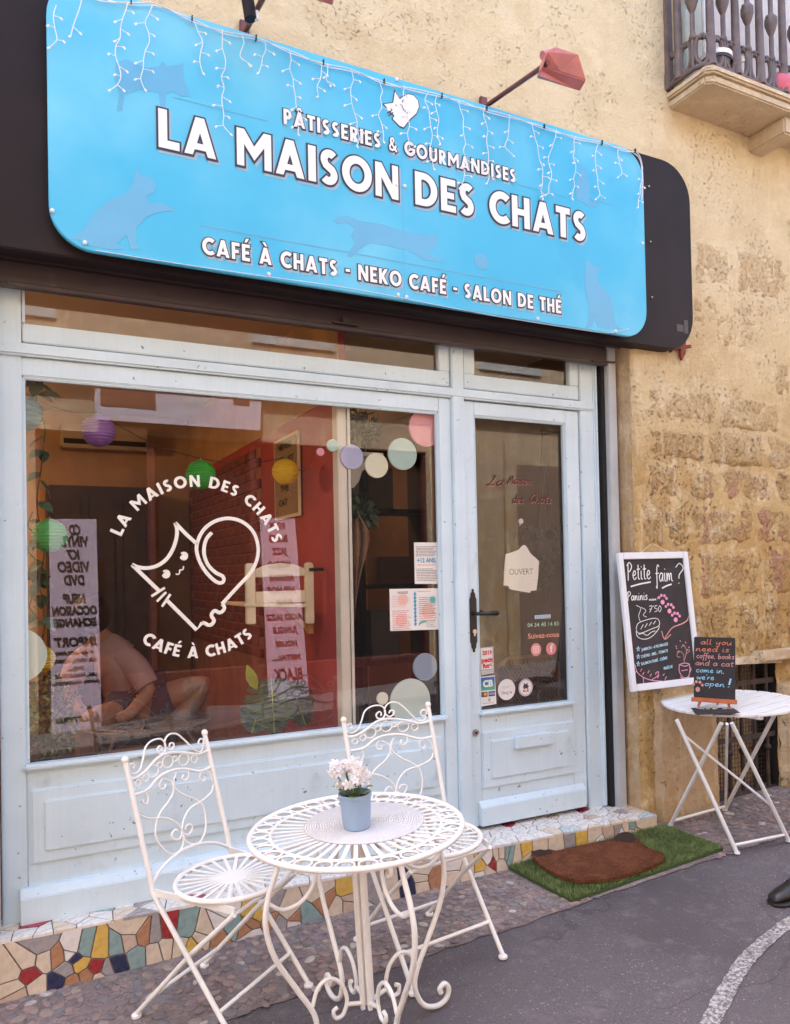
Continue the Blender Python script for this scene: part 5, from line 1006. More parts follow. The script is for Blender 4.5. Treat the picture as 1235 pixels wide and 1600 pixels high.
# ================================================================== ON THE WINDOW GLASS
GI = GY+.004                                          # inner face of the glass
DISC = {'pink': (.72, .30, .34), 'mint': (.44, .56, .49), 'cream': (.72, .67, .50), 'lilac': (.44, .42, .58), 'blue grey': (.25, .33, .43), 'pale mint': (.56, .62, .55)}
def disc(px, py, vr, col, label):
    c = onY(px, py, GI); rad = abs(onY(px, py-vr, GI).z-c.z); b = MB(); n = 40
    L = [(rad*math.cos(2*math.pi*k/n), rad*math.sin(2*math.pi*k/n)) for k in range(n)]; b.prism(L, lambda u, v, d: (u, d, v), 0, .012)
    o = b.build('foam_disc', plain('foam '+col, DISC[col], .75, .03, 8.0), None, bevel=.0015, seg=1); o.location = c; tag(o, label, 'disc', 'pastel foam discs behind the window glass')
for a in ((665.7, 668.8, 29, 'pink', 'large pink foam disc in the top right corner of the window'), (629.7, 709.3, 25, 'mint', 'mint green disc left below the large pink disc'),
          (589.2, 727, 19.7, 'cream', 'cream disc in front of the small wall shelf, left of the mint disc'), (550.5, 713.8, 19.5, 'lilac', 'lilac disc overlapping the cream window post'),
          (520.5, 696, 9.8, 'mint', 'small mint disc on the left edge of the cream window post'), (501.4, 706, 6.4, 'pink', 'tiny pink disc at the left end of the upper row of discs'),
          (665.3, 1042, 21.4, 'blue grey', 'blue grey disc below the paper menu in the window'), (642, 1096, 35.5, 'pale mint', 'large pale mint disc at the bottom right of the window behind the chair'),
          (598.5, 1091.5, 9.8, 'cream', 'small cream disc left of the large bottom disc'), (27, 1025, 43, 'pale mint', 'large pale disc cut by the left window frame')): disc(*a)
# white vinyl emblem: a cat heart ringed by lettering
DY = GY-.003; dv = thing('window_emblem', 'white vinyl cat emblem ringed by lettering on the large window', 'decal', (0, 0, 0))
Z8 = lambda L: [(lambda p: (p.x, DY, p.z))(onY(*q, DY)) for q in zm(150, 730, 3.9839, L)]
def vinyl(name, L, r, k=5): b = MB(); b.tube(Z8(spline(L, k) if k > 1 else L), r, 6, flat=((0, 1, 0), .0005)); b.build(name, M_VINYL, dv)
sw = .0078
vinyl('body_line', [(392,768),(225,606)], sw, 1); vinyl('head_line', [(225,606),(262,622),(320,628),(385,612),(440,572),(480,510),(502,440),(505,385),(494,346)], sw); vinyl('ear_line', [(494,346),(560,415),(632,480)], sw, 1)
vinyl('tail_line', [(785,852),(880,748),(955,668),(990,610),(1010,540),(1005,465),(975,395),(920,345),(860,322),(800,320),(735,340),(680,380),(642,440),(627,505),(640,570),(670,630),(710,680),(755,716),(785,718),(797,700),(788,678),(745,655),(700,610),(676,550),(675,495),(690,445),(722,407)], sw, 6)
vinyl('back_line', [(440,826),(627,1012),(662,968)], sw, 1); vinyl('paw_line', [(662,968),(680,972),(700,983),(722,978),(736,955),(722,930),(722,912),(742,893),(765,905),(785,900),(800,880),(796,862),(785,852)], sw, 4)
for L in ([(346,804),(430,750)], [(380,836),(438,778)], [(412,868),(464,790)]): vinyl('whisker', L, .0052, 1)
for cx_, cy_ in ((548, 553), (437, 665)):
    b = MB(); L = [(cx_+27*math.cos(R(a)), cy_-27*math.sin(R(a))) for a in range(200, 520, 16)]+[(cx_-8, cy_-12)]; b.prism([(p[0], p[2]) for p in Z8(L)], lambda u, v, d: (u, d, v), DY-.0005, DY+.0005); b.build('eye', M_VINYL, dv)
vinyl('mouth', [(498,662),(510,668),(522,658),(522,640),(535,640),(545,632),(545,616)], .0026, 3)
def ring_text(txt, cx_, cz_, rx, a0, a1, cap, flip):
    lay, W = line_layout(txt, .16); k = math.radians(abs(a1-a0))*rx/W
    for ch, gx in lay:
        w_, geo = glyph_geo(ch, 0.0); mid = (gx+w_/2)/W; a = R(a0+(a1-a0)*mid); ca, sa = math.cos(a), math.sin(a)
        b = MB()
        for vs, fs in geo:
            out = []
            for v in vs:
                du = (v[0]-w_/2)*k; dr = v[1]*cap
                if not flip: rr_ = rx+dr; out.append((cx_+rr_*ca+du*sa, DY-.0004+v[2]*.03, cz_+rr_*sa-du*ca))
                else: rr_ = rx-dr; out.append((cx_+rr_*ca-du*sa, DY-.0004+v[2]*.03, cz_+rr_*sa+du*ca))
            b.add(out, fs)
        if b.v: b.build('letter', M_VINYL, dv, recalc=False)
ring_text('LA MAISON DES CHATS', .748, 1.545, .340, 158, 17, .050, False)
ring_text('CAFÉ À CHATS', .742, 1.545, .388, 232, 307, .050, True)
# paper notices
M_PAPER = plain('white notice paper', (.74, .70, .67), .8, .03)
def sheet_on_glass(name, label, cat, quad, y, mat=None, parent=None):
    P = [onY(*q, y) for q in quad]; c = sum(P, Vector())/4; o = thing(name, label, cat, c) if label else None
    b = MB(); b.prism([(p.x-c.x, p.z-c.z) for p in P], lambda u, v, d: (u, d, v), 0, .0012); b.build('sheet', mat or M_PAPER, o); return o, c, abs(P[1].x-P[0].x), abs(P[0].z-P[3].z)
def txt_on(o, body, size, u, v, mat, y=-.0008, width=None, align='CENTER', off=.0, name='lettering', shear=0.0):
    vs, fs = text_mesh(body, size, .0004, off, align, shear, width=width); b = MB(); b.add([(u+p[0], y-p[2]*.5, v+p[1]) for p in vs], fs); return b.build(name, mat, o, recalc=False)
C_ = lambda n, c: plain('print '+n, c, .6, .03)
K_BLK, K_BLU, K_RED, K_ORG, K_TEA, K_GRN = C_('black', (.05, .04, .045)), C_('blue', (.07, .33, .50)), C_('red', (.55, .03, .04)), C_('salmon', (.72, .32, .22)), C_('teal', (.10, .42, .36)), C_('green', (.35, .50, .34))
def lines(o, u0, u1, v0, v1, n, mat, h=.0022, ragged=.25, seed=1):
    r_ = random.Random(seed); b = MB()
    for k in range(n):
        v = v0+(v1-v0)*k/max(1, n-1); x = u0
        while x < u1-r_.uniform(0, ragged)*(u1-u0):
            w_ = r_.uniform(.004, .016); b.box(x, min(u1, x+w_), -.0011, -.0003, v-h/2, v+h/2); x += w_+.003
    struct(b.build('small_print', mat, o), 'stuff')
NZ = lambda L: zm(520, 620, 3.1369, L)
o, c, w_, h_ = sheet_on_glass('age_notice', 'white paper notice reading +12 ANS on the window glass', 'notice', NZ([(399, 714), (518, 714), (521, 917), (403, 917)]), GY-.004)
lines(o, -w_*.42, w_*.42, h_*.40, h_*.18, 7, K_BLK); txt_on(o, '+12 ANS,', .030, 0, h_*.02, K_BLU, width=w_*.78, off=.0012); lines(o, -w_*.36, w_*.36, -h_*.04, -h_*.04, 1, K_ORG, .004, 0); lines(o, -w_*.42, w_*.42, -h_*.14, -h_*.42, 8, K_BLK, seed=4)
o, c, w_, h_ = sheet_on_glass('window_menu', 'white paper drinks menu with red and blue print on the window glass', 'menu', NZ([(279, 942), (523, 938), (525, 1140), (283, 1148)]), GY-.004)
M_TINT = C_('pale salmon', (.78, .52, .44))
for u, v, r_ in ((-.24, .25, .10), (-.28, -.25, .11), (.27, -.05, .14)): b = MB(); b.prism([(u*w_+r_*w_*math.cos(a), v*h_+r_*w_*math.sin(a)) for a in np.linspace(0, 6.1, 18)], lambda p, q_, d: (p, d, q_), -.0002, .0005); b.build('tint_spot', M_TINT, o)
lines(o, -w_*.45, -w_*.10, h_*.34, h_*.08, 7, K_ORG, seed=5); lines(o, -w_*.45, -w_*.08, -h_*.02, -h_*.46, 11, K_RED, seed=6); lines(o, w_*.08, w_*.42, h_*.28, -h_*.10, 9, K_BLK, seed=7); lines(o, w_*.08, w_*.44, -h_*.12, -h_*.28, 4, K_RED, seed=8)
for k in range(9): v = h_*(.36-.09*k); b = MB(); b.prism([(-.03*w_, v), (.0, v+.016), (.03*w_, v+.002), (.0, v-.010)], lambda p, q_, d: (p, d, q_), -.0012, -.0004); b.build('blue_leaf', K_BLU, o)
b = MB(); b.prism([(w_*(.36+.06*math.cos(a)), h_*.22+w_*.06*math.sin(a)) for a in np.linspace(0, 6.0, 14)], lambda p, q_, d: (p, d, q_), -.0012, -.0004); b.build('teal_mark', K_TEA, o)

b = MB(); b.prism([(w_*.06, -h_*.40), (w_*.12, -h_*.35), (w_*.22, -h_*.32), (w_*.22, -h_*.27), (w_*.12, -h_*.29), (w_*.07, -h_*.33)], lambda p, q_, d: (p, d, q_), -.0012, -.0004); b.build('teal_mark', K_TEA, o); lines(o, -w_*.34, -w_*.14, h_*.43, h_*.40, 2, K_BLK, .003, 0, 21); lines(o, w_*.05, w_*.32, h_*.43, h_*.43, 1, K_ORG, .004, 0, 9); lines(o, w_*.22, w_*.42, -h_*.30, -h_*.44, 4, K_BLK, .0018, .3, 12)
for (zx, zy, s_) in ((505, 1405, .018), (516, 1535, .010)):
    p = onY(*NZ([(zx, zy)])[0], GY-.004); b = MB(); L = [(0, -1), (.3, -.2), (.9, .3), (.3, .35), (.1, 1), (-.15, .4), (-.8, .5), (-.3, .05)]; b.prism([(u*s_, v*s_) for u, v in L], lambda u, v, d: (u, d, v), 0, .0008); o = b.build('bird_sticker', M_BLACK, None); o.location = p
    tag(o, 'black bird sticker at the lower right of the window' if s_ > .012 else 'tiny black sticker by the bottom right window corner', 'sticker', 'black bird stickers')
# ------------------------------------------------------------------ door glass
ZD = lambda L: zm(740, 640, 3.3312, L); DG = GY-.004
sc_ = thing('door_script', 'dark red handwritten cafe name on the door glass', 'decal', (0, 0, 0)); M_SCR = plain('dark red script', (.06, .012, .012), .5); M_SCR2 = plain('salmon script edge', (.55, .22, .16), .5)
for tx, za, zb_, zx1, sz in (('La', 68, 395, 155, .034), ('Maison', 178, 385, 305, .030), ('des', 200, 485, 262, .030), ('Chats', 290, 483, 408, .030)):
    p0 = onY(*ZD([(za, zb_)])[0], DG); p1 = onY(*ZD([(zx1, zb_)])[0], DG)
    for dy, dz, mt in ((0, 0, M_SCR), (.0012, -.0035, M_SCR2)): b = MB(); hand(b, tx, p0.x+(-dz*.4), p0.z+dz, sz*.80, lambda u, v: (u, DG+dy, v), .0034, .25, p1.x-p0.x, th=.0004); b.build('lettering', mt, sc_)
def on_door(name, label, cat, zc, y=DG): p = onY(*ZD([zc])[0], y); return thing(name, label, cat, p)
o = on_door('phone_lettering', 'pale green telephone number on the door glass', 'lettering', (363, 1118)); txt_on(o, '04 34 40 14 83', .030, 0, -.010, K_GRN, width=.205, off=.0006)
o = on_door('follow_lettering', 'salmon lettering Suivez-nous on the door glass', 'lettering', (365, 1175)); txt_on(o, 'Suivez-nous', .038, 0, -.012, K_ORG, width=.205, off=.0008)
M_ICON = C_('salmon pink', (.72, .26, .26))
for zc, lab, k in (((326, 1249), 'round salmon camera icon on the door glass', 0), ((404, 1244), 'round salmon icon with a white letter f on the door glass', 1)):
    o = on_door('social_icon', lab, 'sticker', zc); o['group'] = 'social media icons'; b = MB(); b.prism([(.034*math.cos(a), .034*math.sin(a)) for a in np.linspace(0, 6.2, 30)], lambda u, v, d: (u, d, v), -.0004, .0004); b.build('disc', M_ICON, o)
    if k: txt_on(o, 'f', .060, .001, -.020, M_VINYL, -.0010, off=.0015)
    else:
        b = MB(); b.tube([(u, -.0008, v) for u, v in rrect(-.016, .016, -.016, .016, .007, 4)], .0022, 5, closed=True, flat=((0, 1, 0), .0004)); b.tube([(.0075*math.cos(a), -.0008, .0075*math.sin(a)) for a in np.linspace(0, 6.28, 14, endpoint=False)], .002, 5, closed=True, flat=((0, 1, 0), .0004)); b.ball((.0095, -.0008, .0095), .0018, 6, 4); b.build('camera_mark', M_VINYL, o)
o = on_door('small_label', 'tiny pale blue label above the telephone number', 'label', (361, 1078)); b = MB(); b.box(-.052, .052, 0, .0008, -.010, .010); b.build('sheet', plain('pale label', (.55, .62, .68), .6), o); lines(o, -.045, .045, .004, -.005, 2, K_BLU, .003, 0, 3)
def quad_sticker(name, label, q, mat): o, c, w_, h_ = sheet_on_glass(name, label, 'sticker', ZD(q), DG, mat); return o, w_, h_
o, w_, h_ = quad_sticker('guide_sticker', 'red and white guide sticker dated 2019 on the door glass', [(34, 1240), (104, 1232), (108, 1372), (40, 1384)], plain('sticker grey', (.42, .40, .40), .5))
b = MB(); b.box(-w_*.44, w_*.40, -.0008, -.0002, -h_*.30, h_*.46); b.build('white_field', M_PAPER, o); txt_on(o, '2019', .030, 0, h_*.22, K_RED, -.0014, w_*.70, off=.0012); txt_on(o, 'petit', .032, 0, -h_*.05, K_RED, -.0014, w_*.86, off=.0016); txt_on(o, 'futé', .030, 0, -h_*.25, K_RED, -.0014, w_*.70, off=.0016); lines(o, -w_*.4, w_*.4, -h_*.38, -h_*.44, 2, M_PAPER, .003, 0, 3)
o, w_, h_ = quad_sticker('card_sticker', 'payment card sticker in blue, green and white low on the door glass', [(32, 1392), (112, 1382), (120, 1532), (40, 1546)], M_PAPER)
_b = NB('card blue green'); _x, _y, _z = _b.sep(); _c = _b.mix(_b.ramp(_z, -.01, .07), (.06, .40, .25), (.03, .12, .38)); M_CARD = _b.done(_c, .4)
b = MB(); b.box(-w_*.44, w_*.44, -.0008, -.0002, h_*.02, h_*.46); b.build('blue_field', M_CARD, o); txt_on(o, 'CB', .046, 0, h_*.14, M_VINYL, -.0014, w_*.66, off=.0022)
b = MB(); b.box(-w_*.44, -.004, -.0008, -.0002, -h_*.20, -h_*.03); b.build('card_mark', K_BLK, o); b = MB(); [b.prism([(-w_*s_+.009*math.cos(a), -h_*.11+.009*math.sin(a)) for a in np.linspace(0, 6, 14)], lambda u, v, d: (u, d, v), -.0014-.0003*k, -.0009-.0003*k, k) for k, s_ in enumerate((.28, .18))]; b.build('card_circles', [K_RED, C_('amber', (.7, .35, .03))], o)
b = MB(); b.box(.002, w_*.44, -.0008, -.0002, -h_*.20, -h_*.03); b.build('card_mark', C_('dark blue', (.04, .07, .2)), o); txt_on(o, 'VISA', .017, w_*.23, -h_*.15, M_VINYL, -.0014, w_*.36, shear=.2)
b = MB(); [b.tube([(r_*math.cos(a)-.004, -.0008, -h_*.31+r_*math.sin(a)) for a in np.linspace(-.8, .8, 7)], .0012, 5, flat=((0, 1, 0), .0003)) for r_ in (.005, .010, .015)]; b.build('wave_mark', K_BLK, o); lines(o, -w_*.35, w_*.35, -h_*.42, -h_*.42, 1, K_BLK, .0016, 0, 2)
def round_sticker(name, label, zc, r_, mat): o = on_door(name, label, 'sticker', zc); b = MB(); b.prism([(r_*math.cos(a), r_*math.sin(a)) for a in np.linspace(0, 6.2, 32)], lambda u, v, d: (u, d, v), 0, .0008); b.build('sheet', mat, o); return o
o = round_sticker('review_sticker', 'round white review sticker with coloured letters low on the door glass', (173, 1457), .054, M_PAPER); lines(o, -.030, .030, .016, .010, 2, K_GRN, .002, .3, 3)
for k, ch in enumerate('Google'): txt_on(o, ch, .022, -.026+k*.0105, -.022, (K_BLU, K_RED, C_('amber', (.7, .35, .03)), K_BLU, K_GRN, K_RED)[k], off=.0002)
o = round_sticker('cat_sticker', 'round lilac-edged sticker with a dark cat at the bottom of the door glass', (272, 1446), .046, plain('lilac edge', (.55, .42, .48), .5)); b = MB(); b.prism([(.037*math.cos(a), .037*math.sin(a)) for a in np.linspace(0, 6.2, 28)], lambda u, v, d: (u, d, v), -.0004, .0002); b.build('white_field', M_PAPER, o)
b = MB(); b.prism([(-.018, -.022), (.018, -.022), (.014, .0), (.022, .004), (.012, .012), (.012, .026), (.004, .018), (-.006, .018), (-.012, .027), (-.013, .010), (-.020, .004), (-.012, -.002)], lambda u, v, d: (u, d, v), -.0010, -.0005); b.build('cat_print', K_BLK, o); b = MB(); b.prism([(.012*math.cos(a), -.012+.008*math.sin(a)) for a in np.linspace(0, 6, 12)], lambda u, v, d: (u, d, v), -.0016, -.0011); b.build('pink_print', M_TINT, o)
# OUVERT board hung behind the glass of the door
pin = onY(*ZD([(249, 585)])[0], GI); ov = thing('open_sign', 'cream board reading OUVERT hanging on a cord in the door glass', 'sign', pin)
OVP = [onY(*q, GI+.004)-pin for q in ZD([(172, 752), (205, 742), (240, 728), (255, 710), (268, 704), (280, 716), (298, 748), (330, 776), (343, 790), (338, 870), (330, 940), (300, 944), (296, 953), (275, 950), (205, 938), (188, 930), (188, 920), (160, 914), (163, 840), (168, 775)])]
_b = NB('cream dotted board'); _q = _b.voro(55.0, rnd=.25); _c = _b.mix(_b.math('MULTIPLY', _b.math('SUBTRACT', 1.0, _b.ramp(_q, .22, .30)), .6), (.74, .68, .60), (.66, .52, .48)); M_OUV = _b.done(_c, .6)
b = MB(); b.prism([(p.x, p.z) for p in OVP], lambda u, v, d: (u, d, v), .006, .010); b.build('board', M_OUV, ov); b = MB(); b.prism([(p.x*1.0+(p.x-.0)*.035-.002, p.z+(p.z+.22)*.03-.003) for p in OVP], lambda u, v, d: (u, d, v), .0105, .014); b.build('board_edge', M_BLACK, ov)
cq = onY(*ZD([(252, 845)])[0], GI)-pin; txt_on(ov, 'OUVERT', .046, cq.x, cq.z-.014, K_BLK, .0052, .150, off=-.0006)
b = MB(); b.tube([OVP[1]+Vector((-.012, .010, -.004)), Vector((0, .006, -.018)), OVP[7]+Vector((-.012, .010, .03))], .0012, 5); b.build('cord', M_BLACK, ov)
b = MB(); b.tube([(0, 0, .004), (0, .010, .004)], .014, 14); b.tube([(0, .010, .0), (0, .014, -.018)], .004, 8); b.build('suction_hook', plain('clear plastic', (.55, .45, .42), .2), ov, smooth=40)
# ================================================================== INSIDE THE CAFE
IY = 3.45                                             # back wall
M_OCH = plain('ochre interior wall', (.42, .24, .11), .8, .2, 3.0, .1, 20.0); M_REDW = plain('red painted wall', (.36, .045, .045), .7, .18, 2.5, .25, 9.0); M_BROWN = plain('brown interior wall', (.13, .08, .055), .8, .15, 3.0)
M_FLOOR = plain('dark wooden floor', (.10, .06, .04), .5, .3, 8.0); M_CEIL = plain('warm white ceiling', (.60, .46, .32), .9, .08, 3.0)
def room(name, x0, x1, y0, y1, z0, z1, mat): m = MB(); m.box(x0, x1, y0, y1, z0, z1); return struct(m.build(name, mat))
room('interior_floor', -1.6, 4.6, .06, IY, .12, .19, M_FLOOR); room('interior_ceiling', -1.6, 4.6, .125, IY, 2.86, 2.90, M_CEIL)
room('interior_back_wall', -1.6, 4.6, IY, IY+.1, .19, 2.86, M_OCH); room('interior_side_wall', -1.7, -1.6, .06, IY, .19, 2.86, M_OCH); room('interior_end_wall', 3.12, 3.22, .125, IY, .19, 2.86, M_BROWN)
part = room('interior_partition', 1.44, 1.474, .10, IY-.002, .19, 2.858, M_REDW)
m = MB(); m.box(1.4745, 1.4785, .101, IY-.004, .19, 2.857); m.build('lining', M_BROWN, part)
m = MB(); m.box(1.4365, 1.4395, .10, IY-.004, 2.36, 2.857); m.build('upper_band', M_OCH, part)
M_CREAM = plain('cream painted post', (.62, .55, .46), .6, .06, 6.0)
m = MB(); m.box(1.40, 1.462, .036, .098, .19, 2.40); m.box(1.446, 1.466, .030, .0358, .19, 2.40); tag(m.build('window_post', M_CREAM, None, bevel=.003), 'cream wooden post standing behind the large window glass', 'post')
# brick stretch of the red wall, brick by brick
M_BRK = plain('dark red brick', (.17, .035, .028), .8, .3, 9.0, .4, 60.0); bm_ = MB(); bm_.box(-.095, .095, -.012, .0, -.028, .028); BR = bm_.mesh('brick', (M_BRK,), bevel=.003, seg=1); bm_ = MB(); bm_.box(-.012, 0, -.095, .095, -.028, .028); BR = bm_.mesh('brick', (M_BRK,), bevel=.003, seg=1)
m = MB(); m.box(1.436, 1.4405, 1.35, IY-.003, .19, 2.30); m.build('mortar', plain('pale mortar', (.30, .12, .09), .9, .2), part); k = 0; z = 1.02
while z < 2.28:
    y = 1.35+(.1 if k % 2 else 0)+.1
    while y < IY-.1: o = put('brick', BR, part, (1.436, y, z)); y += .202
    z += .066; k += 1
# warm ceiling lamp that lights the room
M_LAMPG = plain('lit warm shade', (.9, .6, .3), .6, emit=(1.0, .50, .18), estr=1.6)
for lx, ly, lab in ((-.75, 1.9, 'lit warm pendant lamp near the ceiling of the left room'), (1.95, 2.6, 'lit warm pendant lamp near the ceiling behind the door')):
    t = thing('pendant_lamp', lab, 'lamp', (lx, ly, 2.70), 0, 'warm pendant lamps'); b = MB(); b.lathe([(.05, .02), (.10, -.02), (.13, -.09), (.12, -.10)], 20, cap=False); b.build('shade', M_LAMPG, t, smooth=50); b = MB(); b.tube([(0, 0, .02), (0, 0, .158)], .004, 6); b.build('cord', M_BLACK, t)
    ld = bpy.data.lights.new('pendant_light', 'POINT'); ld.energy = 9.5 if lx < 1 else 3.0; ld.color = (1.0, .62, .32); ld.shadow_soft_size = .10; lo = bpy.data.objects.new('bulb_light', ld); COL.objects.link(lo); lo.parent = t; lo.location = (0, 0, -.13)
# paper lanterns on a string
def lantern(px, py, vr, y, col, label):
    c = onY(px, py, y); r_ = abs(onY(px, py-vr, y).z-c.z); t = thing('paper_lantern', label, 'lantern', c, 0, 'paper lanterns hung inside the window'); prof = []
    n = 26
    for i in range(n+1): th = math.pi*(.07+.86*i/n); prof.append((r_*math.sin(th)*(1.0 if i % 2 else .945), -r_*.96*math.cos(th)))
    m_ = plain('lantern '+'%.2f%.2f' % col[:2], col, .6, .08, 14.0, trans=.45); b = MB(); b.lathe(prof, 30, cap=False); b.build('globe', m_, t, smooth=12)
    b = MB(); b.tube([(r_*.2*math.cos(a), r_*.2*math.sin(a), r_*.94) for a in np.linspace(0, 6.28, 12, endpoint=False)], .003, 5, closed=True); b.tube([(0, 0, r_*.94), (0, 0, r_*1.12)], .0022, 5); b.tube([(-r_*.2, 0, r_*.94), (0, 0, r_*1.02), (r_*.2, 0, r_*.94)], .002, 5); b.build('wire_hanger', M_STEEL, t)
    b = MB(); b.ball((0, 0, -.01), r_*.16, 8, 6, sz=2.2); b.build('bulb', plain('lantern bulb', (.9, .85, .6), .3), t, smooth=60); return c, r_
LN = [lantern(37, 645, 29, .16, (.08, .34, .50), 'blue paper lantern at the left window edge'), lantern(154, 673, 26, .20, (.38, .18, .52), 'purple paper lantern under the reflected banner'), lantern(314, 742, 23.5, .32, (.09, .52, .07), 'green paper lantern above the word maison of the emblem'),
      lantern(78, 837, 27, .16, (.18, .62, .18), 'light green paper lantern at the left by the vine'), lantern(446, 737, 21, .42, (.95, .70, .04), 'yellow paper lantern hanging before the letter board'), lantern(64, 1030, 22, .30, (.78, .60, .03), 'yellow paper lantern half hidden by the pale disc')]
b = MB(); P = [LN[k][0]+Vector((0, 0, LN[k][1]*1.1)) for k in (0, 1, 2, 4)]; path = [Vector((-.1, .10, 2.32))]
for p in P: path.append(p)
path.append(Vector((1.42, .50, 2.05))); pts_ = []
for a, c in zip(path[:-1], path[1:]): pts_ += [tuple(a.lerp(c, i/6)-Vector((0, 0, .03*math.sin(math.pi*i/6)))) for i in range(6)]
b.tube(pts_+[tuple(path[-1])], .0018, 5); tag(b.build('lantern_cord', M_BLACK, None), 'thin cord strung across the room carrying the lanterns', 'cord')
# ivy trailing down the left of the window
M_IVY = plain('dark ivy leaf', (.06, .095, .04), .5, .3, 30.0, trans=.2)
def vine(name, label, px, y0, y1, y, n, sz, seed, mat=M_IVY, sway=.03):
    r_ = random.Random(seed); t = thing(name, label, 'plant', onY(px, y1, y)); o = t.location; P = []
    for k in range(14): q = onY(px, y0+(y1-y0)*k/13, y)-o; P.append((q.x+r_.uniform(-sway, sway)*.6, r_.uniform(-.02, .02), q.z))
    b = MB(); b.tube(spline(P, 4), .0028, 5); b.build('stem', mat, t, smooth=60); S = spline(P, 6)
    for k in range(n):
        p = S[r_.randrange(len(S))]; a = r_.uniform(0, 6.28); b = MB(); d = Vector((math.cos(a), math.sin(a)*.6, r_.uniform(-.7, .1))); leaf(b, p, d, (0, -.6, .8), sz*r_.uniform(.7, 1.25), sz*r_.uniform(.45, .7), .25); b.build('leaf', mat, t, smooth=60, recalc=False)
    return t
vine('ivy_strand', 'trailing ivy strand inside the window at the far left', 64, 560, 1010, .13, 26, .085, 4); vine('ivy_garland', 'leafy ivy strand behind the light green lantern', 52, 800, 960, .22, 22, .07, 9)
def bush(name, label, px, py, y, rad, n, sz, mats, seed, zs=1.0):
    r_ = random.Random(seed); c = onY(px, py, y); t = thing(name, label, 'plant', c); b = MB()
    for k in range(7): d = Vector((r_.gauss(0, .6), r_.gauss(0, .6), r_.uniform(.2, 1))).normalized(); b.tube(spline([(0, 0, -rad*zs), tuple(d*rad*.4+Vector((0, 0, -rad*.3))), tuple(d*rad*.9)], 4), .004, 5)
    b.build('stems', mats[0], t); b = MB()
    for k in range(n):
        d = Vector((r_.gauss(0, 1), r_.gauss(0, 1), r_.gauss(0, 1))).normalized(); p = d*rad*r_.uniform(.45, 1.0); p.z *= zs; q = Vector((r_.gauss(0, 1), r_.gauss(0, 1), r_.gauss(0, 1)))+d; i0 = len(b.f); leaf(b, p, q, d, sz*r_.uniform(.7, 1.3), sz*.55*r_.uniform(.7, 1.2), .2); b.mi[i0:] = [r_.randrange(len(mats))]*(len(b.f)-i0)
    struct(b.build('foliage', mats, t, smooth=60, recalc=False), 'stuff'); return t
M_BX1, M_BX2 = plain('boxwood green', (.16, .18, .035), .5, .3, 30.0), plain('boxwood dark', (.05, .07, .02), .5, .3, 30.0)
bush('boxwood_bush', 'small leafy green bush in the lower left corner of the window', 68, 1125, .24, .15, 900, .030, [M_BX1, M_BX2], 5, 1.35); p_ = onY(60, 1190, .24); b = MB(); b.lathe([(.09, 0), (.11, .45), (.12, .46), (.12, .49), (.10, .49)], 20, (p_.x, p_.y, .19)); tag(b.build('bush_planter', plain('dark clay planter', (.10, .05, .04), .7), None, smooth=40), 'dark clay planter under the boxwood bush inside the window', 'planter')
# monstera by the red wall
M_MON = plain('monstera leaf', (.020, .045, .016), .4, .25, 20.0); M_MON2 = plain('yellowing monstera leaf', (.34, .38, .05), .45, .25, 14.0)
mo = thing('monstera_plant', 'monstera with broad split leaves low before the red wall', 'plant', (1.22, .42, .19)); MZ = lambda x, y, yy: onY(360+x/2.6658, 560+y/2.6658, yy)-Vector((1.22, .42, .19))
b = MB(); b.lathe([(.09, 0), (.12, .28), (.125, .30), (.10, .30)], 20); b.build('pot', plain('terracotta pot', (.28, .11, .06), .8), mo, smooth=40)
def monstera_leaf(tip, base, wd, mat, tiltv):
    d = (tip-base); ln = d.length; d.normalize(); n = Vector(tiltv).normalized(); s = d.cross(n).normalized(); n = s.cross(d); half = []
    for t_, w_ in ((0, .10), (.03, .55), (.12, .85), (.20, .95), (.235, .45), (.27, .98), (.38, 1.0), (.42, .45), (.45, 1.0), (.56, .93), (.60, .42), (.63, .88), (.74, .70), (.78, .35), (.81, .62), (.92, .3), (1, .0)): half.append((t_, w_))
    for sg in (-1, 1):
        b = MB(); P = [base+d*ln*t_ for t_, _ in half]+[base+d*ln*(t_+(.05 if 0 < w_ < .5 else .0))+s*sg*wd*w_-n*.14*wd*w_*w_ for t_, w_ in half]; m_ = len(half); b.add(P, [(i, i+1, m_+i+1, m_+i) for i in range(m_-1)]); b.build('leaf_half', mat, mo, smooth=60)
    b = MB(); b.tube([tuple(base+n*.002), tuple(base+d*ln*.5+n*.003), tuple(tip)], .0028, 5)
    for t_ in (.1, .32, .5, .68):
        for sg in (-1, 1): q = base+d*ln*t_; b.tube([q+n*.002, q+d*ln*.09+s*sg*wd*.75-n*.14*wd*.5+n*.003], .0014, 4)
    b.build('leaf_vein', M_MON2, mo)
    b = MB(); b.tube(spline([tuple(base), tuple(base*.6+Vector((0, 0, .22))), (0, 0, .3)], 5), .006, 6); b.build('leaf_stalk', M_MON, mo, smooth=60)
monstera_leaf(MZ(185, 1560, .25), MZ(170, 1330, .30), .125, M_MON, (-.25, -1, .25)); monstera_leaf(MZ(315, 1530, .34), MZ(250, 1345, .40), .10, M_MON, (.1, -1, .3)); b = MB(); leaf(b, MZ(110, 1380, .30), MZ(35, 1190, .28)-MZ(110, 1380, .30), (-.5, -1, .2), .145*.9, .055, .05); b.build('young_leaf', M_MON2, mo, smooth=60, recalc=False); monstera_leaf(MZ(90, 1560, .28), MZ(130, 1420, .32), .09, M_MON, (-.5, -1, .3))
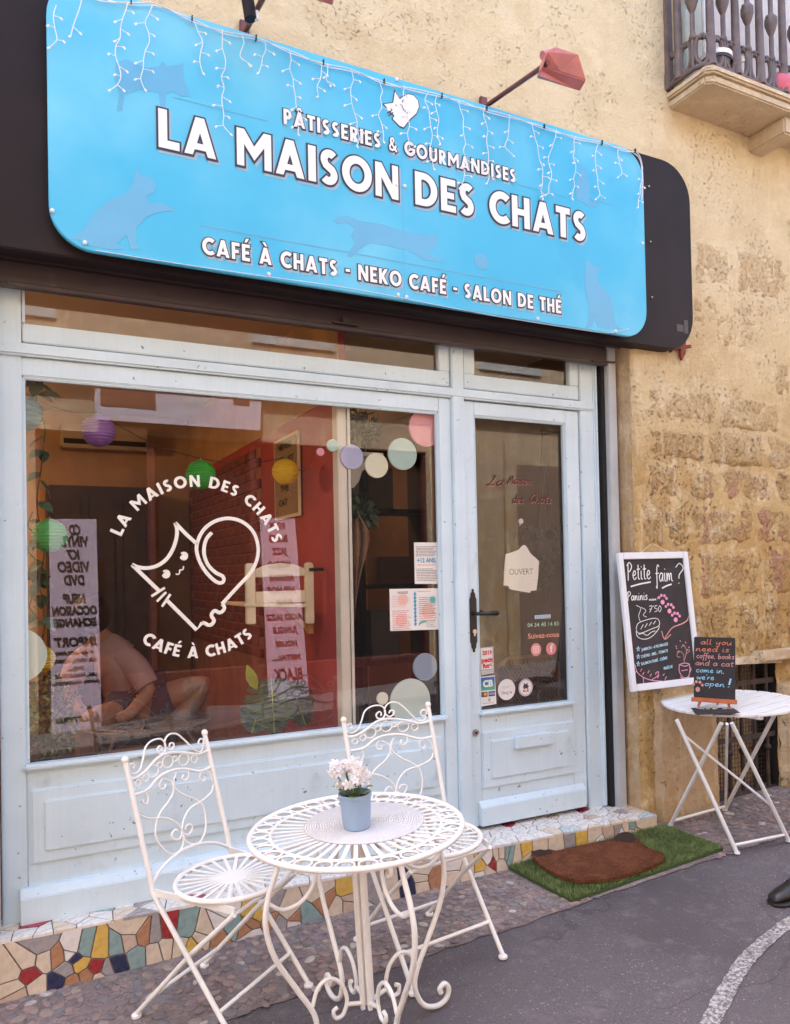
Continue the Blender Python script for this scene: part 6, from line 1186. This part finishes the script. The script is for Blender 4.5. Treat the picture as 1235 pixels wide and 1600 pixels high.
# letter board and cat bed on the red wall
M_PINE = plain('pale pine', (.76, .62, .42), .55, .12, 6.0, .1, 40.0); RW = 1.436
lq = [onX(*q, RW-.002) for q in zm(360, 560, 2.6658, [(190, 322), (292, 297), (294, 655), (190, 660)])]; y0, y1 = sorted((lq[0].y, lq[1].y)); z1_, z0_ = lq[1].z, lq[2].z
lb = thing('letter_board', 'tall narrow wooden letter board on the red wall behind the yellow lantern', 'letter board', (RW, y0, z0_)); m = MB(); m.box(-.016, -.003, 0, y1-y0, 0, z1_-z0_); m.build('frame', M_PINE, lb, bevel=.002); m = MB(); m.box(-.019, -.0165, .018, y1-y0-.018, .018, z1_-z0_-.018); m.build('felt', plain('ribbed tan felt', (.30, .20, .11), .9, .2, 60.0), lb)
for k, tx in enumerate(('NEVER', 'TRUST', '', 'THE', 'CAT')): vs, fs = text_mesh(tx or ' ', .05, .001, .001); b = MB(); b.add([(-.0205, (y1-y0)*(.80-.08*(k % 2))-v[0]*1.6, (z1_-z0_)*(.84-.17*k)+v[1]) for v in vs], fs); tx and b.build('lettering', M_BLACK, lb, recalc=False)
cb_y = .32; BZ5 = lambda x, y: onY(360+x/2.6658, 560+y/2.6658, cb_y); o_ = BZ5(200, 1100); bed = thing('wall_cat_bed', 'pale wooden cat bed with slatted end fixed to the red wall', 'cat bed', o_)
def bedpart(name, L, y0, y1, bev=.004): b = MB(); b.prism([((BZ5(*q)-o_).x, (BZ5(*q)-o_).z) for q in L], lambda u, v, d: (u, d, v), y0, y1); b.build(name, M_PINE, bed, bevel=bev)
bedpart('post', [(70, 1107), (108, 1107), (105, 862), (98, 853), (72, 853), (66, 862)], 0, .03); bedpart('post', [(318, 1105), (352, 1105), (348, 858), (340, 850), (320, 850), (314, 858)], 0, .03); bedpart('arched_slat', [(104, 912), (317, 905), (315, 875), (270, 858), (210, 852), (150, 860), (105, 880)], .006, .024); bedpart('slat', [(106, 972), (318, 965), (318, 1015), (106, 1022)], .006, .024); bedpart('slat', [(58, 1020), (318, 1022), (318, 1036), (58, 1034)], -.012, .42)
b = MB(); e = BZ5(345, 1140)-o_; b.bar(BZ5(255, 1040)-o_+Vector((0, .05, 0)), e+Vector((0, .05, 0)), .022, .016, up=(0, 1, 0)); b.box(e.x-.012, e.x+.014, .03, .07, e.z-.01, e.z+.11); b.build('support', plain('orange pine', (.42, .17, .06), .6), bed); b = MB(); a_ = BZ5(328, 883)-o_; b.box(a_.x, a_.x+.075, -.008, .0, a_.z-.004, a_.z+.012); b.build('metal_latch', M_IRON, bed)
# air conditioner, dark frame and doorway on the back wall
def back_box(name, label, cat, q0, q1, dep, mat): a = onY(*q0, IY-dep); c = onY(*q1, IY-dep); o = thing(name, label, cat, (a.x, IY-.002, c.z)); m = MB(); m.box(0, c.x-a.x, -dep, 0, 0, a.z-c.z); m.build('body', mat, o, bevel=.012); return o, c.x-a.x, a.z-c.z
o, w_, h_ = back_box('air_conditioner', 'long beige air conditioner high on the back wall', 'air conditioner', (95, 660), (232, 705), .2, plain('beige plastic', (.40, .30, .19), .5)); m = MB(); m.box(.02, w_-.02, -.21, -.203, .03, .07); m.build('louvre', M_DARK, o)
o, w_, h_ = back_box('dark_dresser', 'tall dark cupboard against the back wall of the room', 'cupboard', (74, 757), (240, 1150), .35, plain('dark brown wood', (.045, .022, .016), .5, .3, 5.0)); 
for k in range(3): m = MB(); m.box(.04+k*w_/3, w_/3*(k+1)-.02, -.362, -.351, .05, h_-.06); m.build('door_panel', plain('dark brown wood', (.045, .022, .016)), o, bevel=.006)
# round iron table inside and the seated visitor
it = onY(228, 1128, 1.0); itab = thing('indoor_table', 'round lacy iron table in the dim room just behind the window', 'table', (it.x, it.y, .19)); ih = it.z-.19
M_DKI = plain('brown iron', (.20, .13, .10), .5); b = MB(); b.tube(circ(.33, ih), .010, 8, closed=True); b.tube(circ(.25, ih), .006, 6, closed=True); b.tube(circ(.09, ih), .006, 6, closed=True); b.build('rim', M_DKI, itab, smooth=60)
for k in range(24): a = 2*math.pi*k/24; b = MB(); b.tube([(.29*math.cos(a)+.034*math.cos(q_), .29*math.sin(a)+.034*math.sin(q_), ih) for q_ in np.linspace(0, 6.28, 10, endpoint=False)], .0035, 5, closed=True); b.bar((.09*math.cos(a), .09*math.sin(a), ih), (.25*math.cos(a), .25*math.sin(a), ih), .012, .003); b.build('lattice', M_DKI, itab)
for k in range(4): a = R(45+90*k); b = MB(); b.tube(spline([(.24*math.cos(a), .24*math.sin(a), ih), (.30*math.cos(a), .30*math.sin(a), ih*.7), (.16*math.cos(a), .16*math.sin(a), ih*.3), (.27*math.cos(a), .27*math.sin(a), .0)], 6), .010, 7); b.build('leg', M_DKI, itab, smooth=60)
tv = thing('table_plant', 'small dried flower pot on the indoor table', 'plant', (it.x-.0, it.y+.12, it.z+.008)); b = MB(); b.lathe([(.04, 0), (.055, .08), (.058, .08), (.05, .09)], 16); b.build('pot', plain('ochre pot', (.34, .20, .08), .7), tv, smooth=40); b = MB(); r_ = random.Random(8)
for k in range(120): p = Vector((r_.gauss(0, .03), r_.gauss(0, .03), .13+r_.gauss(0, .03))); leaf(b, p, (r_.gauss(0, 1), r_.gauss(0, 1), r_.gauss(0, 1)), (0, 0, 1), .025, .014)
struct(b.build('dried_flowers', plain('dried flowers', (.42, .30, .24), .8), tv, recalc=False), 'stuff')
cr = thing('cardboard_box', 'tan cardboard box standing under the indoor table', 'box', (it.x-.10, it.y-.28, .19)); m = MB(); m.box(-.16, .30, -.12, .14, 0, ih-.10); m.build('carton', plain('tan cardboard', (.36, .20, .085), .8, .12, 6.0), cr, bevel=.004); m = MB(); m.box(-.16, .30, -.002+.0, .02, ih-.0995, ih-.096); m.build('tape', plain('brown tape', (.28, .17, .09), .3), cr)

def skin_body(name, joints, bones, parent, mat, root, sub=2):
    me = bpy.data.meshes.new(name); me.from_pydata([j[0] for j in joints], bones and [tuple(x) for x in bones], []); o = bpy.data.objects.new(name, me); COL.objects.link(o)
    sk = o.modifiers.new('skin', 'SKIN'); ss = o.modifiers.new('sub', 'SUBSURF'); ss.levels = sub; ss.render_levels = sub
    for i, j in enumerate(joints): r_ = j[1]; me.skin_vertices[0].data[i].radius = r_ if isinstance(r_, tuple) else (r_, r_); me.skin_vertices[0].data[i].use_root = (i == root)
    bpy.context.view_layer.update(); dg = bpy.context.evaluated_depsgraph_get(); nm = bpy.data.meshes.new_from_object(o.evaluated_get(dg)); bpy.data.objects.remove(o)
    nm.polygons.foreach_set('use_smooth', [True]*len(nm.polygons)); nm.materials.clear(); nm.materials.append(mat); q = put(name, nm, parent); return q
M_SKIN = plain('skin', (.36, .20, .13), .5, .08, 14.0); M_TEE = plain('dusty pink cotton', (.44, .28, .28), .85, .1, 9.0, .2, 60.0); M_NAVY = plain('navy cotton', (.03, .032, .06), .85, .15, 12.0); M_HAIR = plain('dark brown hair', (.03, .018, .012), .6, .3, 60.0)
pv = onY(205, 1100, 1.35); vis = thing('person', 'visitor in a pink t-shirt and navy shorts seated inside behind the window glass', 'person', (pv.x, pv.y, .19))
h0 = pv.z-.19; Q = lambda x, y, z: (x, y, h0+z)
skin_body('body', [(Q(0, 0, 0), (.11, .12)), (Q(-.03, 0, .14), (.09, .11)), (Q(-.08, -.02, .26), (.08, .11)), (Q(-.13, -.04, .34), (.07, .09)), (Q(-.17, -.06, .41), .045), (Q(-.21, -.09, .47), .070), (Q(-.24, -.11, .53), .075),
                   (Q(.20, -.16, .05), .085), (Q(.40, -.20, .12), .075), (Q(.24, -.20, -.08), .060), (Q(.08, -.16, -.14), .045),
                   (Q(-.10, -.22, -.02), .085), (Q(-.26, -.38, .0), .07), (Q(-.28, -.36, -.30), .055), (Q(-.28, -.36, -.50), .04), (Q(-.27, -.48, -.53), .035),
                   (Q(-.02, -.20, .27), .050), (Q(.06, -.27, .10), .042), (Q(-.06, -.36, .0), .034), (Q(-.13, -.39, -.01), .028), (Q(-.27, .06, .27), .045), (Q(-.33, -.04, .09), .04), (Q(-.27, -.24, .0), .032)],
          [(0,1),(1,2),(2,3),(3,4),(4,5),(5,6),(0,7),(7,8),(8,9),(9,10),(0,11),(11,12),(12,13),(13,14),(14,15),(2,16),(16,17),(17,18),(18,19),(3,20),(20,21),(21,22)], vis, M_SKIN, 0)
def loft(b, path, rad, n=22, up=(0, 1, 0), fold=0.0):
    P = spline([(*p, *q) for p, q in zip(path, rad)], 5); base = len(b.v)
    for i, p in enumerate(P):
        t_ = (Vector(P[min(i+1, len(P)-1)][:3])-Vector(P[max(i-1, 0)][:3])).normalized(); w_ = Vector(up); w_ = (w_-t_*w_.dot(t_)).normalized(); h_ = t_.cross(w_)
        for k in range(n): a = 2*math.pi*k/n; f_ = 1+fold*math.sin(3*a+i*.7)*math.sin(i*.9+k); b.v.append(tuple(Vector(p[:3])+h_*(p[3]*f_*math.cos(a))+w_*(p[4]*f_*math.sin(a))))
    m_ = len(P)
    b.f += [(base+i*n+k, base+i*n+(k+1) % n, base+(i+1)*n+(k+1) % n, base+(i+1)*n+k) for i in range(m_-1) for k in range(n)]+[tuple(base+k for k in range(n-1, -1, -1)), tuple(base+(m_-1)*n+k for k in range(n))]; b.mi += [0]*((m_-1)*n+2); return b
b = MB(); loft(b, [Q(.03, 0, -.07), Q(.0, 0, .08), Q(-.05, -.01, .18), Q(-.09, -.025, .27), Q(-.13, -.04, .335), Q(-.16, -.055, .385)], [(.135, .175), (.135, .18), (.13, .20), (.12, .215), (.095, .17), (.058, .064)], fold=.03)
loft(b, [Q(-.07, -.16, .29), Q(-.005, -.215, .23), Q(.05, -.255, .13)], [(.075, .075), (.072, .072), (.066, .066)], 14, fold=.03); loft(b, [Q(-.20, .06, .29), Q(-.28, .05, .23), Q(-.32, .0, .13)], [(.075, .075), (.07, .07), (.064, .064)], 14); b.build('t_shirt', M_TEE, vis, smooth=70)
skin_body('shorts', [(Q(0, 0, -.02), (.16, .17)), (Q(.17, -.14, .03), .105), (Q(.23, -.165, .045), .10), (Q(-.08, -.19, -.02), .105), (Q(-.16, -.28, -.01), .098)], [(0,1),(1,2),(0,3),(3,4)], vis, M_NAVY, 0)
b = MB(); b.ball(Q(-.215, -.085, .525), .105, 16, 12, sz=1.12); b.build('hair', M_HAIR, vis, smooth=60)
st_ = thing('indoor_stool', 'dark wooden stool under the seated visitor', 'stool', (pv.x, pv.y+.0, .19)); b = MB(); b.lathe([(.17, h0-.20), (.18, h0-.19), (.18, h0-.165), (.17, h0-.16)], 24); b.build('seat', M_SHUT, st_, smooth=40)
for k in range(4): a = R(45+90*k); b = MB(); b.tube([(.12*math.cos(a), .12*math.sin(a), h0-.19), (.17*math.cos(a), .17*math.sin(a), 0)], .014, 8); b.build('leg', M_SHUT, st_, smooth=50)
# right of the partition: bracket shelf with a plant, hanging dried leaf, and behind the door a plant hanger and wicker chair
NR = lambda x, y, yy: onY(*zm(520, 620, 3.1369, [(x, y)])[0], yy)
a_, c_ = NR(80, 265, .28), NR(250, 280, .28); sh = thing('wall_shelf', 'small cream shelf with a curved bracket behind the window discs', 'shelf', (a_.x, .28, a_.z)); m = MB(); m.box(-.02, c_.x-a_.x, 0, .16, -.022, .0); m.build('board', M_CREAM, sh, bevel=.003)
b = MB(); b.prism([((NR(*q, .28)-a_).x, (NR(*q, .28)-a_).z) for q in ((88, 285), (215, 285), (200, 330), (165, 360), (150, 410), (125, 440), (88, 445))], lambda u, v, d: (u, d, v), .05, .085); b.build('bracket', M_CREAM, sh, bevel=.003)
M_DKL = plain('dark green leaf', (.035, .045, .025), .5, .3, 30.0); bush('shelf_plant', 'dark leafy plant standing on the small cream shelf', 555, 672, .36, .11, 260, .045, [M_DKL, M_BX2], 15); bush('trailing_plant', 'dark trailing plant below the small cream shelf', 562, 800, .36, .10, 220, .045, [M_DKL, M_BX2], 16)  # one even dark leaf green, shared with the hanger leaves
M_DRY = plain('brown dried leaf', (.21, .085, .045), .5, .3, 14.0, .3, 30.0); dl = thing('dried_leaf', 'long curled brown dried palm leaf hanging beside the cream post', 'dried leaf', NR(110, 1150, .24)); dO = dl.location.copy()
for k, (Lf, Rt) in enumerate((([(95,600),(90,700),(92,800),(96,920),(98,1020)], [(120,600),(138,660),(138,740),(118,850),(104,1000)]), ([(122,590),(142,650),(142,740),(125,850),(105,1010),(98,1140)], [(130,570),(175,630),(192,690),(175,770),(140,880),(116,1020),(101,1150)]))):
    b = MB(); A_, B_ = spline(Lf, 5), spline(Rt, 5); n = min(len(A_), len(B_))
    for i in range(n):
        ia, ib = A_[i*(len(A_)-1)//(n-1)], B_[i*(len(B_)-1)//(n-1)]; p, q = NR(*ia, .24)-dO, NR(*ib, .24)-dO
        for t_ in (0, .33, .66, 1): v = p.lerp(q, t_); b.v.append((v.x, v.y-.03*math.sin(math.pi*t_)+.02*k, v.z))
        if i:
            for j in range(3): o1 = 4*(i-1)+j; b.f.append((o1, o1+1, o1+5, o1+4)); b.mi.append(0)
    b.build('leaf_blade', M_DRY, dl, smooth=60)
b = MB(); b.tube([tuple(NR(*q, .235)-dO) for q in spline([(120,545),(128,620),(150,700),(120,870),(100,1060),(98,1160)], 5)], .004, 6); b.build('midrib', M_DKL, dl)
mh = thing('plant_hanger', 'dark macrame plant hanger with trailing leaves behind the door glass', 'plant hanger', onY(*ZD([(372, 760)])[0], .45)); mo_ = mh.location.copy(); MP = lambda x, y: onY(*ZD([(x, y)])[0], .45)-mo_
M_ROPE = plain('dark macrame rope', (.06, .04, .032), .9)
for e in ((340, 600), (372, 590), (408, 600)): b = MB(); b.tube(spline([tuple(MP(357, 120)), tuple(MP(358, 200)), tuple(MP((357+e[0])/2, 380)), tuple(MP(*e)), tuple(MP(372, 780))], 5), .006, 6); b.build('rope', M_ROPE, mh)
b = MB(); p = MP(372, 720); b.lathe([(.03, -.09), (.08, -.04), (.09, .03), (.085, .04)], 18, tuple(p)); b.build('hanging_pot', M_DPOT, mh, smooth=40); b = MB(); b.tube([tuple(MP(372, 780)), tuple(MP(378, 1020))], .016, 8); b.build('tassel', M_ROPE, mh)
b = MB(); r_ = random.Random(5)
for k in range(420): t_ = r_.random(); q = MP(350+r_.gauss(0, 26)*(1-t_*.6), 600+t_*330); leaf(b, q+Vector((0, r_.gauss(0, .05), 0)), (r_.gauss(0, 1), r_.gauss(0, 1), -.8), (0, -1, .3), .038*r_.uniform(.7, 1.3), .024)
struct(b.build('trailing_leaves', M_DKL, mh, recalc=False), 'stuff')
m = MB(); a_ = MP(350, 110); b = MB(); b.bar(a_+Vector((0, 0, 0)), a_+Vector((.40, .0, .0)), .02, .02); b.build('ceiling_bracket', M_ROPE, mh)
wc = thing('wicker_chair', 'woven wicker armchair back low behind the door glass', 'armchair', onY(*ZD([(275, 1570)])[0], .55)); wo = wc.location.copy(); M_WICK = plain('brown wicker', (.23, .12, .07), .7, .2, 20.0)
P = lambda x, y: onY(*ZD([(x, y)])[0], .55)-wo; x0, x1, z1_ = P(118, 1300).x, P(440, 1300).x, P(275, 1290).z; zlo = .19-wo.z
fr_ = [(x0, 0, zlo), (x0, 0, z1_*.85), (x0+.08, 0, z1_), (x1-.08, 0, z1_), (x1, 0, z1_*.85), (x1, 0, zlo)]; b = MB(); b.tube(fr_, .014, 8); b.build('frame', M_WICK, wc, smooth=50)
for k in range(34):
    for sg, yo in ((1, 0), (-1, .006)):
        u = x0+(x1-x0)*k/33*1.9-(x1-x0)*.45; e0_, e1_ = [u, zlo*.4], [u+sg*.35, z1_-.02]; b = MB()
        L = [(e0_[0]+(e1_[0]-e0_[0])*i/14, e0_[1]+(e1_[1]-e0_[1])*i/14) for i in range(15)]; L = [q for q in L if x0+.01 < q[0] < x1-.01]
        if len(L) > 1: b.tube([(q[0], yo, q[1]) for q in (L[0], L[-1])], .0032, 5); b.build('cane_strip', M_WICK, wc)
for sx in (x0, x1): b = MB(); b.tube(spline([(sx, 0, z1_*.55), (sx, .2, z1_*.6), (sx, .5, z1_*.5), (sx, .52, zlo)], 5), .013, 8); b.build('arm', M_WICK, wc, smooth=50)
m = MB(); m.box(x0, x1, .01, .52, zlo+.36, zlo+.42); m.build('seat', M_WICK, wc, bevel=.01)

# dark shelving against the back of the right hand room
bc = thing('dark_shelving', 'black shelving unit with boxes in the dim room behind the right window', 'shelving', (1.75, 1.75, .19))
for x_ in (0, .55, 1.1): m = MB(); m.box(x_-.02, x_+.02, 0, .3, 0, 2.2); m.build('upright', M_DARK, bc)
for z_ in (.1, .65, 1.2, 1.75, 2.17): m = MB(); m.box(-.018, 1.118, .004, .296, z_, z_+.03); m.build('shelf', M_DARK, bc)
for x_, z_, w_, h_, c_ in ((.06, .682, .30, .28, (.20, .11, .06)), (.62, .682, .22, .36, (.16, .13, .11)), (.10, 1.232, .20, .22, (.30, .24, .18)), (.70, 1.232, .34, .20, (.14, .06, .04)), (.15, .132, .36, .30, (.22, .16, .10)), (.62, 1.782, .2, .3, (.18, .12, .08))):
    m = MB(); m.box(x_, x_+w_, .03, .26, z_, z_+h_); m.build('storage_box', plain('storage %.2f' % c_[0], c_, .8), bc, bevel=.004)

# ================================================================== ACROSS THE STREET (seen mirrored in the glass)
OY = -5.05
def mir(px, py): p = onY(px, py, 2*GY-OY); return p.x, p.z
opp = thing('opposite_building', 'pale stone building with a dark shop window across the street, mirrored in the glass', 'building', (0, OY, 0)); M_OPP = mat_stone('opposite stone', (.42, .34, .26), (.36, .28, .21), .1)
xa, xb = mir(58, 900)[0], mir(670, 900)[0]
def ob(name, x0, x1, d0, d1, z0, z1, mat, bev=0.0): m = MB(); m.box(x0, x1, -d1, -d0, z0, z1); return m.build(name, mat, opp, bevel=bev)
ob('wall', -14, xa, 0, .35, -.6, 5.6, M_OPP); ob('wall', xb, 16, 0, .35, -.3, 5.6, M_OPP); ob('wall', xa, xb, 0, .35, 3.0, 5.6, M_OPP); ob('recess', xa, xb, .30, .35, -.3, 3.0, M_DARK); ob('shop_sill', xa, xb, -.04, .3, -.3, .5, plain('dark red shop paint', (.10, .03, .03), .5), .01)
for k in range(5): x_ = xa+(xb-xa)*k/4; ob('window_post', x_-.04, x_+.04, .02, .10, .5, 3.0, plain('dark red shop paint', (.10, .03, .03)), .005)
m = MB(); m.add([(xa, -.12, .5), (xb, -.12, .5), (xb, -.12, 3.0), (xa, -.12, 3.0)], [(0, 1, 2, 3)]); m.build('shop_pane', plain('dark shop glass', (.02, .02, .022), .12), opp)
ob('cornice', -14, 16, -.12, 0, 3.55, 3.75, M_OPP, .02); ob('door_surround', xb+1.15, xb+1.33, -.06, 0, -.3, 3.2, M_OPP, .01); ob('door_surround', xb+2.5, xb+2.68, -.06, 0, -.3, 3.2, M_OPP, .01); ob('door_leaf', xb+1.335, xb+2.495, -.02, .0, -.2, 2.9, plain('grey brown door', (.22, .16, .13), .6), .004); ob('pilaster', xb+.35, xb+.62, -.05, 0, -.3, 3.5, M_OPP, .01)
for x_ in (-6.5, -3.5, -.5, 2.5, 5.5, 8.5): ob('upper_window', x_, x_+1.0, -.02, .03, 4.1, 5.3, plain('grey shutters', (.42, .46, .48), .6), .01)
M_BAN = plain('lilac white banner', (.54, .45, .60), .6, .04)
def banner(name, label, quad, rows, mat=M_BAN, ink=M_BLACK):
    P = [mir(*q) for q in quad]; cx_ = sum(p[0] for p in P)/4; cz_ = sum(p[1] for p in P)/4; t = thing(name, label, 'banner', (cx_, OY+.10, cz_)); b = MB(); b.prism([(u-cx_, v-cz_) for u, v in P], lambda u, v, d: (u, d, v), -.012, 0); b.build('cloth', mat, t)
    for (py, tx, px0, px1, hpx) in rows:
        # the letters face the street, so they read from right to left in the mirror
        pxm = (px0+px1)/2; u0, v0 = mir(px0, py); u1, _ = mir(px1, py); _, vt = mir(pxm, py-hpx); cap = (vt-v0); vs, fs = text_mesh(tx, cap/.70, .002, .006 if hpx > 12 else .003, 'CENTER', .2, width=abs(u1-u0))
        b = MB(); b.add([((u0+u1)/2-cx_-v[0], .0025+v[2], v0-cz_+v[1]) for v in vs], fs); b.build('lettering', ink, t, recalc=False)
    return t
Z4 = lambda x, y: (x/2.9405, 800+y/2.9405)
banner('music_banner', 'tall lilac banner of music formats across the street, mirrored at the left of the window', [(76, 812), (149, 812), (158, 1143), (80, 1145)],
       [(836, 'CD', 107, 124, 15), (854, 'VINYL', 95, 136, 15), (874, 'K7', 102, 124, 14), (894, 'VIDEO', 89, 138, 16), (914, 'DVD', 99, 132, 15), (942, 'NEUF', 97, 133, 14), (961, 'OCCASION', 80, 150, 14), (979, 'ECHANGE', 82, 150, 13), (1010, 'IMPORT', 83, 150, 15), (1023, '+ de 650.000', 86, 146, 7), (1035, 'CD, VINYL, VIDEO,', 84, 150, 7), (1046, 'DVD......', 104, 130, 6), (1058, 'USA, ANGLETERRE', 85, 151, 7), (1069, 'JAPON, HOLLANDE...', 81, 155, 7), (1128, 'BILLETERIE', 85, 155, 11)])
R5 = lambda x, y: (360+x/2.6658, 560+y/2.6658)
rows = []
for zy, tx, a_, c_, hp in ((712, 'ROCK', 148, 218, 10), (765, 'BLUES', 148, 228, 10), (818, 'JAZZ', 162, 228, 10), (872, 'WORLD', 146, 240, 10), (925, 'REGGAE', 150, 253, 9), (977, 'HIP HOP', 143, 258, 10), (1030, 'FUNK', 175, 250, 10), (1090, 'ACID JAZZ', 135, 290, 10), (1143, 'JUNGLE', 164, 270, 10), (1198, 'HOUSE', 176, 268, 9), (1255, 'METAL...', 166, 282, 9), (1340, 'BLACK', 170, 290, 20)):
    p, q = R5(a_, zy), R5(c_, zy); rows.append((p[1], tx, p[0], q[0], hp))
banner('genre_banner', 'tall lilac banner of music styles across the street, mirrored before the red wall', [R5(112, 668), R5(257, 670), R5(318, 1428), R5(150, 1425)], rows)
t = banner('street_banner', 'wide pale banner strung high across the street, mirrored at the top of the window', [(147, 600), (405, 622), (403, 675), (147, 658)], [(632, 'Disques rares', 283, 330, 9)], plain('pale lilac banner', (.52, .50, .62), .6, .1, 2.0), M_VINYL)
for q0, q1, mt in (((155, 606), (241, 643), plain('brown photo print', (.16, .07, .05), .6)), ((361, 625), (386, 637), plain('dark photo print', (.10, .04, .05), .6))):
    u0, v0 = mir(*q0); u1, v1 = mir(*q1); b = MB(); b.box(u0-t.location.x, u1-t.location.x, .002, .004, v1-t.location.z, v0-t.location.z); b.build('printed_field', mt, t)
# passer-by: only the shoe reaches into the picture

toe = onG(1208, 1416); PX, PY_ = toe.x, toe.y; pby = thing('walking_shoe', 'black leather shoe of a passer-by at the right edge of the street', 'shoe', (PX+.28, PY_, gz(PX+.28)+.002)); tilt(pby); M_SHOE = plain('black shoe leather', (.015, .013, .014), .35, .2, 20.0); M_SOLE = plain('black rubber sole', (.02, .018, .018), .7)
def shoe(dx, dy, dz, pitch):
    secs = [(-.285, .020, .030), (-.270, .036, .046), (-.235, .047, .056), (-.18, .050, .066), (-.12, .043, .088), (-.06, .037, .108), (-.01, .037, .115), (.02, .030, .10), (.03, .018, .07)]
    for nm, mt, z0, kz in (('upper', M_SHOE, .016, 1.0), ('sole', M_SOLE, .0, 0.0)):
        b = MB(); n = 14
        for x_, hw, ht in secs:
            for k in range(n):
                a = 2*math.pi*k/n; yy = hw*(1.06 if not kz else 1)*math.cos(a); q_ = (math.sin(a)+1)/2; zz_ = z0+(q_*(ht-.016) if kz else q_*.017); b.v.append((dx+x_, dy+yy*(1-.35*q_*kz), dz+zz_))
        m_ = len(secs); b.f = [(i*n+k, i*n+(k+1) % n, (i+1)*n+(k+1) % n, (i+1)*n+k) for i in range(m_-1) for k in range(n)]+[tuple(range(n-1, -1, -1)), tuple(range((m_-1)*n, m_*n))]; b.mi = [0]*len(b.f); b.build(nm, mt, pby, smooth=50)
    for x_ in (-.165, -.14, -.115): b = MB(); b.tube([(dx+x_, dy-.02, dz+.078-(x_+.14)*-.4), (dx+x_, dy+.02, dz+.078-(x_+.14)*-.4)], .003, 6); b.build('lace', M_SOLE, pby)
shoe(0, 0, 0, 0)
